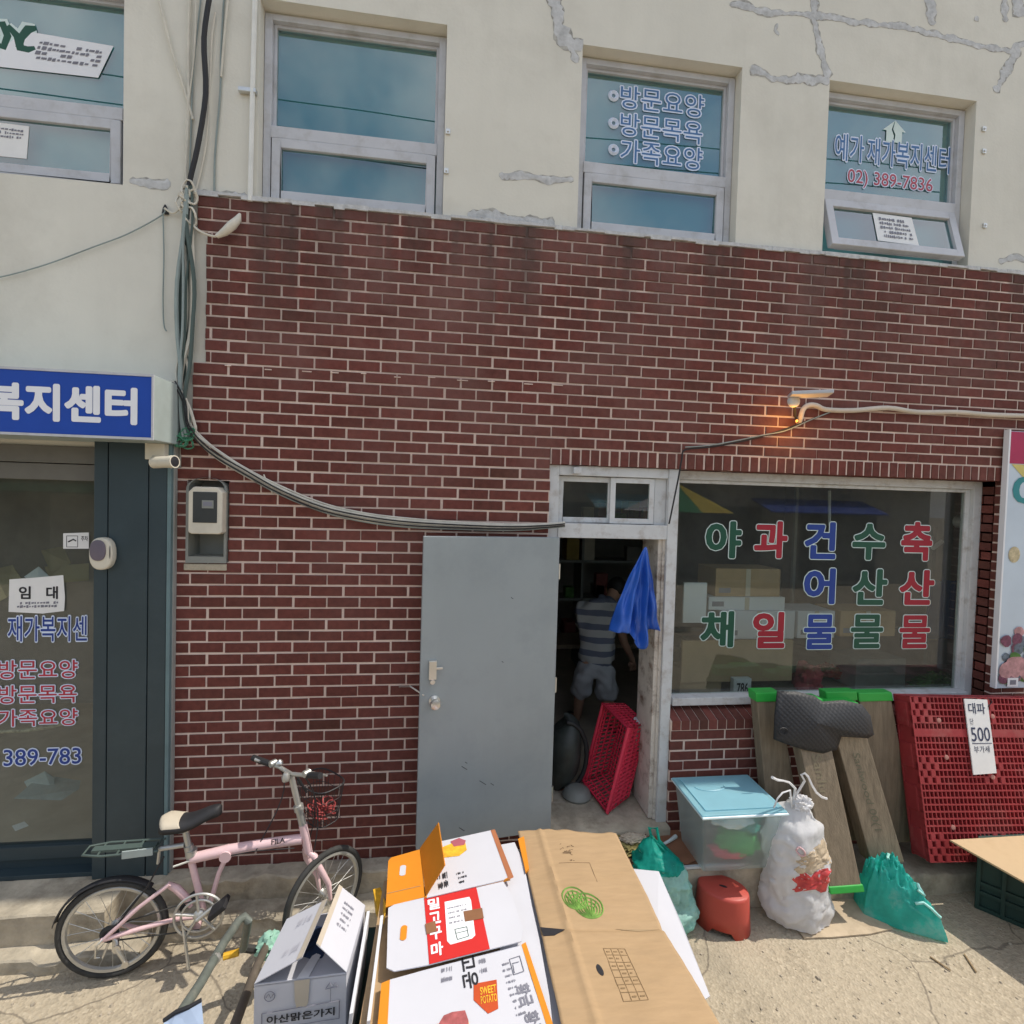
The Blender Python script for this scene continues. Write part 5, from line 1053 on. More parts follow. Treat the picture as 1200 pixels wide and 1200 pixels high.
# orange carton
O_ = sheet('orange_carton', 'orange inside of an opened carton with a raised flap', [(455, 1009), (458, 1005), (493, 995), (498, 1051), (452, 1063), (453, 1047)], .716, m_orange, cat='carton')
q = MB(); of = cards([(492, 994), (499, 1050), (521, 1014), (513.5, 964)], [.718, .722, .86, .86]); q.prism(of, (.004, 0, 0)); q.build('raised_flap', m_orange, O_)
q = MB(); c = P(472, 1020, Z=.7168); q.prism([Vector((c.x + .015 * math.cos(t), c.y + .012 * math.sin(t) + (.024 if math.sin(t) > 0 else -.024), c.z)) for t in [2 * math.pi * i / 18 for i in range(18)]], (0, 0, .0006)); q.build('handle_hole', m_whitecard, O_)
q = MB(); q.tube(cards([(454, 1047), (493, 1038)], .7172), .0015, 4); q.build('crease', m_card2, O_)
q = MB(); q.prism(cards([(437, 1042), (445, 1040), (452, 1060), (448, 1090), (440, 1070)], [.62, .62, .70, .66, .6]), (.004, 0, 0)); q.build('side_flap', m_yellow, O_)
# upper white carton
D_ = sheet('printed_carton', 'white carton with yellow food picture beside the raised orange flap', [(516, 986), (575, 973), (597, 1027), (590, 1031), (500, 1052)], .730, m_whitecard, cat='carton')
q = MB(); q.prism(cards([(575, 973), (580, 972), (602, 1028), (596, 1031)], .7312), (0, 0, .0006)); q.build('brown_edge', mat('print_brown', (.38, .14, .06), .6), D_)
q = MB(); q.prism(cards([(518, 993), (530, 988), (545, 986), (547, 996), (538, 1003), (521, 1005)], .7312), (0, 0, .0006)); q.build('food_print', m_yellow, D_)
q = MB(); q.prism(cards([(528, 986), (538, 982), (546, 985), (544, 990), (532, 992)], .7322), (0, 0, .0006)); q.build('food_print', mat('potato_skin_print', (.38, .10, .13), .7), D_)
q = MB(); squiggles(q, *cards([(534, 1022), (545, 1019), (549, 1034), (538, 1037)], .7312), 3, .001, .6, 51); squiggles(q, *cards([(512, 1024), (524, 1020), (526, 1040), (514, 1044)], .7312), 2, .001, .9, 52); q.build('small_print', m_ink, D_)
q = MB(); q.prism(cards([(497, 1052), (500, 1049), (596, 1025), (598, 1029)], .7295), (0, 0, -.012)); q.build('orange_edge', m_orange, D_)

# ---- big brown sheet, creased and slightly wavy
HB = MB()
c00, c10, c01, c11 = P(607, 972, Z=.69), P(722, 976, Z=.69), P(634, 1089, Z=.715), P(776, 1086, Z=.70)
d01, d11 = P(672, 1262, Z=.715), P(880, 1262, Z=.70)
def hsheet(u, v):
    if v < .5:
        t = v * 2; a, b = c00.lerp(c01, t), c10.lerp(c11, t)
    else:
        t = (v - .5) * 2; a, b = c01.lerp(d01, t), c11.lerp(d11, t)
    p = a.lerp(b, u)
    ridge = .010 * math.exp(-((u - .22) / .02) ** 2) - .012 * max(0, .22 - u) / .22; cr = -.010 * math.exp(-((v - .5) / .012) ** 2)
    w_ = .010 * noise.noise(Vector((u * 2.2, v * 5, 1.3))) + .004 * noise.noise(Vector((u * 5, v * 26, 4.0)))
    jag = .012 * noise.noise(Vector((u * 9, 7.7, 0))) if v < .02 else 0
    return p + Vector((0, jag, ridge + cr + w_))
HB.grid(hsheet, 44, 110)
HO = HB.build('cardboard_sheet', m_card, at=c00, smooth=True, solid=.004); tag(HO, 'large creased brown cardboard sheet with green cabbage print', 'cardboard')
def hs(px, py, lift=.004):  # point on the sheet nearest a picture direction
    best = None
    for it in range(3):
        if it == 0: uu = [i / 24 for i in range(25)]; vv = [i / 48 for i in range(49)]
        else: uu = [best[1] + (i - 4) * (.02 if it == 1 else .004) for i in range(9)]; vv = [best[2] + (i - 4) * (.01 if it == 1 else .002) for i in range(9)]
        for u in uu:
            for v in vv:
                p = hsheet(min(1, max(0, u)), min(1, max(0, v))); r = p - CAM; z_ = r.dot(FWD); e = (600 + 600 * r.dot(RGT) / z_ - px) ** 2 + (600 + 600 * r.dot(DWN) / z_ - py) ** 2
                if best is None or e < best[0]: best = (e, u, v, p)
    return best[3] + Vector((0, 0, lift)), best[1], best[2]
def honto(mb, u0, v0, u1, v1, fnpts, lift=.004):
    pass
q = MB()
cab = mat('green_print', (.16, .30, .06), .85, var=.3, scale=30)
for (cx, cy, rx, ry, rot) in ((673, 1053, 14, 13, .2), (689, 1062, 17, 15, .3)):
    _, u0, v0 = hs(cx, cy); _, u1, _ = hs(cx + rx, cy); _, _, v1 = hs(cx, cy + ry); du, dv = abs(u1 - u0), abs(v1 - v0)
    for k in range(4): 
        r = 1 - k * .22; q.tube([hsheet(u0 + du * r * math.cos(t), v0 + dv * r * math.sin(t) + dv * .12 * k) + Vector((0, 0, .0032)) for t in [2 * math.pi * i / 24 for i in range(24)]], .0042 if k == 0 else .0035, 4, closed=True)
    for a in (-.9, -.5, 0, .5, .9): q.tube([hsheet(u0 + du * .9 * s * math.sin(a), v0 + dv * (.9 - 1.7 * s * math.cos(a * .8))) + Vector((0, 0, .0032)) for s in (0, .3, .6, .95)], .004, 4)
q.build('cabbage_print', cab, HO)
q = MB(); (_, ua, va), (_, ub, vb) = hs(707, 1112), hs(741, 1174)
_, uc, _ = hs(731, 1110); gm_ = lambda i, j: hsheet(ua + (uc - ua) * i / 3 + 0 * j, va + (vb - va) * j / 7) + Vector((0, 0, .0032))
for j in range(8): q.tube([gm_(i, j) for i in range(4)], .0013, 4)
for i in range(4): q.tube([gm_(i, j) for j in range(8)], .0013, 4)
rd = random.Random(3)
for j in range(7):
    for i in range(3):
        if rd.random() < .7: a, b = gm_(i + .25, j + .5), gm_(i + rd.uniform(.5, .85), j + .5); q.tube([a, b], .003, 4)
q.build('table_print', mat('brown_ink', (.30, .20, .10), .8), HO)
q = MB(); (_, ua, va), (_, ub, vb) = hs(655, 1012), hs(700, 1034)
_, u1, v1 = hs(662, 1000)
for (u0, v0, l, s) in ((u1 - .02, v1, .05, 0), (u1, v1 - .008, .06, .01), (u1 + .03, v1 - .004, .03, -.012)): q.tube([hsheet(u0 + l * t, v0 + s * t) + Vector((0, 0, .0035)) for t in (0, .5, 1)], .004, 4)
rd = random.Random(9)
for k in range(16): 
    u0, v0 = u1 + rd.uniform(-.05, .10), v1 + rd.uniform(-.05, .05); q.tube([hsheet(u0 + rd.uniform(.01, .03) * t, v0 + rd.uniform(-.004, .004) * t) + Vector((0, 0, .0032)) for t in (0, 1)], .0016, 4)
q.tube([hsheet(ua + (ub - ua) * t, va) + Vector((0, 0, .003)) for t in (0, .3, .6, 1)], .0012, 4); q.tube([hsheet(ub, va + (vb - va) * t) + Vector((0, 0, .003)) for t in (0, .5, 1)], .0012, 4)
q.build('faint_print', mat('brown_ink_dark', (.20, .13, .07), .8), HO)
q = MB(); _, u0, v0 = hs(703, 1138); q.prism([hsheet(u0 + .022 * math.cos(t), v0 + .021 * math.sin(t) + .004 * math.cos(t)) + Vector((0, 0, .0025)) for t in [2 * math.pi * i / 18 for i in range(18)]], (0, 0, .001)); q.build('handle_hole', m_ink, HO)
q = MB(); s0_, s1_, s2_, s3_ = [hs(*p)[0] for p in ((634, 1087), (662, 1090), (650, 1097), (637, 1098))]; q.prism([v + Vector((0, 0, -.001)) for v in (s0_, s1_, s2_, s3_)], (0, 0, .001)); q.build('slit', m_ink, HO)
s0_, s1_ = hs(719, 1084)[1:], hs(772, 1087)[1:]
q = MB(); q.prism([hsheet(s0_[0], .497) + Vector((0, 0, .0035)), hsheet((s0_[0] + s1_[0]) / 2, .499) + Vector((0, 0, .005)), hsheet(s1_[0], .50) + Vector((0, 0, .0035)), hsheet((s0_[0] + s1_[0]) / 2, .507) + Vector((0, 0, .003))], (0, 0, .0008)); q.build('torn_slit', m_card2, HO)
sheet('white_board', 'plain white sheet sticking out from under the brown cardboard', [(741, 1018), (772, 1021), (800, 1085), (832, 1167), (824, 1172), (770, 1110)], [.62, .62, .64, .655, .66, .66], m_whitecard, cat='sheet')

# ================================================================== RIGHT OF THE DOOR
# bath stool
sc = Vector((3.275, -.425, 0)); ra = math.radians(-30); sx, sy = Vector((math.cos(ra), math.sin(ra), 0)), Vector((-math.sin(ra), math.cos(ra), 0))
def ov(t, a, b): 
    k = .96; c, s_ = math.cos(t), math.sin(t); return sx * (a * abs(c) ** k * math.copysign(1, c)) + sy * (b * abs(s_) ** k * math.copysign(1, s_))
q = MB(); n = 40; rings = [(.160, .122, 0), (.153, .116, .10), (.146, .110, .21), (.142, .106, .221), (.133, .098, .226)]
vs = []; 
for a, b, h in rings:
    for i in range(n):
        t = 2 * math.pi * i / n; hh = h
        if h == 0: hh = .036 if abs(math.sin(t)) > .93 else 0.0
        vs.append(sc + ov(t, a, b) + Vector((0, 0, hh)))
fs = [(r * n + i, r * n + (i + 1) % n, (r + 1) * n + (i + 1) % n, (r + 1) * n + i) for r in range(len(rings) - 1) for i in range(n)] + [list(range((len(rings) - 1) * n, len(rings) * n))]
q.add(vs, fs); STO = q.build('bath_stool', m_redplastic, at=sc, smooth=40, solid=.004); tag(STO, 'low red oval plastic bath stool on the ground by the step', 'stool')
q = MB(); q.prism([sc + Vector((0, 0, .2285)) + sx * (.024 * math.cos(t)) + sy * (.009 * math.sin(t)) for t in [2 * math.pi * i / 14 for i in range(14)]], (0, 0, .0008)); q.build('finger_hole', m_ink, STO)

# storage box
BX = thing('storage_box', 'clear plastic storage box with pale blue lid on the door step', 'storage box', (3.4, -.28, .33))
top = [Vector((3.10, -.475, .695)), Vector((3.62, -.475, .695)), Vector((3.62, -.085, .695)), Vector((3.10, -.085, .695))]
bot = [Vector((3.19, -.33, .30)), Vector((3.645, -.33, .30)), Vector((3.62, -.05, .30)), Vector((3.20, -.05, .30))]
bot = [Vector((3.155, -.40, .30)), Vector((3.575, -.40, .30)), Vector((3.575, -.10, .30)), Vector((3.155, -.10, .30))]
q = MB(); q.add(bot + top, [(0, 1, 2, 3), (0, 1, 5, 4), (1, 2, 6, 5), (2, 3, 7, 6), (3, 0, 4, 7)]); q.build('box_body', m_boxplastic, BX, bevel=.02, seg=3)
q = MB(); q.box(3.085, 3.635, -.492, -.07, .695, .718); q.build('lid', m_lid, BX, bevel=.008, seg=2)
q = MB(); q.box(3.125, 3.595, -.452, -.11, .7182, .726); q.build('lid_panel', m_lid, BX, bevel=.006)
q = MB()
lidr = [Vector((3.088, -.495, .703)), Vector((3.632, -.495, .703)), Vector((3.632, -.068, .703)), Vector((3.088, -.068, .703))]; q.tube(lidr, .008, 8, closed=True); q.build('rim', mat('frosted_rim', (.62, .76, .80), .4), BX)
q = MB(); q.tube([Vector((3.28 + .10 * math.cos(t), -.21 + .05 * math.sin(t), .727)) for t in [math.pi + math.pi * i / 12 for i in range(13)]], .005, 6); q.build('lid_handle', m_lid, BX)
for c, r, m, s_, sd2 in (((3.44, -.30, .42), .11, m_greencap, (1.2, .8, .7), 1), ((3.40, -.30, .37), .09, m_pinkplastic, (1.5, .8, .45), 2), ((3.38, -.30, .58), .10, m_foam, (1.3, .9, .5), 3), ((3.5, -.25, .52), .10, mat('jade_bag', (.02, .28, .22), .5), (1.1, .9, .9), 4)):
    crumple(['green_bag', 'red_bag', 'white_bag', 'jade_bag'][sd2 - 1], ['dark green bag inside the clear storage box', 'red bag at the bottom of the clear storage box', 'white crumpled bag near the top inside the storage box', 'jade bag at the right inside the storage box'][sd2 - 1], 'bag', Vector(c), r, m, sd2, s_, .3)

# cardboard and debris by the threshold
def ground_patch(name, label, pts, Z, m, cat, th=.004): return sheet(name, label, pts, Z, m, th, cat)
ground_patch('cardboard_scrap', 'thin brown cardboard on the step left of the storage box', [(745, 972), (790, 968), (806, 984), (818, 1006), (806, 1012), (775, 1008), (752, 990)], .306, mat('rust_cardboard', (.27, .12, .065), .85, var=.2), 'cardboard', .006)
crumple('dried_greens', 'heap of dried yellowish greens at the foot of the doorway', 'leaf litter', P(738, 992, Z=.31), .10, mat('dry_leaf', (.22, .19, .07), .9, var=.6, scale=40), 17, (1.1, .8, .3), .6, 12)
crumple('paper_rag', 'crumpled cream paper lying on dried greens by the door', 'paper', P(742, 982, Z=.35), .055, mat('cream_paper', (.55, .47, .36), .9, var=.15), 19, (1.4, .8, .35), .5, 9)
q = MB(); q.tube([P(776, 990, Z=.315), P(785, 985, Z=.322), P(792, 980, Z=.318)], [.008, .010, .014], 6); tag(q.build('cloth_strip', m_foam, at=P(785, 985, Z=.31)), 'short white strip of cloth on the brown cardboard', 'rag')

# sacks
def sack(name, label, base, top, wx, wy, prof, m, seed, amp=.10, nu=64, nv=48, lean=(0, 0), fine=.05, tagit=True):
    q = MB(); base, top = Vector(base), Vector(top)
    def fn(u, v):
        a = 2 * math.pi * u; i = v * (len(prof) - 1); k = min(int(i), len(prof) - 2); f = i - k; f = f * f * (3 - 2 * f); r = prof[k] * (1 - f) + prof[k + 1] * f
        c = base.lerp(top, v); d = Vector((math.cos(a), math.sin(a), 0))
        pos = c + Vector((d.x * wx * r, d.y * wy * r, 0)); s3 = pos * 7 + Vector((seed, 0, 0))
        nn = noise.noise(s3) * amp + (abs(noise.noise(s3 * 2.3)) - .25) * amp * .9 + (abs(noise.noise(s3 * 5.1)) - .25) * fine
        pos += d * (nn * .5 * r ** .5) + Vector((0, 0, noise.noise(s3 * 1.5 + Vector((0, 9, 0))) * .025 * (0 if v < .03 else 1)))
        return pos
    q.grid(fn, nu, nv, wrap=True); k = len(q.v); q.poly(q.v[:nu][::-1])
    o = q.build(name, m, smooth=60, at=base); 
    if label: tag(o, label, 'bag')
    return o, fn
WS, wfn = sack('rubbish_sack', 'bulging white plastic sack with tied top on flattened cardboard', (3.775, -.43, .02), (3.745, -.39, .73), .215, .15, [.88, 1.02, 1.0, .96, .92, .90, .88, .78, .50, .16], m_polywhite, 3, .06, fine=.03)
def surf(fn, u, v, l): 
    p = fn(u, v); e = .01; n_ = (fn(u + e, v) - p).cross(fn(u, v + e) - p).normalized(); 
    if n_.dot(CAM - p) < 0: n_ = -n_
    return p + n_ * l
def patch_on(fn, u0, u1, v0, v1, l, name, m, parent, seed):
    q = MB(); 
    def f2(a, b):
        aa = 2 * math.pi * a; r = b * (1 + .6 * noise.noise(Vector((math.cos(aa) * 2.2, math.sin(aa) * 2.2, seed))))
        u = (u0 + u1) / 2 + (u1 - u0) / 2 * r * math.cos(aa); v = (v0 + v1) / 2 + (v1 - v0) / 2 * r * math.sin(aa)
        return surf(fn, u, v, l * (1 - b ** 3) + .0015) 
    q.grid(f2, 30, 8, wrap=True); return q.build(name, m, parent, smooth=True)
# contents seen through the sack wall
patch_on(wfn, .66, .92, .33, .51, .004, 'red_contents', mat('red_contents', (.50, .05, .05), .4, var=.35, scale=25, bump=.5, bscale=30), WS, 2)
patch_on(wfn, .68, .99, .49, .70, .003, 'straw_contents', mat('straw_contents', (.50, .40, .28), .6, var=.3, scale=30, bump=.5, bscale=30), WS, 5)
q = MB(); c = P(924, 962, Y=-.56); pts_ = [surf(wfn, .70 + .018 * math.cos(t), .68 + .03 * math.sin(t), .003) for t in [2 * math.pi * i / 14 for i in range(14)]]; q.tube(pts_, .006, 5, closed=True); q.build('pink_tag', mat('pale_pink', (.65, .42, .42), .5), WS)
q = MB(); tp = Vector((3.745, -.39, .73))
q.tube([tp + Vector((-.02, -.02, -.03)), P(932, 924, Y=-.44), P(925, 917, Y=-.46), P(918, 915, Y=-.48), P(911, 914, Y=-.5), P(905, 911, Y=-.52)], [.007, .008, .007, .006, .008, .009], 6); q.tube([tp + Vector((-.03, -.03, -.05)), P(926, 926, Y=-.48), P(917, 929, Y=-.5), P(911, 936, Y=-.52), P(909, 941, Y=-.52), P(907, 946, Y=-.5)], .005, 6)
q.tube([tp, P(943, 915, Y=-.42), P(939, 908, Y=-.43), P(943, 906, Y=-.43), P(947, 910, Y=-.435), P(952, 921, Y=-.445), P(957, 929, Y=-.45), P(963, 934, Y=-.45), P(969, 936, Y=-.45)], .007, 6); q.build('drawstring', m_polywhite, WS, smooth=True)
crumple('sack_knot', None, None, tp + Vector((.03, -.03, -.01)), .05, m_polywhite, 23, (1.2, .9, .8), .5, 9).parent = WS
bpy.data.objects['sack_knot'].location = tp + Vector((.03, -.03, -.01)) - Vector(WS.location)
sheet('cardboard_sheet', 'flat muddy cardboard on the ground under the white sack', [(898, 1035), (935, 1030), (1000, 1048), (1046, 1088), (1020, 1094), (975, 1098), (942, 1099)], .012, mat('muddy_cardboard', (.46, .37, .26), .9, var=.15, dirt=(.28, .21, .14), dirt_amt=.6, dscale=9), .008)

G1, gfn = sack('net_bag', 'teal net bag of white foam scraps left of the red stool', (2.955, -.46, .02), (2.86, -.30, .46), .165, .13, [.55, .85, 1.0, 1.0, 1.0, 1.0, .9, .5, .14], m_netmint, 7, .06)
q = MB(); q.grid(lambda u, v: Vector((2.88, -.33, 0)) + (gfn(u, .70 + .30 * v) - Vector((2.88, -.33, 0))) * 1.012, 64, 18, wrap=True); q.build('net_neck', m_tealnet, G1, smooth=60)
q = MB(); tp = Vector((2.86, -.30, .46)); q.tube([tp + Vector((.09, -.07, -.1)), tp + Vector((.05, -.05, -.03)), tp, tp + Vector((-.01, .02, .06)), tp + Vector((.03, .0, .07)), tp + Vector((.04, -.02, -.0)), tp + Vector((.13, -.06, -.08)), tp + Vector((.16, -.08, -.14))], .011, 6); q.build('drawstring', m_tealnet, G1, smooth=True)
# lying net bag at right
G2 = thing('net_bag', 'teal net bag lying slumped in front of the red pallet', 'bag', (4.4, -.55, 0))
G2P = [Vector(p) for p in ((4.55, -.70, 0), (4.60, -.52, 0), (4.57, -.36, 0), (4.38, -.30, 0), (4.24, -.34, 0), (4.21, -.46, 0), (4.33, -.58, 0))]
def g2(u, v, k=1.0, infl=1.0):
    n = len(G2P); i = int(u * n) % n; f = u * n - int(u * n); f = f * f * (3 - 2 * f) * .5 + f * .5; e = G2P[i].lerp(G2P[(i + 1) % n], f); c = Vector((4.37, -.47, 0))
    p = c + (e - c) * (v * k); s3 = p * 8 + Vector((2.7, 0, 0))
    h = .27 * (max(0, 1 - v ** 3.2)) ** .6 * infl * (1 + .9 * (p.y + .47)) * (1 - .25 * max(0, p.x - 4.40) / .15)
    h *= 1 + .22 * noise.noise(s3) - .42 * abs(noise.noise(s3 * 1.6)) - .38 * abs(noise.noise(s3 * 3.3)) - .2 * abs(noise.noise(s3 * 7)) + .34
    return p + Vector((0, 0, h + .010))
q = MB(); q.grid(lambda u, v: g2(u, max(.01, v)), 130, 56, wrap=True); q.build('net_skin', m_netmix, G2, smooth=70)
q = MB(); q.tube([g2(.30 + .02 * i, .8 - .13 * i) + Vector((0, 0, .012)) for i in range(6)], .008, 6); q.tube([g2(.97 + .012 * i, .55 + .05 * math.sin(i)) + Vector((0, 0, .014)) for i in range(7)], .009, 6); q.tube([g2(.93 + .02 * i, .75 + .03 * i) + Vector((0, 0, .014)) for i in range(5)], .009, 6); q.build('drawstring', mat('pale_teal', (.35, .72, .66), .5), G2, smooth=True)

# boards with green end caps leaning on the window sill
def board(tl, tr, bl, br, Yt, Yb, label, back=.07, capb=False):
    a, b = P(*tl, Y=Yt), P(*tr, Y=Yt); c, d = P(*bl, Y=Yb), P(*br, Y=Yb); zt_ = (a.z + b.z) / 2; a.z = b.z = zt_; zb_ = (c.z + d.z) / 2; c.z = d.z = max(zb_, .004)
    t = thing('capped_board', label, 'board', (c + d) / 2, 'green capped boards leaning on the shop window')
    bv = Vector((0, back, 0)); dn_ = (c - a).normalized(); e = .052
    q = MB(); q.hexa([c, d, d + bv, c + bv, a + dn_ * e, b + (d - b).normalized() * e, b + (d - b).normalized() * e + bv, a + dn_ * e + bv]); q.build('plank', m_wood, t, bevel=.006)
    g_ = .008; o_ = Vector((g_, 0, 0)); f_ = Vector((0, -g_, 0)); q = MB(); lo1, lo2 = a + dn_ * (e + .012), b + (d - b).normalized() * (e + .012)
    q.hexa([lo1 - o_ + f_, lo2 + o_ + f_, lo2 + o_ + bv - f_, lo1 - o_ + bv - f_, a - o_ + f_, b + o_ + f_, b + o_ + bv - f_, a - o_ + bv - f_]); q.build('end_cap', m_greencap, t, bevel=.008)
    if capb:
        q = MB(); up = (a - c).normalized() * .04; q.hexa([c - o_ + f_, d + o_ + f_, d + o_ + bv - f_, c - o_ + bv - f_, c + up - o_ + f_, d + up + o_ + f_, d + up + o_ + bv - f_, c + up - o_ + bv - f_]); q.build('foot_cap', m_greencap, t, bevel=.006)
    return t, (a, b, c, d)
b1, k1 = board((886, 812), (912, 810), (902, 985), (942, 985), -.11, -.20, 'green capped board farthest left beside the storage box', .08)
b2, k2 = board((926, 820), (962, 818), (974, 1046), (1011, 1046), -.20, -.50, 'green capped board directly behind the white sack', .09, True)
b3, k3 = board((968, 825), (1004, 822), (1022, 1012), (1060, 1012), -.17, -.36, 'green capped board with printed side leaning right of the rubber mat', .10)
b4, k4 = board((1006, 812), (1043, 810), (1030, 990), (1075, 985), -.08, -.16, 'rearmost green capped board next to the red pallet', .06)
q = MB(); b5, k5 = board((968, 812), (1002, 808), (985, 985), (1020, 985), -.09, -.15, 'green capped board standing behind the mat in the middle', .06)
q = MB(); a, b, c, d = k3; fm = quadmap(a.lerp(c, .32).lerp(b.lerp(d, .32), .30), a.lerp(c, .32).lerp(b.lerp(d, .32), .60), a.lerp(c, .80).lerp(b.lerp(d, .80), .60), a.lerp(c, .80).lerp(b.lerp(d, .80), .30), .002)
text_into(q, 'Sanlwood 00(1', lambda u, v: fm(v, 1 - u), .008); q.build('print', mat('board_ink', (.13, .12, .08), .8), b3)
q = MB(); a, b, c, d = k2; fm = quadmap(a.lerp(c, .30).lerp(b.lerp(d, .30), .3), a.lerp(c, .30).lerp(b.lerp(d, .30), .6), a.lerp(c, .5).lerp(b.lerp(d, .5), .6), a.lerp(c, .5).lerp(b.lerp(d, .5), .3), .002); text_into(q, 'Sanlu', lambda u, v: fm(v, 1 - u), .005); q.build('print', mat('board_ink_pale', (.20, .17, .11), .8), b2)

# quilted rubber mat draped over the boards
mo_ = [(913, 811), (935, 812), (956, 817), (966, 824), (990, 822), (1012, 827), (1022, 840), (1026, 862), (1019, 866), (988, 864), (983, 880), (966, 884), (945, 880), (925, 874), (909, 868), (910, 840)]
def mat_y(px, py): 
    t = (py - 810) / 70; return -.225 - .075 * t - .008 * math.sin((px - 910) / 18)
mp = [P(x, y, Y=mat_y(x, y)) for x, y in mo_]; cen = P(958, 848, Y=mat_y(958, 848) - .03)
q = MB(); n = len(mp); NR = 7; vs = []
for r in range(NR + 1):
    f = r / NR
    for i in range(n): p = cen.lerp(mp[i], f); vs.append(p + Vector((0, .02 * f ** 3 + .004 * noise.noise(p * 6), 0)))
q.add(vs, [(r * n + i, r * n + (i + 1) % n, (r + 1) * n + (i + 1) % n, (r + 1) * n + i) for r in range(NR) for i in range(n)] + [list(range(n))])
mq = bpy.data.materials.new('quilted_rubber'); mq.use_nodes = True; nt = mq.node_tree; b = nt.nodes['Principled BSDF']; b.inputs['Base Color'].default_value = (.018, .019, .022, 1); b.inputs['Roughness'].default_value = .6
tcn = N(nt, 'ShaderNodeTexCoord'); mpn = N(nt, 'ShaderNodeMapping'); mpn.inputs['Rotation'].default_value = (0, math.radians(45), 0); mpn.inputs['Scale'].default_value = (1, 0.001, 1); nt.links.new(tcn.outputs['Object'], mpn.inputs[0])
ck = N(nt, 'ShaderNodeTexVoronoi', Scale=42.0, Randomness=0.0); nt.links.new(mpn.outputs[0], ck.inputs['Vector']); bpn = N(nt, 'ShaderNodeBump', Strength=.5, Distance=.006); bpn.invert = True; nt.links.new(ck.outputs['Distance'], bpn.inputs['Height']); nt.links.new(bpn.outputs[0], b.inputs['Normal'])
MO = q.build('rubber_mat', mq, at=cen, smooth=True, solid=.012); tag(MO, 'black quilted rubber mat draped over the leaning green capped boards', 'mat')
q = MB(); q.tube([P(918 + 5 * math.cos(t), 857 + 4 * math.sin(t), Y=mat_y(918, 857) - .012) for t in [2 * math.pi * i / 14 for i in range(14)]], .004, 5, closed=True); q.build('snap_ring', m_black, MO)

# red pallet leaning on the wall
tl, bl_ = P(1066, 816, Y=-.16), P(1090, 1011, Y=-.40)
up = (tl - bl_); Hh = up.length; up.normalize(); rx = Vector((1, -.02, 0)).normalized(); rx = (rx - up * rx.dot(up)).normalized(); nb = rx.cross(up); nb = nb if nb.y > 0 else -nb    # nb points back to the wall
PT = thing('plastic_pallet', 'dusty red plastic pallet with grid deck leaning against the shop front', 'pallet', bl_)
Wd = 1.1; D_ = .125
q = MB(); fb = lambda x0, x1, y0, y1, z0, z1: q.fbox(bl_, rx, nb, up, x0, x1, y0, y1, z0, z1)
nxc, nzc = 36, 24; cw, ch = Wd / nxc, Hh / nzc
for i in range(nxc + 1): fb(i * cw - (.0035 if 0 < i < nxc else -.0 if i == 0 else .012), i * cw + (.0035 if 0 < i < nxc else .012 if i == 0 else 0), .001, .03, 0, Hh)
for j in range(nzc + 1): fb(0, Wd, 0.0, .028, max(0, j * ch - .0045), min(Hh, j * ch + .0045))
for (ci, cj) in ((0, 0), (0, 11), (0, 20), (15, 0), (16, 11), (16, 20), (31, 0), (31, 11), (31, 20)):     # chequered strong points
    for a in range(5):
        for b_ in range(4):
            if (a + b_) % 2 == 0 and ci + a < nxc and cj + b_ < nzc: fb((ci + a) * cw, (ci + a + 1) * cw, -.001, .02, (cj + b_) * ch, (cj + b_ + 1) * ch)
for j in (3, 8, 14, 18): fb(0, Wd, -.0005, .02, j * ch, (j + 1) * ch) if j in (18,) else None
q.build('deck', m_pallet, PT)
q = MB()
for x0, x1 in ((0, .13), (Wd / 2 - .08, Wd / 2 + .08), (Wd - .13, Wd)): q.fbox(bl_, rx, nb, up, x0 + .004, x1, .03, D_, .004, Hh - .004)
q.fbox(bl_, rx, nb, up, 0, Wd, D_, D_ + .015, 0, Hh); q.fbox(bl_, rx, nb, up, .13, Wd - .13, .032, .038, .03, Hh - .03); q.build('pallet_body', m_pallet, PT, bevel=.01)
q = MB()
for k in range(4): q.fbox(bl_, rx, nb, up, -.004, .02, .03, D_ + .012, Hh * (.02 + .26 * k), Hh * (.18 + .26 * k))
q.build('side_rib', m_pallet, PT, bevel=.012)
q = MB()
for cx, cz in ((.2, .2), (.22, .62), (.2, .85), (.55, .5), (.62, .88)): q.lathe(bl_ + rx * cx + up * cz * Hh + nb * .002, nb * -1, [(.016, 0), (.016, .004), (.008, .006)], 10)
q.build('grommet', mat('dusty_pink_plastic', (.42, .20, .17), .7), PT)
# price card
pc = [P(1130, 819, Y=-.20), P(1157, 820, Y=-.20), P(1168, 905, Y=-.31), P(1141, 907, Y=-.31)]
pdk = lambda p: bl_ + rx * (p - bl_).dot(rx) + up * (p - bl_).dot(up) + nb * -.012
def on_pallet(px, py, l):
    d = RGT * ((px - 600) / 600) + DWN * ((py - 600) / 600) + FWD; o_ = bl_ - nb * l; return CAM + d * ((o_ - CAM).dot(nb) / d.dot(nb))
pc = [on_pallet(1130, 819, .012), on_pallet(1157, 820, .012), on_pallet(1168, 906, .012), on_pallet(1141, 908, .012)]
q = MB(); q.prism(pc, nb * .007); PCo = q.build('price_card', m_paper, at=pc[3]); tag(PCo, 'narrow white handwritten price card hung on the red pallet', 'price sign')
q = MB(); ptm = quadmap(*pc, .0015); sub = lambda u0, u1, v0, v1: (lambda u, v: ptm(u0 + (u1 - u0) * u, v0 + (v1 - v0) * v))
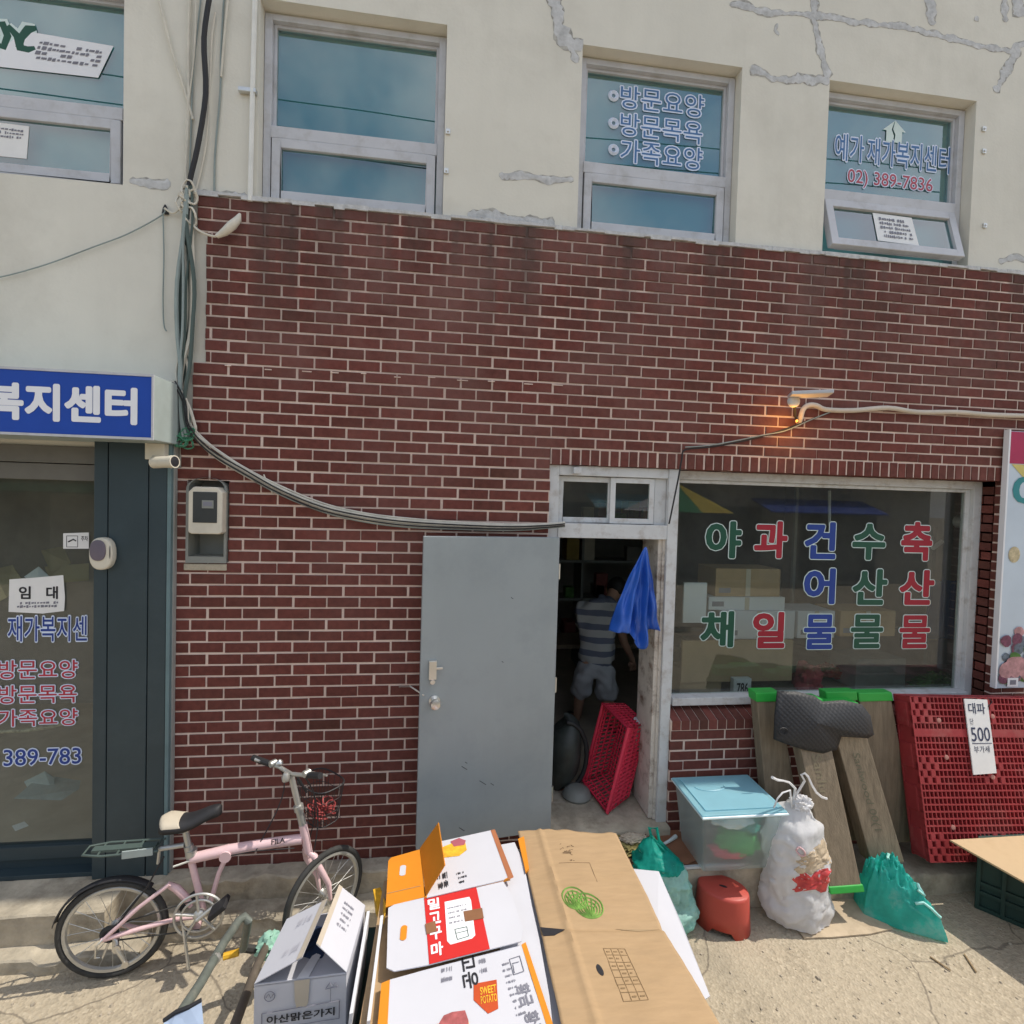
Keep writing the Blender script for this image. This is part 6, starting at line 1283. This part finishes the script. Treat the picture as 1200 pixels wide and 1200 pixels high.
text_into(q, '대파', sub(.12, .85, .80, .95), .012); text_into(q, '단', sub(.12, .27, .66, .74), .004); text_into(q, '500', sub(.10, .92, .43, .62), .006); q.poly([ptm(.1, .40), ptm(.95, .395), ptm(.95, .405), ptm(.1, .412)]); text_into(q, '부가세', sub(.15, .82, .28, .37), .004); q.build('handwriting', mat('blue_black_ink', (.04, .05, .10), .7), PCo)
q = MB(); q.tube([on_pallet(1157, 818, .01), on_pallet(1163, 822, .02), on_pallet(1158, 828, .014)], .003, 5); q.build('tie', m_ink, PCo)

# crate table with a cardboard top
CR = thing('produce_crate', 'dark green plastic crate under a cardboard sheet at the right', 'crate', (5.3, -.62, 0))
ca_ = P(1142, 1064, Z=0); e1 = Vector((.62, -.78, 0)).normalized(); e2 = Vector((.78, .62, 0)).normalized()
q = MB()
CH = .405
q.fbox(ca_, e1, e2, Vector((0, 0, 1)), 0, .62, .02, .5, .0, CH)
for k in range(6): q.fbox(ca_, e1, e2, Vector((0, 0, 1)), k * .118, k * .118 + .022, 0, .02, 0, CH)
for z_ in (0, .10, .16, CH - .028): q.fbox(ca_, e1, e2, Vector((0, 0, 1)), 0, .62, .002, .022, z_, z_ + .025)
q.build('crate_body', m_crate, CR, bevel=.003)
t0_ = P(1113, 984, Z=.42); tb_ = (P(1215, 978, Z=.42) - t0_).normalized() * .85; ta_ = (P(1200, 1033, Z=.42) - t0_).normalized() * .75; tp_ = [t0_, t0_ + tb_, t0_ + tb_ + ta_, t0_ + ta_]
q = MB(); q.prism(tp_, (0, 0, -.012)); o = q.build('cardboard_sheet', mat('pale_tan_cardboard', (.52, .38, .225), .85, var=.06, dirt=(.42, .30, .17), dirt_amt=.6, dscale=6), at=tp_[0], bevel=.003); tag(o, 'cardboard sheet laid over the dark green crate at the right edge', 'cardboard')  # paler tan cardboard with darker noise blotches
# litter
rd = random.Random(14)
for k, (a, b) in enumerate((((1090, 1121), (1114, 1137)), ((1130, 1118), (1144, 1139)))):
    q = MB(); q.tube([P(*a, Z=.006), P(*b, Z=.008)], .0045, 5); tag(q.build('twig', m_card2, at=P(*a, Z=0)), ['dark twig on the ground below the slumped net bag', 'dark twig on the ground nearer the crate shadow'][k], 'twig')
q = MB(); q.box(0, 0, 0, 0, 0, 0) if False else None
lit = MB()
for k in range(420):
    x, y = rd.uniform(-1.2, 6), rd.uniform(-1.1, -.36); r = rd.uniform(.003, .011) * (1 if rd.random() < .9 else 1.6); t = rd.uniform(0, 6.28)
    e = [Vector((x + r * rd.uniform(.6, 1.3) * math.cos(t + a), y + r * rd.uniform(.6, 1.3) * math.sin(t + a), .0)) for a in (0, 1.3, 2.5, 3.8, 5)]
    lit.add(e + [p + Vector((0, 0, r * .6)) * 1 + (Vector((x, y, 0)) - p) * .4 for p in e], [(0, 1, 6, 5), (1, 2, 7, 6), (2, 3, 8, 7), (3, 4, 9, 8), (4, 0, 5, 9), (5, 6, 7, 8, 9)])
o = lit.build('gravel', mat('pebble', (.36, .31, .24), .9, var=.4, scale=30)); tag(o, 'loose grit scattered over the ground', 'gravel', kind='stuff')

# ================================================================== IN THE DOORWAY AND THE SHOP
FZ = 0.354
# magenta crate leaning in the doorway
BC = thing('plastic_basket', 'magenta red slotted plastic basket tipped on edge in the doorway', 'basket', (2.88, .2, FZ))
# local frame: long axis leaning up-right, depth axis to the right
o_ = P(712, 946, Y=.13); o_.z = FZ + .016
la = Vector((.25, .07, .965)).normalized(); LA = .60; wb = Vector((-.22, .95, .10)).normalized(); WB_ = .36; dp = Vector((.86, .42, .0)).normalized(); DP = .22
q = MB(); F = lambda a, b, c: o_ + la * a + wb * b + dp * c
def bwall(A, Bv, Cv, Dv, nu, nv, th):      # slotted wall between four corners
    for i in range(nu + 1):
        f = i / nu; q.tube([A.lerp(Bv, f), Dv.lerp(Cv, f)], th, 4)
    for j in range(nv + 1):
        f = j / nv; q.tube([A.lerp(Dv, f), Bv.lerp(Cv, f)], th * 1.1, 4)
ti = .03
mo4 = [F(0, 0, 0), F(LA, 0, 0), F(LA, WB_, 0), F(0, WB_, 0)]; bo4 = [F(ti, ti, DP), F(LA - ti, ti, DP), F(LA - ti, WB_ - ti, DP), F(ti, WB_ - ti, DP)]
for i in range(4):
    j = (i + 1) % 4; bwall(mo4[i], mo4[j], bo4[j], bo4[i], 18 if i % 2 == 0 else 10, 4, .0075)
bwall(bo4[0], bo4[1], bo4[2], bo4[3], 16, 9, .0075)
q.build('basket_body', m_pinkplastic, BC)
q = MB(); q.tube(mo4, .014, 8, closed=True); q.tube([p.lerp(b_, .12) for p, b_ in zip(mo4, bo4)], .009, 6, closed=True); q.tube(bo4, .009, 6, closed=True); q.build('basket_rim', m_pinkplastic, BC, smooth=True)
q = MB(); a = bo4[1].lerp(mo4[1], .2); q.fbox(a, la, wb, dp, -.0, .012, .02, .09, -.03, .02); q.build('paper_tag', m_white, BC)

# blue tarpaulin hung on the jamb
hk = P(756, 641, Y=.035)
q = MB()
def tarp(u, v):
    w_ = .012 + .34 * v ** .85; lean = -.10 * v
    bottom = .56 + .13 * math.exp(-((u - .60) / .16) ** 2) - .05 * u + .05 * u * u; z = hk.z - v * bottom
    x = hk.x + (u - .56) * w_ + lean * .55; fold = .035 * math.sin(u * 15 + 1.5 * v) + .018 * math.sin(u * 31 + 2)
    y = hk.y - .012 + fold * (.25 + v) * min(1, v * 4) - .05 * v + .06 * noise.noise(Vector((u * 5, v * 4, 2))) * v - (.05 * max(0, v - .72) / .28 if u < .5 else 0)
    return Vector((x, y, z))
q.grid(tarp, 48, 36); tag(q.build('blue_tarp', m_bluetarp, smooth=True, solid=.003, at=hk), 'crumpled blue tarpaulin hanging from the top of the doorway', 'tarpaulin')

# dark bulky bag behind the door
DB = thing('carry_bag', 'dark grey green rounded bag standing on the floor behind the open door', 'bag', (2.62, .5, FZ))
q = MB(); c = Vector((2.47, .50, FZ + .28)); q.grid(lambda u, v: c + Vector((.15 * math.cos(2 * math.pi * u) * math.sin(math.pi * v) * (1 + .1 * math.sin(9 * v)), .17 * math.sin(2 * math.pi * u) * math.sin(math.pi * v), (.25 if v < .5 else .27) * math.cos(math.pi * v) + .05 * math.cos(2 * math.pi * u))), 28, 18, wrap=True)
q.build('bag_body', mat('dark_nylon', (.035, .042, .038), .45, var=.5, scale=7), DB, smooth=True)
q = MB(); q.tube([c + Vector((.165 * math.sin(t) , -.08, .26 * math.cos(t))) for t in [i * math.pi / 12 for i in range(13)]], .018, 8); q.build('bag_piping', m_black, DB, smooth=True)
q = MB(); q.lathe(Vector((2.55, .36, FZ)), (0, 0, 1), [(.10, .0), (.11, .02), (.09, .06), (.05, .08)], 18); q.build('bag_base', m_greyplastic, DB, smooth=True)

# ---- the person
PR = thing('person', 'person in striped shirt and grey shorts bending over a counter inside the doorway', 'person', (3.12, 1.35, FZ))
def skin_mesh(verts, edges, radii, root=0, sub=3):
    me = bpy.data.meshes.new('body'); me.from_pydata([Vector(v) for v in verts], edges, []); o = bpy.data.objects.new('body', me); C.objects.link(o)
    md = o.modifiers.new('skin', 'SKIN'); md.use_smooth_shade = True
    for i, r in enumerate(radii):
        sv = me.skin_vertices[0].data[i]; sv.radius = r if isinstance(r, tuple) else (r, r); sv.use_root = (i == root)
    sb = o.modifiers.new('sub', 'SUBSURF'); sb.levels = sub; sb.render_levels = sub
    dg = bpy.context.evaluated_depsgraph_get(); dg.update(); nm = bpy.data.meshes.new_from_object(o.evaluated_get(dg)); bpy.data.objects.remove(o)
    return nm
def mesh_part(nm, name, m, parent, fold=0.0):
    if fold:
        for v_ in nm.vertices:
            c3 = v_.co; k = abs(noise.noise(Vector((c3.x * 9, c3.y * 9, c3.z * 5)))) * 1.3 + noise.noise(Vector((c3.x * 16 + c3.z * 10, c3.y * 16, c3.z * 14 + 3))) * .8; v_.co = c3 + v_.normal * (k - .25) * fold
    off = world_loc(parent); nm.transform(Matrix.Translation(-off)); nm.materials.clear(); nm.materials.append(m); nm.polygons.foreach_set('use_smooth', [True] * len(nm.polygons))
    o = bpy.data.objects.new(name, nm); C.objects.link(o); o.parent = parent; return o
pel = P(697, 776, Y=1.36); chest = P(704, 722, Y=1.50); neck = P(715, 704, Y=1.62); head = P(722, 694, Y=1.70)
hL, hR = pel + Vector((-.085, 0, -.05)), pel + Vector((.085, 0, -.05)); kL, kR = P(679, 816, Y=1.40), P(713, 822, Y=1.30); aL, aR = P(676, 849, Y=1.52), P(721, 861, Y=1.30); aL.z = aR.z = FZ + .08; tL, tR = aL + Vector((-.02, .16, -.04)), aR + Vector((.03, .16, -.04))
sL, sR = chest + Vector((-.165, .05, .03)), chest + Vector((.165, .03, .07)); eR, wR = P(731, 752, Y=1.55), P(741, 772, Y=1.6); eL, wL = P(684, 745, Y=1.72), P(690, 755, Y=1.9)
V = [pel, pel.lerp(chest, .5), chest, neck, hL, kL, aL, tL, hR, kR, aR, tR, sL, eL, wL, sR, eR, wR]
E_ = [(0, 1), (1, 2), (2, 3), (0, 4), (4, 5), (5, 6), (6, 7), (0, 8), (8, 9), (9, 10), (10, 11), (2, 12), (12, 13), (13, 14), (2, 15), (15, 16), (16, 17)]
Rr = [(.115, .08), (.105, .075), (.13, .09), .055, .085, .058, .036, .034, .085, .058, .036, .034, .06, .042, .028, .06, .042, .028]
# head with a jaw, and fingers, in the same body mesh chain
b0 = len(V); V += [head + Vector((-.0, -.01, .02)), head + Vector((.03, .05, .09))]; E_ += [(3, b0), (b0, b0 + 1)]; Rr += [(.082, .09), (.075, .08)]
for (wv, wi, sgn) in ((wR, 17, 1), (wL, 14, -1)):
    i0 = len(V); pd = (Vector((.02, .02, -.09)) if sgn > 0 else Vector((.05, .07, -.03))); pc = wv + pd * .75; V.append(pc); E_.append((wi, i0)); Rr.append((.036, .02))
    for k in range(4):
        base = pc + Vector((-.028 + .019 * k, .004 * k, -.01)); t1 = base + pd * .45 + Vector((0, .008, 0)); t2 = t1 + pd * (.34 - .05 * abs(k - 1.3)) + Vector((0, .022, 0)); j = len(V); V += [base, t1, t2]; E_ += [(i0, j), (j, j + 1), (j + 1, j + 2)]; Rr += [.0095, .009, .0075]
    j = len(V); V += [wv + pd * .4 + Vector((-.035, -.01, 0)), wv + pd * .85 + Vector((-.052, -.01, 0))]; E_ += [(i0, j), (j, j + 1)]; Rr += [.011, .009]
mesh_part(skin_mesh(V, E_, Rr), 'body', m_skin, PR)
# clothing shells
shirt = bpy.data.materials.new('striped_jersey'); shirt.use_nodes = True; nt = shirt.node_tree; b = nt.nodes['Principled BSDF']; b.inputs['Roughness'].default_value = .9
tcn = N(nt, 'ShaderNodeTexCoord'); sp_ = N(nt, 'ShaderNodeSeparateXYZ'); nt.links.new(tcn.outputs['Object'], sp_.inputs[0]); mt = N(nt, 'ShaderNodeMath'); mt.operation = 'MULTIPLY'; mt.inputs[1].default_value = 8.6; nt.links.new(sp_.outputs['Z'], mt.inputs[0]); fc = N(nt, 'ShaderNodeMath'); fc.operation = 'FRACT'; nt.links.new(mt.outputs[0], fc.inputs[0]); rp_ = N(nt, 'ShaderNodeValToRGB'); rp_.color_ramp.interpolation = 'CONSTANT'; rp_.color_ramp.elements[0].color = (.48, .49, .48, 1); rp_.color_ramp.elements[1].position = .55; rp_.color_ramp.elements[1].color = (.15, .17, .23, 1); nt.links.new(fc.outputs[0], rp_.inputs['Fac']); nt.links.new(rp_.outputs['Color'], b.inputs['Base Color'])
Vs = [pel + Vector((0, 0, -.11)), pel.lerp(chest, .45), chest, chest.lerp(neck, .9), sL, sL.lerp(eL, .75), sR, sR.lerp(eR, .75)]
mesh_part(skin_mesh(Vs, [(0, 1), (1, 2), (2, 3), (2, 4), (4, 5), (2, 6), (6, 7)], [(.185, .15), (.185, .145), (.185, .14), (.10, .09), .10, .078, .10, .078]), 'shirt', shirt, PR, .026)
Vs = [pel + Vector((0, 0, .06)), pel, hL, kL + (aL - kL) * .10, hR, kR + (aR - kR) * .10]
mesh_part(skin_mesh(Vs, [(0, 1), (1, 2), (2, 3), (1, 4), (4, 5)], [(.17, .135), (.18, .15), .125, .098, .125, .098]), 'shorts', m_shorts, PR, .03)
q = MB(); hc = head + Vector((.012, .012, .045))
q.grid(lambda u, v: hc + Vector((.098 * math.cos(2 * math.pi * u) * math.sin(math.pi * (.02 + .62 * v)), .112 * math.sin(2 * math.pi * u) * math.sin(math.pi * (.02 + .62 * v)), .112 * math.cos(math.pi * (.02 + .62 * v)))) * (1 + .05 * noise.noise(Vector((u * 20, v * 9, 0)))), 32, 14, wrap=True); q.build('hair', m_hair, PR, smooth=True)
for s_ in (-1, 1):
    q = MB(); ec = head + Vector((.092 * s_, 0, .02)); q.grid(lambda u, v: ec + Vector((.012 * s_ * math.cos(math.pi * (v - .5)), .02 * math.cos(2 * math.pi * u) * math.sin(math.pi * v), .033 * math.sin(2 * math.pi * u) * math.sin(math.pi * v))), 12, 8); q.build('ear', m_skin, PR, smooth=True)
q = MB(); fc_ = head + Vector((.04, .10, .015)); q.tube([fc_ + Vector((0, -.02, .04)), fc_ + Vector((.004, .012, .005)), fc_ + Vector((0, 0, -.008))], [.008, .014, .010], 8); q.build('nose', m_skin, PR, smooth=True)
for a_ in (tL, tR):
    q = MB(); q.lathe(a_ + Vector((0, -.20, -.002)), (0, 1, 0), [(.02, 0), (.042, .03), (.045, .12), (.05, .2), (.03, .26), (.005, .275)], 14)
    for v in q.v: v.z = max(FZ + .002, a_.z + (v.z - a_.z) * .75)
    q.build('shoe', m_black, PR, smooth=True)

# ---- stock inside: counter, shelves, cartons
CO = thing('counter', 'long wooden counter inside the greengrocer behind the person', 'counter', (3.0, 2.1, FZ))
q = MB(); q.box(2.2, 4.2, 1.85, 2.35, 1.02, 1.06); q.build('counter_top', m_wood, CO, bevel=.004)
for x in (2.25, 4.1):
    for y in (1.9, 2.25): MB().box(x, x + .06, y, y + .06, FZ, 1.02).build('leg', m_wood, CO)
SH = thing('shelf_rack', 'dim shelf rack of goods against the rear wall of the shop', 'shelf', (3.2, 3.4, FZ))
for z_ in (.75, 1.25, 1.75, 2.2): MB().box(2.0, 4.6, 3.2, 3.6, z_, z_ + .03).build('shelf', m_greyplastic, SH)
for x in (2.0, 3.3, 4.57): MB().box(x, x + .03, 3.2, 3.6, FZ, 2.35).build('upright', m_greyplastic, SH)
rd = random.Random(77); cols = [m_card2, m_darkwall, mat('ochre_pack', (.30, .22, .05), .6), mat('maroon_pack', (.20, .05, .04), .6), m_leaf, m_card, mat('cream_pack', (.5, .46, .36), .6)]
for k in range(34):
    z_ = rd.choice([.78, 1.28, 1.78, 2.23]); x = 2.08 + (k % 12) * .205; w_ = rd.uniform(.1, .18); h = rd.uniform(.12, .36)
    q = MB(); q.box(x, x + w_, 3.24, 3.24 + rd.uniform(.1, .3), z_, z_ + h)
    if any(abs(x - a) < .03 and abs(z_ - b_) < .01 for a, b_ in getattr(SH, '_u', [])) : continue
    tag(q.build('goods_pack', rd.choice(cols), at=(x, 3.24, z_), bevel=.006), 'dim packet of goods on the rear shelf seen through the doorway', 'packet', 'packets on the rear shelf')
# window display (px picked on the sheet just behind the glass)
def win_box(name, label, cat, p0, p1, Y, dep, m, bev=.004):
    a, b = P(*p0, Y=Y), P(*p1, Y=Y); q = MB(); q.box(min(a.x, b.x), max(a.x, b.x), Y, Y + dep, min(a.z, b.z), max(a.z, b.z)); o = q.build(name, m, at=((a.x + b.x) / 2, Y, min(a.z, b.z)), bevel=bev); 
    if name == 'carton':
        cx = (a.x + b.x) / 2; MB().box(cx - .02, cx + .02, Y - .0015, Y, min(a.z, b.z) + .002, max(a.z, b.z) - .002).build('tape_strip', m_tape, o); MB().box(min(a.x, b.x) + .03, min(a.x, b.x) + .13, Y - .0015, Y, min(a.z, b.z) + .03, min(a.z, b.z) + .07).build('carton_print', m_inkgrey, o)
    return tag(o, label, cat)
DT = thing('display_table', 'low table of stock behind the lettered shop window', 'table', (4.3, .8, FZ))
q = MB(); q.box(3.35, 6.6, .45, 1.15, 1.02, 1.05); q.build('table_top', m_wood, DT)
for x in (3.4, 6.5):
    for y in (.5, 1.07): MB().box(x, x + .05, y, y + .05, FZ, 1.02).build('leg', m_wood, DT)
bd = MB(); bd.box(3.5, 6.6, 1.36, 1.40, 1.33, 1.36); bd.box(3.5, 3.54, 1.36, 1.40, FZ, 2.4); bd.box(6.5, 6.54, 1.36, 1.40, FZ, 2.4); bd.box(4.95, 4.98, 1.36, 1.39, FZ, 2.9)
o = tag(bd.build('display_stand', m_greyplastic, at=(4.8, 1.38, FZ)), 'grey metal stand carrying cartons behind the window letters', 'stand')
m_dimcard = m_card
win_box('carton', 'tan cardboard carton seen through the glass above the second row of letters', 'carton', (838, 699), (915, 667), .55, .3, m_card)
win_box('carton', 'long white carton behind the lower window letters at left', 'carton', (846, 749), (932, 716), .5, .3, m_whitecard)
win_box('carton', 'white carton with seam behind the blue lower letter', 'carton', (934, 748), (979, 716), .5, .3, m_whitecard)
win_box('carton', 'tan carton behind the lower green letter in the window', 'carton', (984, 746), (1050, 716), .5, .3, m_card)
win_box('carton', 'grey carton under the tan one behind the shop glass', 'carton', (830, 715), (920, 700), .53, .25, m_greycard)
win_box('panel', 'pale panel at the left inside edge of the shop window', 'panel', (800, 730), (829, 683), .42, .02, m_greycard)
win_box('cardboard_sheet', 'wide brown cardboard low behind the left part of the window', 'cardboard', (798, 800), (930, 750), .47, .03, m_card2)
win_box('cardboard_sheet', 'dull brown box low in the window beside the scale', 'cardboard', (796, 822), (846, 783), .5, .2, m_card2)
SCL = win_box('scale_display', 'small white price scale display low in the shop window', 'scale', (859, 821), (881, 795), .42, .05, m_whitefr, .006)
q = MB(); a, b = P(863, 813, Y=.415), P(877, 800, Y=.415); text_into(q, '786', wallmap(a.x, b.x, a.z, b.z, .414), .02); q.build('digits', m_ink, SCL)
win_box('crate', 'clear grey crate low behind the right part of the window', 'crate', (1002, 808), (1062, 772), .5, .3, mat('clear_grey', (.45, .47, .43), .4, trans=.5))
crumple('red_sack', 'dull red bundle low in the middle of the shop window', 'bundle', P(946, 800, Y=.6), .13, mat('dull_red', (.30, .03, .04), .7), 41, (.8, .8, 1.1))
crumple('green_vegetables', 'green vegetables low at the right end of the shop window', 'vegetables', P(1105, 803, Y=.55), .16, m_leaf, 43, (1.5, .8, .5), .6, 14)
crumple('red_vegetables', 'red produce at the middle of the window display', 'vegetables', P(978, 786, Y=.75), .12, mat('chilli_red', (.30, .03, .03), .5), 45, (1.4, .8, .4), .5, 10)
q = MB(); a = P(1105, 715, Y=.9); q.grid(lambda u, v: a + Vector(((u - .5) * .30 * (1 + .15 * v), .03 * math.sin(u * 14), -v * .55 + .28)), 20, 6); tag(q.build('blue_apron', mat('navy_blue_cloth', (.02, .08, .24), .8), at=a, smooth=True, solid=.004), 'blue cloth hanging at the right inside the shop window', 'cloth')
for k, (px, py) in enumerate(((973, 575), (805, 612), (985, 620))): pass
q = MB(); a = P(972, 575, Y=.7); b = P(972, 616, Y=.7); q.tube([a, b], .012, 6); tag(q.build('hanging_rod', m_whitefr, at=a), 'thin white rod hanging behind the top of the shop window', 'rod')
q = MB(); a, b = P(1093, 643, Y=.9), P(1104, 634, Y=.9); q.tube([a, b], .018, 8); tag(q.build('fan_blade', m_white, at=a), 'white stub of a fan behind the upper right window letter', 'fan')
q = MB(); q.lathe(P(1119, 611, Y=.9), (0, -1, 0), [(.02, 0), (.06, .03), (.05, .07), (.01, .09)], 14); tag(q.build('hanging_bulb', m_white, at=P(1119, 611, Y=.9), smooth=True), 'unlit white bulb hanging at the upper right of the window', 'bulb')

# ---- left shop: notice, sticker, papers
ny = 0.048
def flat(name, label, cat, pts, Y, m, th=.002, parent=None):
    p3 = [P(*p, Y=Y) for p in pts]; q = MB(); q.prism(p3, (0, th, 0)); o = q.build(name, m, parent, at=None if parent else p3[0])
    if label: tag(o, label, cat)
    return o
NT_ = flat('notice', 'white notice reading for lease taped on the left glass door', 'notice', [(11, 679), (40, 677), (74, 674), (76, 700), (75, 716), (50, 719), (10, 717)], ny, m_paper)
for s, p0, p1 in (('임', (22, 702), (36, 687)), ('대', (54, 702), (68, 687))):
    a, b = P(*p0, Y=ny - .001), P(*p1, Y=ny - .001); q = MB(); text_into(q, s, wallmap(a.x, b.x, a.z, b.z, ny - .001), .03); q.build('lettering', m_ink, NT_)
q = MB(); a = [P(*p, Y=ny - .001) for p in ((20, 705), (68, 704), (68, 712), (20, 713))]; squiggles(q, *a, 2, .0004, .9, 61); q.build('small_print', m_inkgrey, NT_)
flat('lower_notice', 'small sticker with pictogram high on the left glass door', 'sticker', [(74, 625), (104, 624), (104, 643), (74, 643)], ny, m_paper)
q = MB()
fr_ = [P(*p, Y=ny - .001) for p in ((78, 628), (91, 628), (91, 641), (78, 641))]
for i in range(4): q.tube([fr_[i], fr_[(i + 1) % 4]], .0015, 4)
q.tube([P(80, 635, Y=ny - .001), P(86, 632, Y=ny - .001), P(89, 634, Y=ny - .001)], .004, 4); a, b = P(95, 634, Y=ny - .001), P(103, 628, Y=ny - .001); text_into(q, '주차', wallmap(a.x, b.x, a.z, b.z, ny - .001), .02)
o = q.build('sticker_mark', m_ink, bpy.data.objects['lower_notice']); bpy.data.objects['lower_notice'].name = 'sticker'
def tilt(name, label, cat, pts, Ys, m, th=.004):
    p3 = [P(*p, Y=y) for p, y in zip(pts, Ys)]; q = MB(); q.prism(p3, (0, th, 0)); return tag(q.build(name, m, at=p3[0]), label, cat)
m_dullcard = mat('ochre_cardboard', (.42, .33, .19), .9, var=.1)
tilt('cardboard', 'flattened cardboard behind the sticker inside the left glass door', 'cardboard', [(48, 645), (74, 640), (83, 660), (60, 672)], [.5, .6, .5, .4], m_dullcard)
tilt('cardboard', 'wider flattened cardboard inside the left door below the small one', 'cardboard', [(52, 664), (104, 660), (104, 680), (60, 684)], [.45, .5, .4, .35], m_dullcard)
tilt('cardboard', 'flattened cardboard at the far left inside the glass door', 'cardboard', [(-10, 668), (14, 662), (26, 680), (8, 700), (-10, 710)], [.4, .5, .4, .3, .3], m_dullcard)
tilt('paper', 'pointed white paper behind the notice on the left glass door', 'paper', [(28, 676), (45, 664), (58, 676), (44, 684)], [.35, .4, .35, .3], m_paper)
tilt('paper', 'large crumpled pale paper low inside the left glass door', 'paper', [(16, 936), (48, 908), (94, 915), (92, 925), (72, 938)], [.2, .45, .5, .4, .3], mat('pale_teal_paper', (.40, .48, .48), .8, var=.2))
tilt('paper', 'upright torn paper standing on the crumpled pale paper', 'paper', [(28, 916), (52, 904), (64, 912), (62, 928), (36, 930)], [.35, .4, .42, .38, .36], mat('pale_teal_paper_light', (.50, .57, .57), .8, var=.2))
tilt('paper', 'small paper scrap at the lower left inside the glass door', 'paper', [(14, 968), (28, 963), (33, 968), (18, 974)], [.3, .35, .33, .28], m_paper)
q = MB(); p3 = [P(*p, Z=.267) for p in ((30, 1008), (40, 1003), (62, 1003), (48, 1014), (28, 1014))]; q.prism(p3, (0, 0, .002)); tag(q.build('leaflet', mat('lilac_paper', (.45, .43, .58), .8), at=p3[0]), 'lilac leaflet lying on the teal doorstep', 'leaflet')
q = MB(); q.tube([P(-10, 858, Y=.25), P(30, 856, Y=.28), P(60, 852, Y=.3), P(90, 843, Y=.3)], .012, 8); tag(q.build('rope', mat('straw_rope', (.40, .36, .27), .9, var=.5, scale=60), at=P(30, 856, Y=.28)), 'pale rope stretched inside the left glass door', 'rope')

# ================================================================== ACROSS THE STREET (seen only mirrored in the glass)
OB = thing('opposite_shop', 'low pale shop building across the street mirrored in the glass', 'building', (2, -12, 0))
q = MB(); q.box(-14, 18, -17, -12, 0, 3.4); q.build('wall', mat('opposite_render', (.40, .38, .34), .9), OB)
q = MB()
for k in range(7): q.box(-12 + k * 4.2, -9.2 + k * 4.2, -12.03, -11.99, .1, 2.5)
q.build('shutter', mat('opposite_shutter', (.12, .13, .14), .6), OB)
MB().box(-14, 18, -12.5, -11.4, 3.4, 3.55).build('roof', m_conc, OB)
for k in range(5):
    MB().prism([(-11 + k * 5.6, -12, 2.75), (-7 + k * 5.6, -12, 2.75), (-7 + k * 5.6, -10.9, 2.35), (-11 + k * 5.6, -10.9, 2.35)], (0, 0, .04)).build('awning', [m_green, m_white, m_redprint, m_lid, m_signblue][k], OB)
    MB().box(-10.5 + k * 5.6, -8.8 + k * 5.6, -12.05, -12.031, .9, 2.1).build('display', [m_white, m_ink, m_palevinyl, m_ink, m_card][k], OB)
for k, (y, z_) in enumerate(((-6.5, 9.4), (-6.3, 8.8), (-7.5, 10.6))):
    tag(MB().tube([(-30, y, z_ + .8), (-12, y, z_ + .1), (2, y - .3, z_), (16, y, z_ + .2), (34, y, z_ + 1)], .013, 6).build('overhead_wire', m_black, at=(2, y, z_)), ['lowest','middle','highest'][[1, 0, 2][k]] + ' dark overhead wire mirrored as a thin line in the upper panes', 'wire', 'overhead wires across the street')
PA = thing('parasol', 'striped market parasol across the street mirrored in the upper left of the shop glass', 'parasol', (6.1, -6.2, 0))
pc_ = [mat('parasol_' + n_, c, .8) for n_, c in (('red', (.45, .05, .06)), ('yellow', (.6, .45, .06)), ('green', (.05, .28, .12)), ('white', (.6, .6, .6)))]
q = MB()
for k in range(8):
    q.mi = k % 4; a0, a1 = 2 * math.pi * k / 8, 2 * math.pi * (k + 1) / 8; R0 = 1.15
    q.add([(6.1, -6.2, 2.98), (6.1 + R0 * math.cos(a0), -6.2 + R0 * math.sin(a0), 2.4), (6.1 + R0 * math.cos(a1), -6.2 + R0 * math.sin(a1), 2.4)], [(0, 1, 2)])
q.build('canopy', pc_, PA); MB().tube([(6.1, -6.2, 0), (6.1, -6.2, 2.98)], .025, 8).build('pole', m_steel, PA); MB().box(5.8, 6.4, -6.5, -5.9, 0, .12).build('base', m_conc, PA, bevel=.02)
